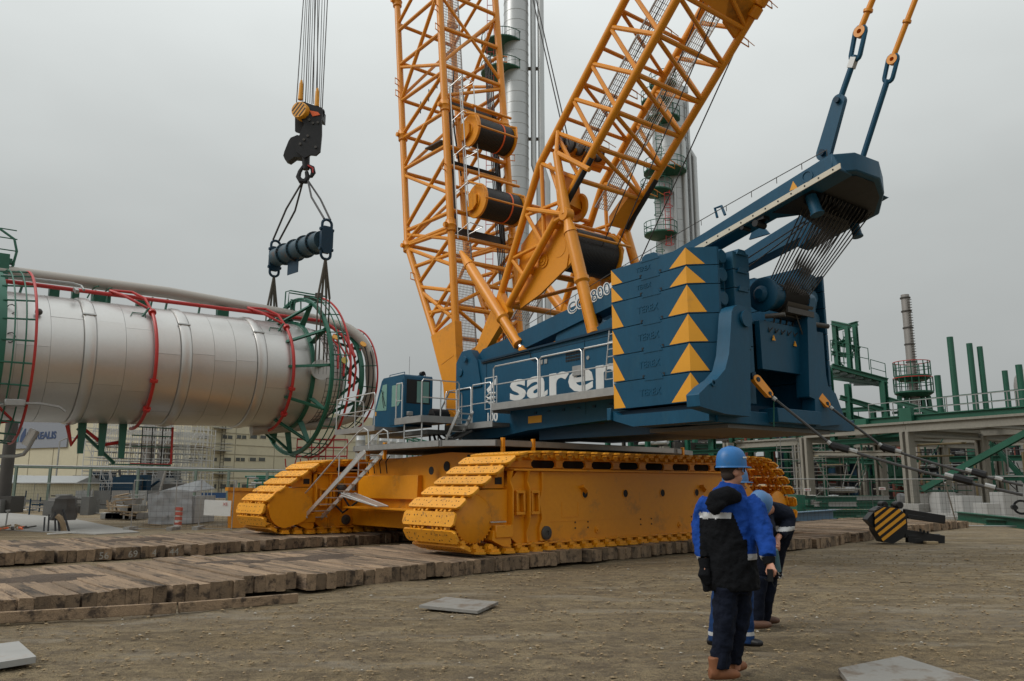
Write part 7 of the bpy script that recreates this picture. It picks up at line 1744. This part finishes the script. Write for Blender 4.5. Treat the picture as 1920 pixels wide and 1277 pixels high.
for k in range(15000):
    y = 3.4 + 17*rs_.random()**1.5; x = rs_.uniform(-.75, .75)*y; r = rs_.choice((.005, .006, .008, .010, .015, .020)) * (1+.03*y)
    if rs_.random() < .006: r *= 1.6
    tgt = mb if rs_.random() < .035 else mb2
    a = rs_.uniform(0, 6.28); sx = rs_.uniform(.7, 1.4)
    if (V(x, y, 0)).dot(N) > 11.0: continue
    tgt.add([(x+r*sx*(vx*math.cos(a)-vy*math.sin(a)), y+r*(vx*math.sin(a)+vy*math.cos(a)), gz(x, y)+r*.5+r*.6*vz) for vx, vy, vz in ico], icf)
top('pebbles', mb, STONE, 'scattered pale pebbles and chips on the muddy ground', 'pebbles', kind='stuff', smooth=False, recalc=False, loc=V(0, 8, 0))
top('gravel', mb2, mat('dark_gravel', (.24, .175, .098), .95, var=.3, vscale=8), 'brown gravel grains and clods on the muddy ground', 'gravel', kind='stuff', smooth=False, recalc=False, loc=V(0, 8, 0))

# ------------------------------------------------------------------ people
SKIN = mat('skin', (.42, .20, .13), .5, var=.08); JBLK = mat('black_jacket_cloth', (.005, .0055, .007), .85, spec=.15, var=.3, vscale=6, bump=.3, bscale=60)
JBLU = mat('royal_blue_jacket_cloth', (.006, .045, .24), .85, spec=.2, var=.2, vscale=5, bump=.3, bscale=60); JNAV = mat('navy_work_cloth', (.0055, .008, .017), .85, spec=.15, var=.3, vscale=6, bump=.3, bscale=60)
TBLU = mat('blue_work_trousers', (.010, .035, .11), .85, spec=.2, var=.25, vscale=6, bump=.3, bscale=60); REFL = mat('grey_reflective_band', (.42, .42, .42), .4, var=.1)
HELM = mat('blue_hard_hat', (.008, .12, .34), .42, var=.12, vscale=9, dirt=(.05, .12, .22, .6), dscale=14, dthr=.54); HELM2 = mat('faded_blue_hard_hat', (.05, .14, .30), .4, var=.1)
BOOT = mat('tan_leather_boot', (.20, .075, .03), .75, var=.2, vscale=8); BOOTD = mat('brown_leather_shoe', (.10, .045, .025), .6, var=.2); HAIR = mat('dark_hair', (.03, .018, .012), .8)
_tex = bpy.data.textures.new('cloth_folds', 'CLOUDS'); _tex.noise_scale = 0.085; _tex.noise_depth = 2
def loft(mb, pts, rad, side):
    pts = [Vector(p) for p in pts]; side = Vector(side).normalized(); n = 14; vs = []; k = len(pts)
    for i, p in enumerate(pts):
        d = (pts[min(i+1, k-1)]-pts[max(i-1, 0)]).normalized(); s_ = (side - d*side.dot(d)).normalized(); u = d.cross(s_)
        rx, ry = rad[i] if isinstance(rad[i], tuple) else (rad[i], rad[i])
        for j in range(n): g = 2*PI*j/n; vs.append(p + s_*rx*math.cos(g) + u*ry*math.sin(g))
    fs = [(i*n+j, i*n+(j+1) % n, (i+1)*n+(j+1) % n, (i+1)*n+j) for i in range(k-1) for j in range(n)] + [tuple(range(n-1, -1, -1)), tuple(range((k-1)*n, k*n))]
    mb.add(vs, fs)
def blob(mb, c, rx, ry, rz, X, Y):
    n, k = 14, 8; vs = []; Z = X.cross(Y)
    for i in range(k+1):
        ph = -PI/2+PI*i/k
        for j in range(n): g = 2*PI*j/n; vs.append(c + X*rx*math.cos(g)*math.cos(ph)*1.0001 + Y*ry*math.sin(g)*math.cos(ph) + Z*rz*math.sin(ph) + X*1e-5*math.cos(g))
    mb.add(vs, [(i*n+j, i*n+(j+1) % n, (i+1)*n+(j+1) % n, (i+1)*n+j) for i in range(k) for j in range(n)])
def fuse(name, mb, mats, parent, voxel=.012, sm=4, fold=0.0, pick=None):
    """melts the overlapping volumes of mb into one continuous skin"""
    me = mb.mesh(name, mats, WL[parent], smooth=False); o = bpy.data.objects.new(name, me); COL.objects.link(o)
    r = o.modifiers.new('r', 'REMESH'); r.mode = 'VOXEL'; r.voxel_size = voxel
    s_ = o.modifiers.new('s', 'SMOOTH'); s_.iterations = sm; s_.factor = .6
    if fold:
        d = o.modifiers.new('d', 'DISPLACE'); d.texture = _tex; d.strength = fold; d.mid_level = .5; d.texture_coords = 'LOCAL'
    bpy.context.view_layer.update()
    m2 = bpy.data.meshes.new_from_object(o.evaluated_get(bpy.context.evaluated_depsgraph_get())); bpy.data.objects.remove(o)
    m2.materials.clear()
    for m in (mats if isinstance(mats, (list, tuple)) else [mats]): m2.materials.append(m)
    off = WL[parent]
    for p in m2.polygons: p.use_smooth = True; p.material_index = pick(p.center+off) if pick else 0
    q = bpy.data.objects.new(name, m2); COL.objects.link(q); q.parent = parent; WL[q] = off; return q
def hand(mb, wrist, d, thumb, r=.0125, L=.085, curl=.5):
    """palm plus five separate bent fingers; d pointing direction, thumb side direction"""
    d = d.normalized(); s_ = (thumb-d*thumb.dot(d)).normalized(); nrm = d.cross(s_)
    loft(mb, [wrist, wrist+d*.04, wrist+d*.085], [(.028, .022), (.04, .018), (.042, .014)], s_)
    for k, (o_, l) in enumerate(((.032, .072), (.011, .082), (-.011, .076), (-.032, .060))):
        a = wrist+d*.075+s_*o_; b = a+(d*.8+nrm*curl*.5)*l*.5; c = b+(d*.45+nrm*curl)*l*.4; loft(mb, [a, b, c], [.0105, .0095, .0075], s_)
    a = wrist+d*.025+s_*.028; b = a+(d*.6+s_*.7)*.04; c = b+(d*.85+s_*.1+nrm*.3)*.035; loft(mb, [a, b, c], [.014, .012, .009], s_)
def head(mb, c, f, up=V(0, 0, 1), s=1.0):
    f = f.normalized(); r_ = f.cross(up).normalized(); u = r_.cross(f)
    blob(mb, c+u*.03, .078*s, .095*s, .105*s, r_, f); blob(mb, c-u*.045+f*.022, .058*s, .068*s, .07*s, r_, f)
    loft(mb, [c+f*.088*s+u*.02, c+f*.112*s-u*.012, c+f*.095*s-u*.022], [.008, .014, .009], r_)       # nose
    for e in (-1, 1):
        blob(mb, c+r_*e*.078*s-u*.005, .012, .022, .032, r_, f)                                        # ears
        blob(mb, c+r_*e*.03+f*.083*s+u*.035, .022, .012, .008, r_, f)                                  # brow
    blob(mb, c+f*.088*s-u*.052, .022, .008, .006, r_, f)                                              # lips
def helmet(parent, c, f, m_, up=V(0, 0, 1), mark=True):
    f = f.normalized(); r_ = f.cross(up).normalized(); u = r_.cross(f).normalized(); mb = MB(); n = 32; vs = []
    prof = [(1.0, -.01), (1.0, .012), (.985, .05), (.93, .09), (.80, .128), (.58, .155), (.3, .168), (.001, .172)]
    for k, z in prof:
        for j in range(n):
            g = 2*PI*j/n; rr2 = k*(1+ (.0)); vs.append(c + r_*(.113*rr2*math.sin(g)) + f*(.136*rr2*math.cos(g)) + u*z)
    mb.add(vs, [(i*n+j, i*n+(j+1) % n, (i+1)*n+(j+1) % n, (i+1)*n+j) for i in range(len(prof)-1) for j in range(n)])
    vs = []
    for kk, z in ((1.0, .0), (1.04, -.006), (1.05, -.014), (.98, -.012)):
        for j in range(n): g = 2*PI*j/n; pk = 1+.30*max(0, math.cos(g))**3; vs.append(c + r_*(.113*kk*math.sin(g)) + f*(.136*(kk if kk <= 1 else kk*pk)*math.cos(g)) + u*z)
    mb.add(vs, [(i*n+j, i*n+(j+1) % n, (i+1)*n+(j+1) % n, (i+1)*n+j) for i in range(3) for j in range(n)])
    o = part('hard_hat', mb, m_, parent)
    for e in (-.035, 0, .035):
        mb = MB(); mb.path([c+r_*e+f*(.136*math.cos(t))*.9+u*(.172*math.sin(t)*(1-abs(e)*1.2)+.002) for t in [.5+i*(PI-1.0)/10 for i in range(11)]], .0045, 5); part('ridge', mb, m_, o)
    if mark:
        mb = MB(); 
        for k in range(6): a = c+f*(.128-.006*k)*.0+(f*math.cos(.62+.09*k)*.139+r_*math.sin(.62+.09*k)*.116)*.975+u*.072; mb.bar(a-u*.006, a+u*.008, .008, .006)
        part('white_print', mb, WHT, o)
    return o
# --- man in front, seen from behind
D1 = 6.9
q1 = lambda x, y, d=D1: atY(x, y, d)
f1_, r1_ = az(18), az(108); ft = q1(1368, 1268); ft.z = 0
p1 = thing('person', 'man in blue and black jacket and blue hard hat, nearest, back turned, looking right', 'person', ft)
hc = q1(1372, 886, 6.88); hf = az(78)
bd = MB(); head(bd, hc, hf); loft(bd, [q1(1368, 925), hc-V(0, 0, .05)], [.065, .058], r1_); loft(bd, [q1(1368, 1090), q1(1366, 1000), q1(1366, 935), q1(1367, 922)], [(.15, .10), (.15, .10), (.17, .09), (.06, .06)], r1_)
rw = q1(1443, 1056, 6.58); lw = q1(1321, 1062, 6.85)
loft(bd, [q1(1408, 948, 6.82), q1(1430, 998, 6.75), rw], [.05, .04, .028], f1_); loft(bd, [q1(1324, 948, 7.0), q1(1314, 1000, 7.0), lw], [.05, .04, .028], f1_)
hand(bd, rw, q1(1449, 1076, 6.5)-rw, az(-20), curl=.5); hand(bd, lw, q1(1324, 1084, 6.85)-lw, az(20))
for a in ((1360, 1356, 6.9, 6.86), (1386, 1378, 7.0, 7.05)): loft(bd, [q1(a[0], 1100, a[2]), q1((a[0]+a[1])/2, 1180, a[2]), q1(a[1], 1255, a[3])], [.09, .065, .045], r1_)
fuse('body', bd, [SKIN], p1, .008, 2)
jk = MB(); loft(jk, [q1(1372, 1106, 6.9), q1(1370, 1090, 6.9), q1(1368, 1040, 6.9), q1(1366, 990, 6.9), q1(1366, 955, 6.9), q1(1368, 928, 6.9), q1(1371, 907, 6.9)], [(.235, .16), (.24, .165), (.225, .16), (.235, .16), (.235, .15), (.16, .125), (.095, .095)], r1_)
loft(jk, [q1(1400, 938, 6.86), q1(1416, 955, 6.82), q1(1428, 990, 6.76), q1(1437, 1020, 6.68), q1(1441, 1046, 6.6)], [.09, .098, .088, .078, .062], f1_)
loft(jk, [q1(1332, 938, 6.97), q1(1321, 955, 7.0), q1(1314, 990, 7.0), q1(1315, 1020, 6.94), q1(1320, 1048, 6.88)], [.085, .09, .08, .07, .06], f1_)
zs0, zs1, zs2 = q1(1350, 972).z, q1(1350, 961).z, q1(1440, 1043, 6.6).z
def pick1(c):
    x, y = prj(c); a = (c-ft).dot(r1_); cz = c.z
    arm = a > .20 or a < -.19
    if arm and cz > .9 + (0 if a > 0 else 0):
        lo = zs2 if a > 0 else q1(1318, 1042, 6.9).z
        if lo-.045 < cz < lo: return 2
        if cz <= lo-.045: return 1
        return 0
    if zs0 < cz < zs1 and a < .085: return 2
    if cz > zs1 and a > -.25: return 0
    if cz > zs1: return 0
    if a > .10+(zs1-cz)*.35 and cz > q1(1400, 1010).z: return 0
    return 1
jac = fuse('jacket', jk, [JBLU, JBLK, REFL], p1, .010, 2, .040, pick1)
cf = MB(); loft(cf, [q1(1441, 1046, 6.6), rw+V(0, 0, -.01)], [.055, .042], f1_); loft(cf, [q1(1320, 1048, 6.88), q1(1322, 1066, 6.86)], [.052, .045], f1_); part('cuff', cf, JBLK, jac)
hd_ = MB(); loft(hd_, [q1(1330, 952, 6.73), q1(1342, 938, 6.72), q1(1366, 928, 6.73), q1(1388, 932, 6.76)], [(.05, .035), (.09, .055), (.085, .055), (.04, .035)], V(0, 0, 1)); blob(hd_, q1(1345, 946, 6.71), .075, .05, .055, r1_, f1_); loft(hd_, [q1(1340, 950, 6.71), q1(1344, 966, 6.71)], [(.07, .04), (.03, .025)], r1_)
fuse('hood', hd_, [JBLK], jac, .010, 3, .02)
tr1 = MB(); loft(tr1, [q1(1372, 1085), q1(1372, 1110)], [(.17, .13), (.165, .13)], r1_)
loft(tr1, [q1(1360, 1100, 6.86), q1(1360, 1140, 6.86), q1(1357, 1185, 6.84), q1(1352, 1225, 6.84), q1(1350, 1252, 6.84)], [(.105, .11), (.10, .105), (.085, .09), (.085, .085), (.085, .085)], r1_)
loft(tr1, [q1(1388, 1100, 6.98), q1(1388, 1140, 6.98), q1(1382, 1185, 7.0), q1(1375, 1222, 7.02), q1(1372, 1240, 7.04)], [(.10, .11), (.095, .10), (.08, .09), (.075, .08), (.075, .08)], r1_)
fuse('trousers', tr1, [JNAV], p1, .010, 2, .040)
fd = az(75)
for (x, y, d, fdir) in ((1348, 1266, 6.82, az(80)), (1374, 1246, 7.06, az(50))):
    a = q1(x, y, d); a.z = .055; m = MB(); loft(m, [a-fdir*.085, a-fdir*.03, a+fdir*.07+V(0, 0, -.005), a+fdir*.15-V(0, 0, .012), a+fdir*.185-V(0, 0, .02)], [(.036, .045), (.044, .052), (.048, .048), (.045, .036), (.02, .02)], fdir.cross(V(0, 0, 1))); loft(m, [a-fdir*.03, a-fdir*.035+V(0, 0, .13)], [.048, .052], r1_)
    fuse('boot', m, [BOOT], p1, .008, 3)
m = MB(); loft(m, [q1(1322, 1064, 6.85), q1(1320, 1078, 6.83), q1(1328, 1096, 6.84)], [(.045, .03), (.055, .03), (.03, .025)], r1_); fuse('glove', m, [JBLK], p1, .008, 2, .01)
m = MB(); blob(m, hc+V(0, 0, .03)-hf*.012, .082, .092, .075, hf.cross(V(0, 0, 1)).normalized(), hf); blob(m, hc-hf*.03-V(0, 0, .02), .072, .066, .06, hf.cross(V(0, 0, 1)).normalized(), hf); fuse('hair', m, [HAIR], p1, .008, 2)
helmet(p1, hc+V(0, 0, .055), hf, HELM, up=(V(0, 0, 1)-hf*.05).normalized())
hr = hf.cross(V(0, 0, 1)).normalized()
m = MB(); c = hc+V(0, 0, .022)
m.path([c-hr*.082-hf*.0, c-hr*.075+hf*.08, c-hr*.01+hf*.105, c+hr*.01+hf*.105, c+hr*.075+hf*.08, c+hr*.082], .003, 5)
for e in (-1, 1): m.prism([c+hr*e*.012+hf*.106+V(0, 0, z*.0) + V(0, 0, zz) for zz in (-.018, .016)] + [c+hr*e*.066+hf*.09+V(0, 0, zz) for zz in (.016, -.018)], hf*.003)
part('glasses', m, BLK, p1)
# --- second man, mostly hidden behind the first
D2 = 8.15; q2 = lambda x, y, d=D2: atY(x, y, d); ft2 = q2(1374, 1213); ft2.z = 0
p2 = thing('person', 'stooping man in blue trousers with grey bands, mostly hidden behind the nearest man', 'person', ft2)
hc2 = q2(1379, 913); f2 = az(125); r2 = az(215)
bd = MB(); head(bd, hc2, f2); loft(bd, [q2(1377, 950), hc2-V(0, 0, .05)], [.062, .055], r2); loft(bd, [q2(1372, 1060), q2(1376, 990), q2(1380, 940)], [(.14, .1), (.14, .1), (.08, .07)], az(90))
aw = q2(1425, 1015, 8.0); loft(bd, [q2(1405, 955, 8.1), q2(1418, 990, 8.05), aw], [.05, .04, .028], f2); hand(bd, aw, V(.3, -.3, -1), az(30))
for a in ((1352, 1345), (1396, 1398)): loft(bd, [q2(a[0]+6, 1065), q2(a[0], 1130), q2(a[1], 1200)], [.085, .06, .045], r2)
fuse('body', bd, [SKIN], p2, .009, 2)
jk = MB(); loft(jk, [q2(1374, 1070), q2(1374, 1030), q2(1376, 980), q2(1380, 948), q2(1382, 932)], [(.19, .14), (.19, .15), (.20, .15), (.17, .13), (.08, .08)], az(90)); loft(jk, [q2(1398, 946, 8.1), q2(1412, 970, 8.08), q2(1420, 1000, 8.02)], [.085, .075, .055], f2); loft(jk, [q2(1352, 950, 8.2), q2(1345, 985, 8.2), q2(1348, 1015, 8.1)], [.08, .07, .055], f2); fuse('jacket', jk, [JNAV], p2, .012, 3, .02)
tr = MB(); loft(tr, [q2(1374, 1050), q2(1374, 1080)], [(.16, .13), (.16, .13)], az(90))
loft(tr, [q2(1358, 1070), q2(1350, 1130), q2(1344, 1175), q2(1342, 1203)], [.105, .088, .08, .078], az(90)); loft(tr, [q2(1392, 1070), q2(1396, 1130), q2(1399, 1175), q2(1399, 1206)], [.105, .088, .08, .08], az(90))
zb1, zb2 = q2(1399, 1190).z, q2(1399, 1184).z; zb3, zb4 = q2(1400, 1076).z, q2(1400, 1069).z
fuse('trousers', tr, [TBLU, REFL], p2, .012, 3, .022, lambda c: 1 if (zb1 < c.z < zb2 or zb3 < c.z < zb4) else 0)
for x in (1342, 1399):
    a = q2(x, 1210); a.z = .05; m = MB(); loft(m, [a-f2*.08, a+f2*.03, a+f2*.14, a+f2*.17], [(.04, .04), (.046, .045), (.044, .034), (.02, .02)], r2); fuse('shoe', m, [BLK], p2, .009, 2)
helmet(p2, hc2+V(0, 0, .055), f2, HELM2, mark=False)
# --- third man, bending forward with a metal bottle in his hands
D3 = 9.15; q3 = lambda x, y, d=D3: atY(x, y, d); ft3 = q3(1420, 1178); ft3.z = 0
p3 = thing('person', 'man in dark clothes and blue hard hat bending over a metal cylinder in his hands', 'person', ft3)
f3_ = az(228); r3 = az(318); hip = q3(1436, 1062, 9.25); sh = q3(1456, 962, 8.95); hc3 = q3(1432, 948, 8.7)
up3 = (V(0, 0, .45)+f3_*.9).normalized(); hf3 = (f3_*.45-V(0, 0, .9)).normalized()
bd = MB(); head(bd, hc3-up3*.02, hf3, up3); loft(bd, [sh+f3_*.05, hc3], [.065, .058], r3); loft(bd, [hip, hip.lerp(sh, .5), sh], [(.15, .11), (.15, .11), (.15, .09)], r3)
hw3 = q3(1457, 1012, 8.6); el = q3(1474, 985, 8.85)
loft(bd, [sh+V(.12, 0, -.03), el, hw3], [.05, .04, .028], f3_); hand(bd, hw3, q3(1455, 1030, 8.55)-hw3, az(-70), curl=.9)
hw4 = q3(1446, 1008, 8.5); loft(bd, [sh+V(-.15, -.05, -.03), q3(1440, 990, 8.6), hw4], [.05, .04, .028], f3_); hand(bd, hw4, q3(1452, 1028, 8.45)-hw4, az(60), curl=.9)
for a in ((1418, 1418, 9.15), (1438, 1432, 9.35)): loft(bd, [q3(a[0]+4, 1080, a[2]), q3(a[0], 1125, a[2]), q3(a[1], 1160, a[2])], [.085, .06, .045], r3)
fuse('body', bd, [SKIN], p3, .009, 2)
jk = MB(); loft(jk, [hip+V(0, 0, -.06), hip.lerp(sh, .35), hip.lerp(sh, .75)+V(.03, 0, .02), sh+V(0, 0, .0), sh.lerp(hc3, .55)], [(.18, .15), (.19, .16), (.21, .16), (.20, .14), (.09, .09)], r3)
loft(jk, [sh+V(.10, 0, 0), sh.lerp(el, .6)+V(.07, 0, 0), el+V(.02, 0, 0), hw3.lerp(el, .25)], [.09, .085, .075, .055], f3_); loft(jk, [sh+V(-.14, -.02, 0), q3(1442, 985, 8.65), hw4+V(0, 0, .07)], [.085, .07, .055], f3_)
ze = q3(1468, 988, 8.75)
fuse('jacket', jk, [JNAV, REFL], p3, .012, 3, .022, lambda c: 1 if (c.x > hw3.x-.02 and abs(c.z-q3(1462, 992, 8.72).z) < .022) else 0)
tr = MB(); loft(tr, [hip+V(0, 0, .03), hip-V(0, 0, .12)], [(.16, .14), (.16, .13)], r3); loft(tr, [q3(1424, 1080), q3(1420, 1125), q3(1418, 1165)], [.105, .085, .078], r3); loft(tr, [q3(1442, 1080, 9.3), q3(1436, 1125, 9.3), q3(1432, 1160, 9.4)], [.105, .085, .078], r3); fuse('trousers', tr, [JNAV], p3, .012, 3, .022)
for (x, d, fz) in ((1416, 9.1, az(95)), (1432, 9.4, az(100))):
    a = q3(x, 1174, d); a.z = .05; m = MB(); loft(m, [a-fz*.09, a+fz*.03, a+fz*.14, a+fz*.18], [(.04, .045), (.046, .05), (.046, .038), (.02, .022)], fz.cross(V(0, 0, 1))); fuse('shoe', m, [BOOTD], p3, .009, 2)
helmet(p3, hc3+up3*.035, hf3, HELM2, up=up3, mark=False)
bt = thing('metal_cylinder', 'slim blue grey metal cylinder with a small hook held by the bending man', 'cylinder', q3(1456, 1078, 8.5))
m = MB(); a, b = q3(1453, 1032, 8.52), q3(1459, 1072, 8.52); m.tube(a, b, .034, 16); m.lathe(a, a-b, [(0, .034), (.02, .02), (.05, .012)], 12); part('cylinder_body', m, mat('teal_grey_metal', (.06, .13, .16), .35, .5), bt)
m = MB(); c = q3(1463, 1078, 8.5); m.path([b, b+V(.01, 0, -.03), c+V(.02, 0, .01), c+V(.03, 0, -.02), c+V(0, 0, -.035), c+V(-.02, 0, -.02)], .006, 6); part('hook', m, CHRM, bt)
m = MB(); m.tube(q3(1443, 1018, 8.5), q3(1452, 1032, 8.5), .012, 8); m.path([q3(1447, 1030, 8.5), q3(1452, 1050, 8.5), q3(1448, 1072, 8.5)], .008, 5); part('valve_rod', m, GALV, bt)
rd = thing('handheld_radio', 'small black handheld radio with a strap in the nearest man\'s right hand', 'radio', q1(1446, 1084, 6.5))
m = MB(); c = q1(1444, 1078, 6.5); m.box(-.02, .02, -.014, .014, -.05, .045, lambda a, b, z: c+V(a, b, z)); m.tube(c+V(-.01, 0, -.05), c+V(-.05, 0, -.03), .004, 5); m.path([c+V(.01, 0, -.05), c+V(.03, 0, -.09), c+V(.07, 0, -.07)], .003, 4); part('radio_body', m, BLK, rd)

# ------------------------------------------------------------------ more yard clutter at left
hrd = thing('hoarding', 'long grey hoarding wall behind the timber pile and shelter', 'hoarding', atY(230, 940, 50)); 
for k in range(7):
    a = atY(140+34*k, 940, 50); b = atY(140+34*k+32, 940, 50); mb = MB(); mb.prism([V(a.x, 50, 0), V(b.x, 50, 0), V(b.x, 50, 1.15), V(a.x, 50, 1.15)], V(0, .06, 0)); part('hoarding_panel', mb, (GALV, GREYP, PIPEG)[k % 3], hrd)
block('blue_skip', 'dark blue skip seen between the scaffold and the yellow container', 'skip', 362, 425, 924, 934, 2, bpy.data.materials['blue_container'])
plt = thing('pallet_stacks', 'stacks of grey pallets and blocks beside the plastic shelter', 'pallets', onG(255, 974))
for k in range(9):
    x = (236, 250, 262, 240, 256, 247, 205, 215, 226)[k]; lay = (0, 0, 0, 1, 1, 2, 0, 0, 0)[k]; a = onG(x, 974); z = .32*lay; w_ = rr.uniform(.25, .35)
    mb = MB(); mb.box(-w_, w_, -.3, .3, z+.03, z+.30, lambda p, q, r_, a=a: a+V(p, q, r_)); part('block', mb, (GALV, CONC, PIPEG)[k % 3], plt, bevel=.01)
yd = thing('yard_materials', 'mixed crates, white bags and steel stored behind the fence at far left', 'stored goods', onG(60, 955))
for k in range(46):
    x = rr.uniform(0, 190); D = rr.uniform(40, 52); a = GP(x, 905, D); a.z = 0; h = rr.uniform(.25, .95); w_ = rr.uniform(.12, .4); mb = MB()
    if k % 4 == 0: mb.tube(a, a+V(0, 0, h+.5), .04, 5); nm = 'upright'
    elif k % 4 == 1: mb.bar(a+V(0, 0, h), a+V(rr.uniform(1, 3), 0, h*.9), .08, .08); nm = 'steel_bar'
    else: mb.box(-w_, w_, -.3, .3, 0, h, lambda p, q, r_, a=a: a+V(p, q, r_)); nm = 'crate'
    part(nm, mb, rr.choice((GALV, CONC, PIPEG, DGREY, GREYP, GALV, DGREY, BLUD)), yd)
ev = thing('equipment_under_scaffold', 'dark blue and grey machines standing under the big scaffold', 'machines', GP(250, 905, 74))
for k in range(30):
    x = rr.uniform(150, 345); D = rr.uniform(70, 78); a = GP(x, 905, D); a.z = 0; h = rr.uniform(.8, 3.2); w_ = rr.uniform(.3, 1.3); mb = MB()
    if k % 3: mb.box(-w_, w_, -.4, .4, 0, h, lambda p, q, r_, a=a: a+V(p, q, r_)); nm = 'machine_box'
    else: mb.tube(a+V(0, 0, .5), a+V(rr.uniform(-3, 3), 0, h), .12, 6); nm = 'pipe'
    part(nm, mb, rr.choice((BLUD, DGREY, GALV, PIPEG, BLK, BLUD)) if k else BLUD, ev)
# puddly tyre tracks: low ridges of squeezed mud
rt = MB()
for (a0, a1, b0, b1) in ((6.5, 13.5, 20.0, 6.2), (7.2, 13.0, 21, 5.2), (-1, 7.4, 6, 4.6), (-2.5, 6.4, 7, 5.6)):
    P = V(a0, a1, 0); Q = V(b0, b1, 0); K = 60; d = (Q-P).normalized(); n_ = V(-d.y, d.x, 0); vs = []
    for i in range(K+1):
        c = P.lerp(Q, i/K)+n_*.25*math.sin(i*.11); f = math.sin(PI*i/K)**.5
        for o_, h in ((-.16, -.03), (-.06, .018), (.0, -.004), (.06, .02), (.16, -.03)): vs.append(V(c.x, c.y, gz(c.x, c.y)+h*f+.012*mn.noise(V(i*.9, o_*30, a0))-.004)+n_*(o_*(1+.3*mn.noise(V(i*.3, a0, 1)))))
    rt.add(vs, [(i*5+j, i*5+j+1, (i+1)*5+j+1, (i+1)*5+j) for i in range(K) for j in range(4)])
top('tyre_ridges', rt, GROUND, 'low squeezed mud ridges left by tyres across the ground', 'mud', kind='stuff', loc=V(0, 0, 0), recalc=False)
# hoses, lines and cables on the superstructure side and rear
mb = MB()
for k in range(5):
    a = SF(sr+.1, .5-.22*k, 4.9); mb.path([a, a-V(0, 0, .25)-S*.1, a-V(0, 0, .12)-W*.2-S*.05, a-W*.35+V(0, 0, .1)], .022, 6)
part('hydraulic_hose', mb, RUBB, rf)
for k in range(9):
    s_ = -2.7-.55*k; mb = MB(); mb.box(s_-.05, s_+.05, WW+.003, WW+.02, 3.34+.02*(k % 2), 3.40, SF); part('latch', mb, BLUD, sup)
mb = MB(); mb.path([SF(-.3, WW+.03, 4.95), SF(-2.5, WW+.04, 4.98), SF(-2.6, WW+.04, 4.75), SF(-5.8, WW+.04, 4.8)], .015, 5); part('cable', mb, RUBB, sup)
for (x, y) in ((1128, 793), (1087, 781), (1038, 786)):
    a = onW(x, y, 1.3); mb = MB(); mb.box(a[0]-.1, a[0]+.1, 1.3, 1.305, a[2]-.03, a[2]+.03, SF); part('slot', mb, DARK, sup)
# green dotted warning rope hanging at the rear opening
mb = MB(); a = SF(*onS(1451, 745, sr-.3)); b = SF(*onS(1451, 800, sr-.3)); mb.tube(a, b, .012, 5); part('green_rope', mb, GRN, rf)
# finer steelwork and pipes in and above the rack
r3_ = random.Random(12)
for k in range(150):
    D = r3_.uniform(50, 64); x = r3_.uniform(1490, 1935); mb = MB(); t = r3_.random()
    if t < .45: p = GP(x, 905, D); z0_ = r3_.uniform(0, 3); mb.tube(V(p.x, p.y, z0_), V(p.x, p.y, z0_+r3_.uniform(1.5, 3.6)), r3_.uniform(.02, .09), 6); nm = 'upright_pipe'
    elif t < .85: p = GP(x, r3_.uniform(835, 925), D); mb.tube(p, p+RE*r3_.uniform(-6, 6), r3_.uniform(.02, .07), 6); nm = 'pipe_run'
    else: p = GP(x, r3_.uniform(850, 925), D); q = p+V(r3_.uniform(-1.5, 1.5), 0, r3_.uniform(.8, 2.2)); mb.tube(p, q, .035, 5); nm = 'brace'
    part(nm, mb, r3_.choice((GRNL, GALV, DGREY, FIRE, PC[3], BLK, GRNL)), plant)
for k in range(34):
    x = r3_.uniform(1575, 1930); D = r3_.uniform(44, 56); y1 = r3_.uniform(772, 800); p = GP(x, y1, D); mb = MB()
    if k % 3 == 0: mb.tube(p, p+V(0, 0, r3_.uniform(.4, 1.1)), .03, 5)
    else: mb.ibeam(p, p+RE*r3_.uniform(-4, 4)+V(0, 0, 0), .12, .16, .03)
    part('fitting', mb, GRNL if k % 4 else GALV, grs)
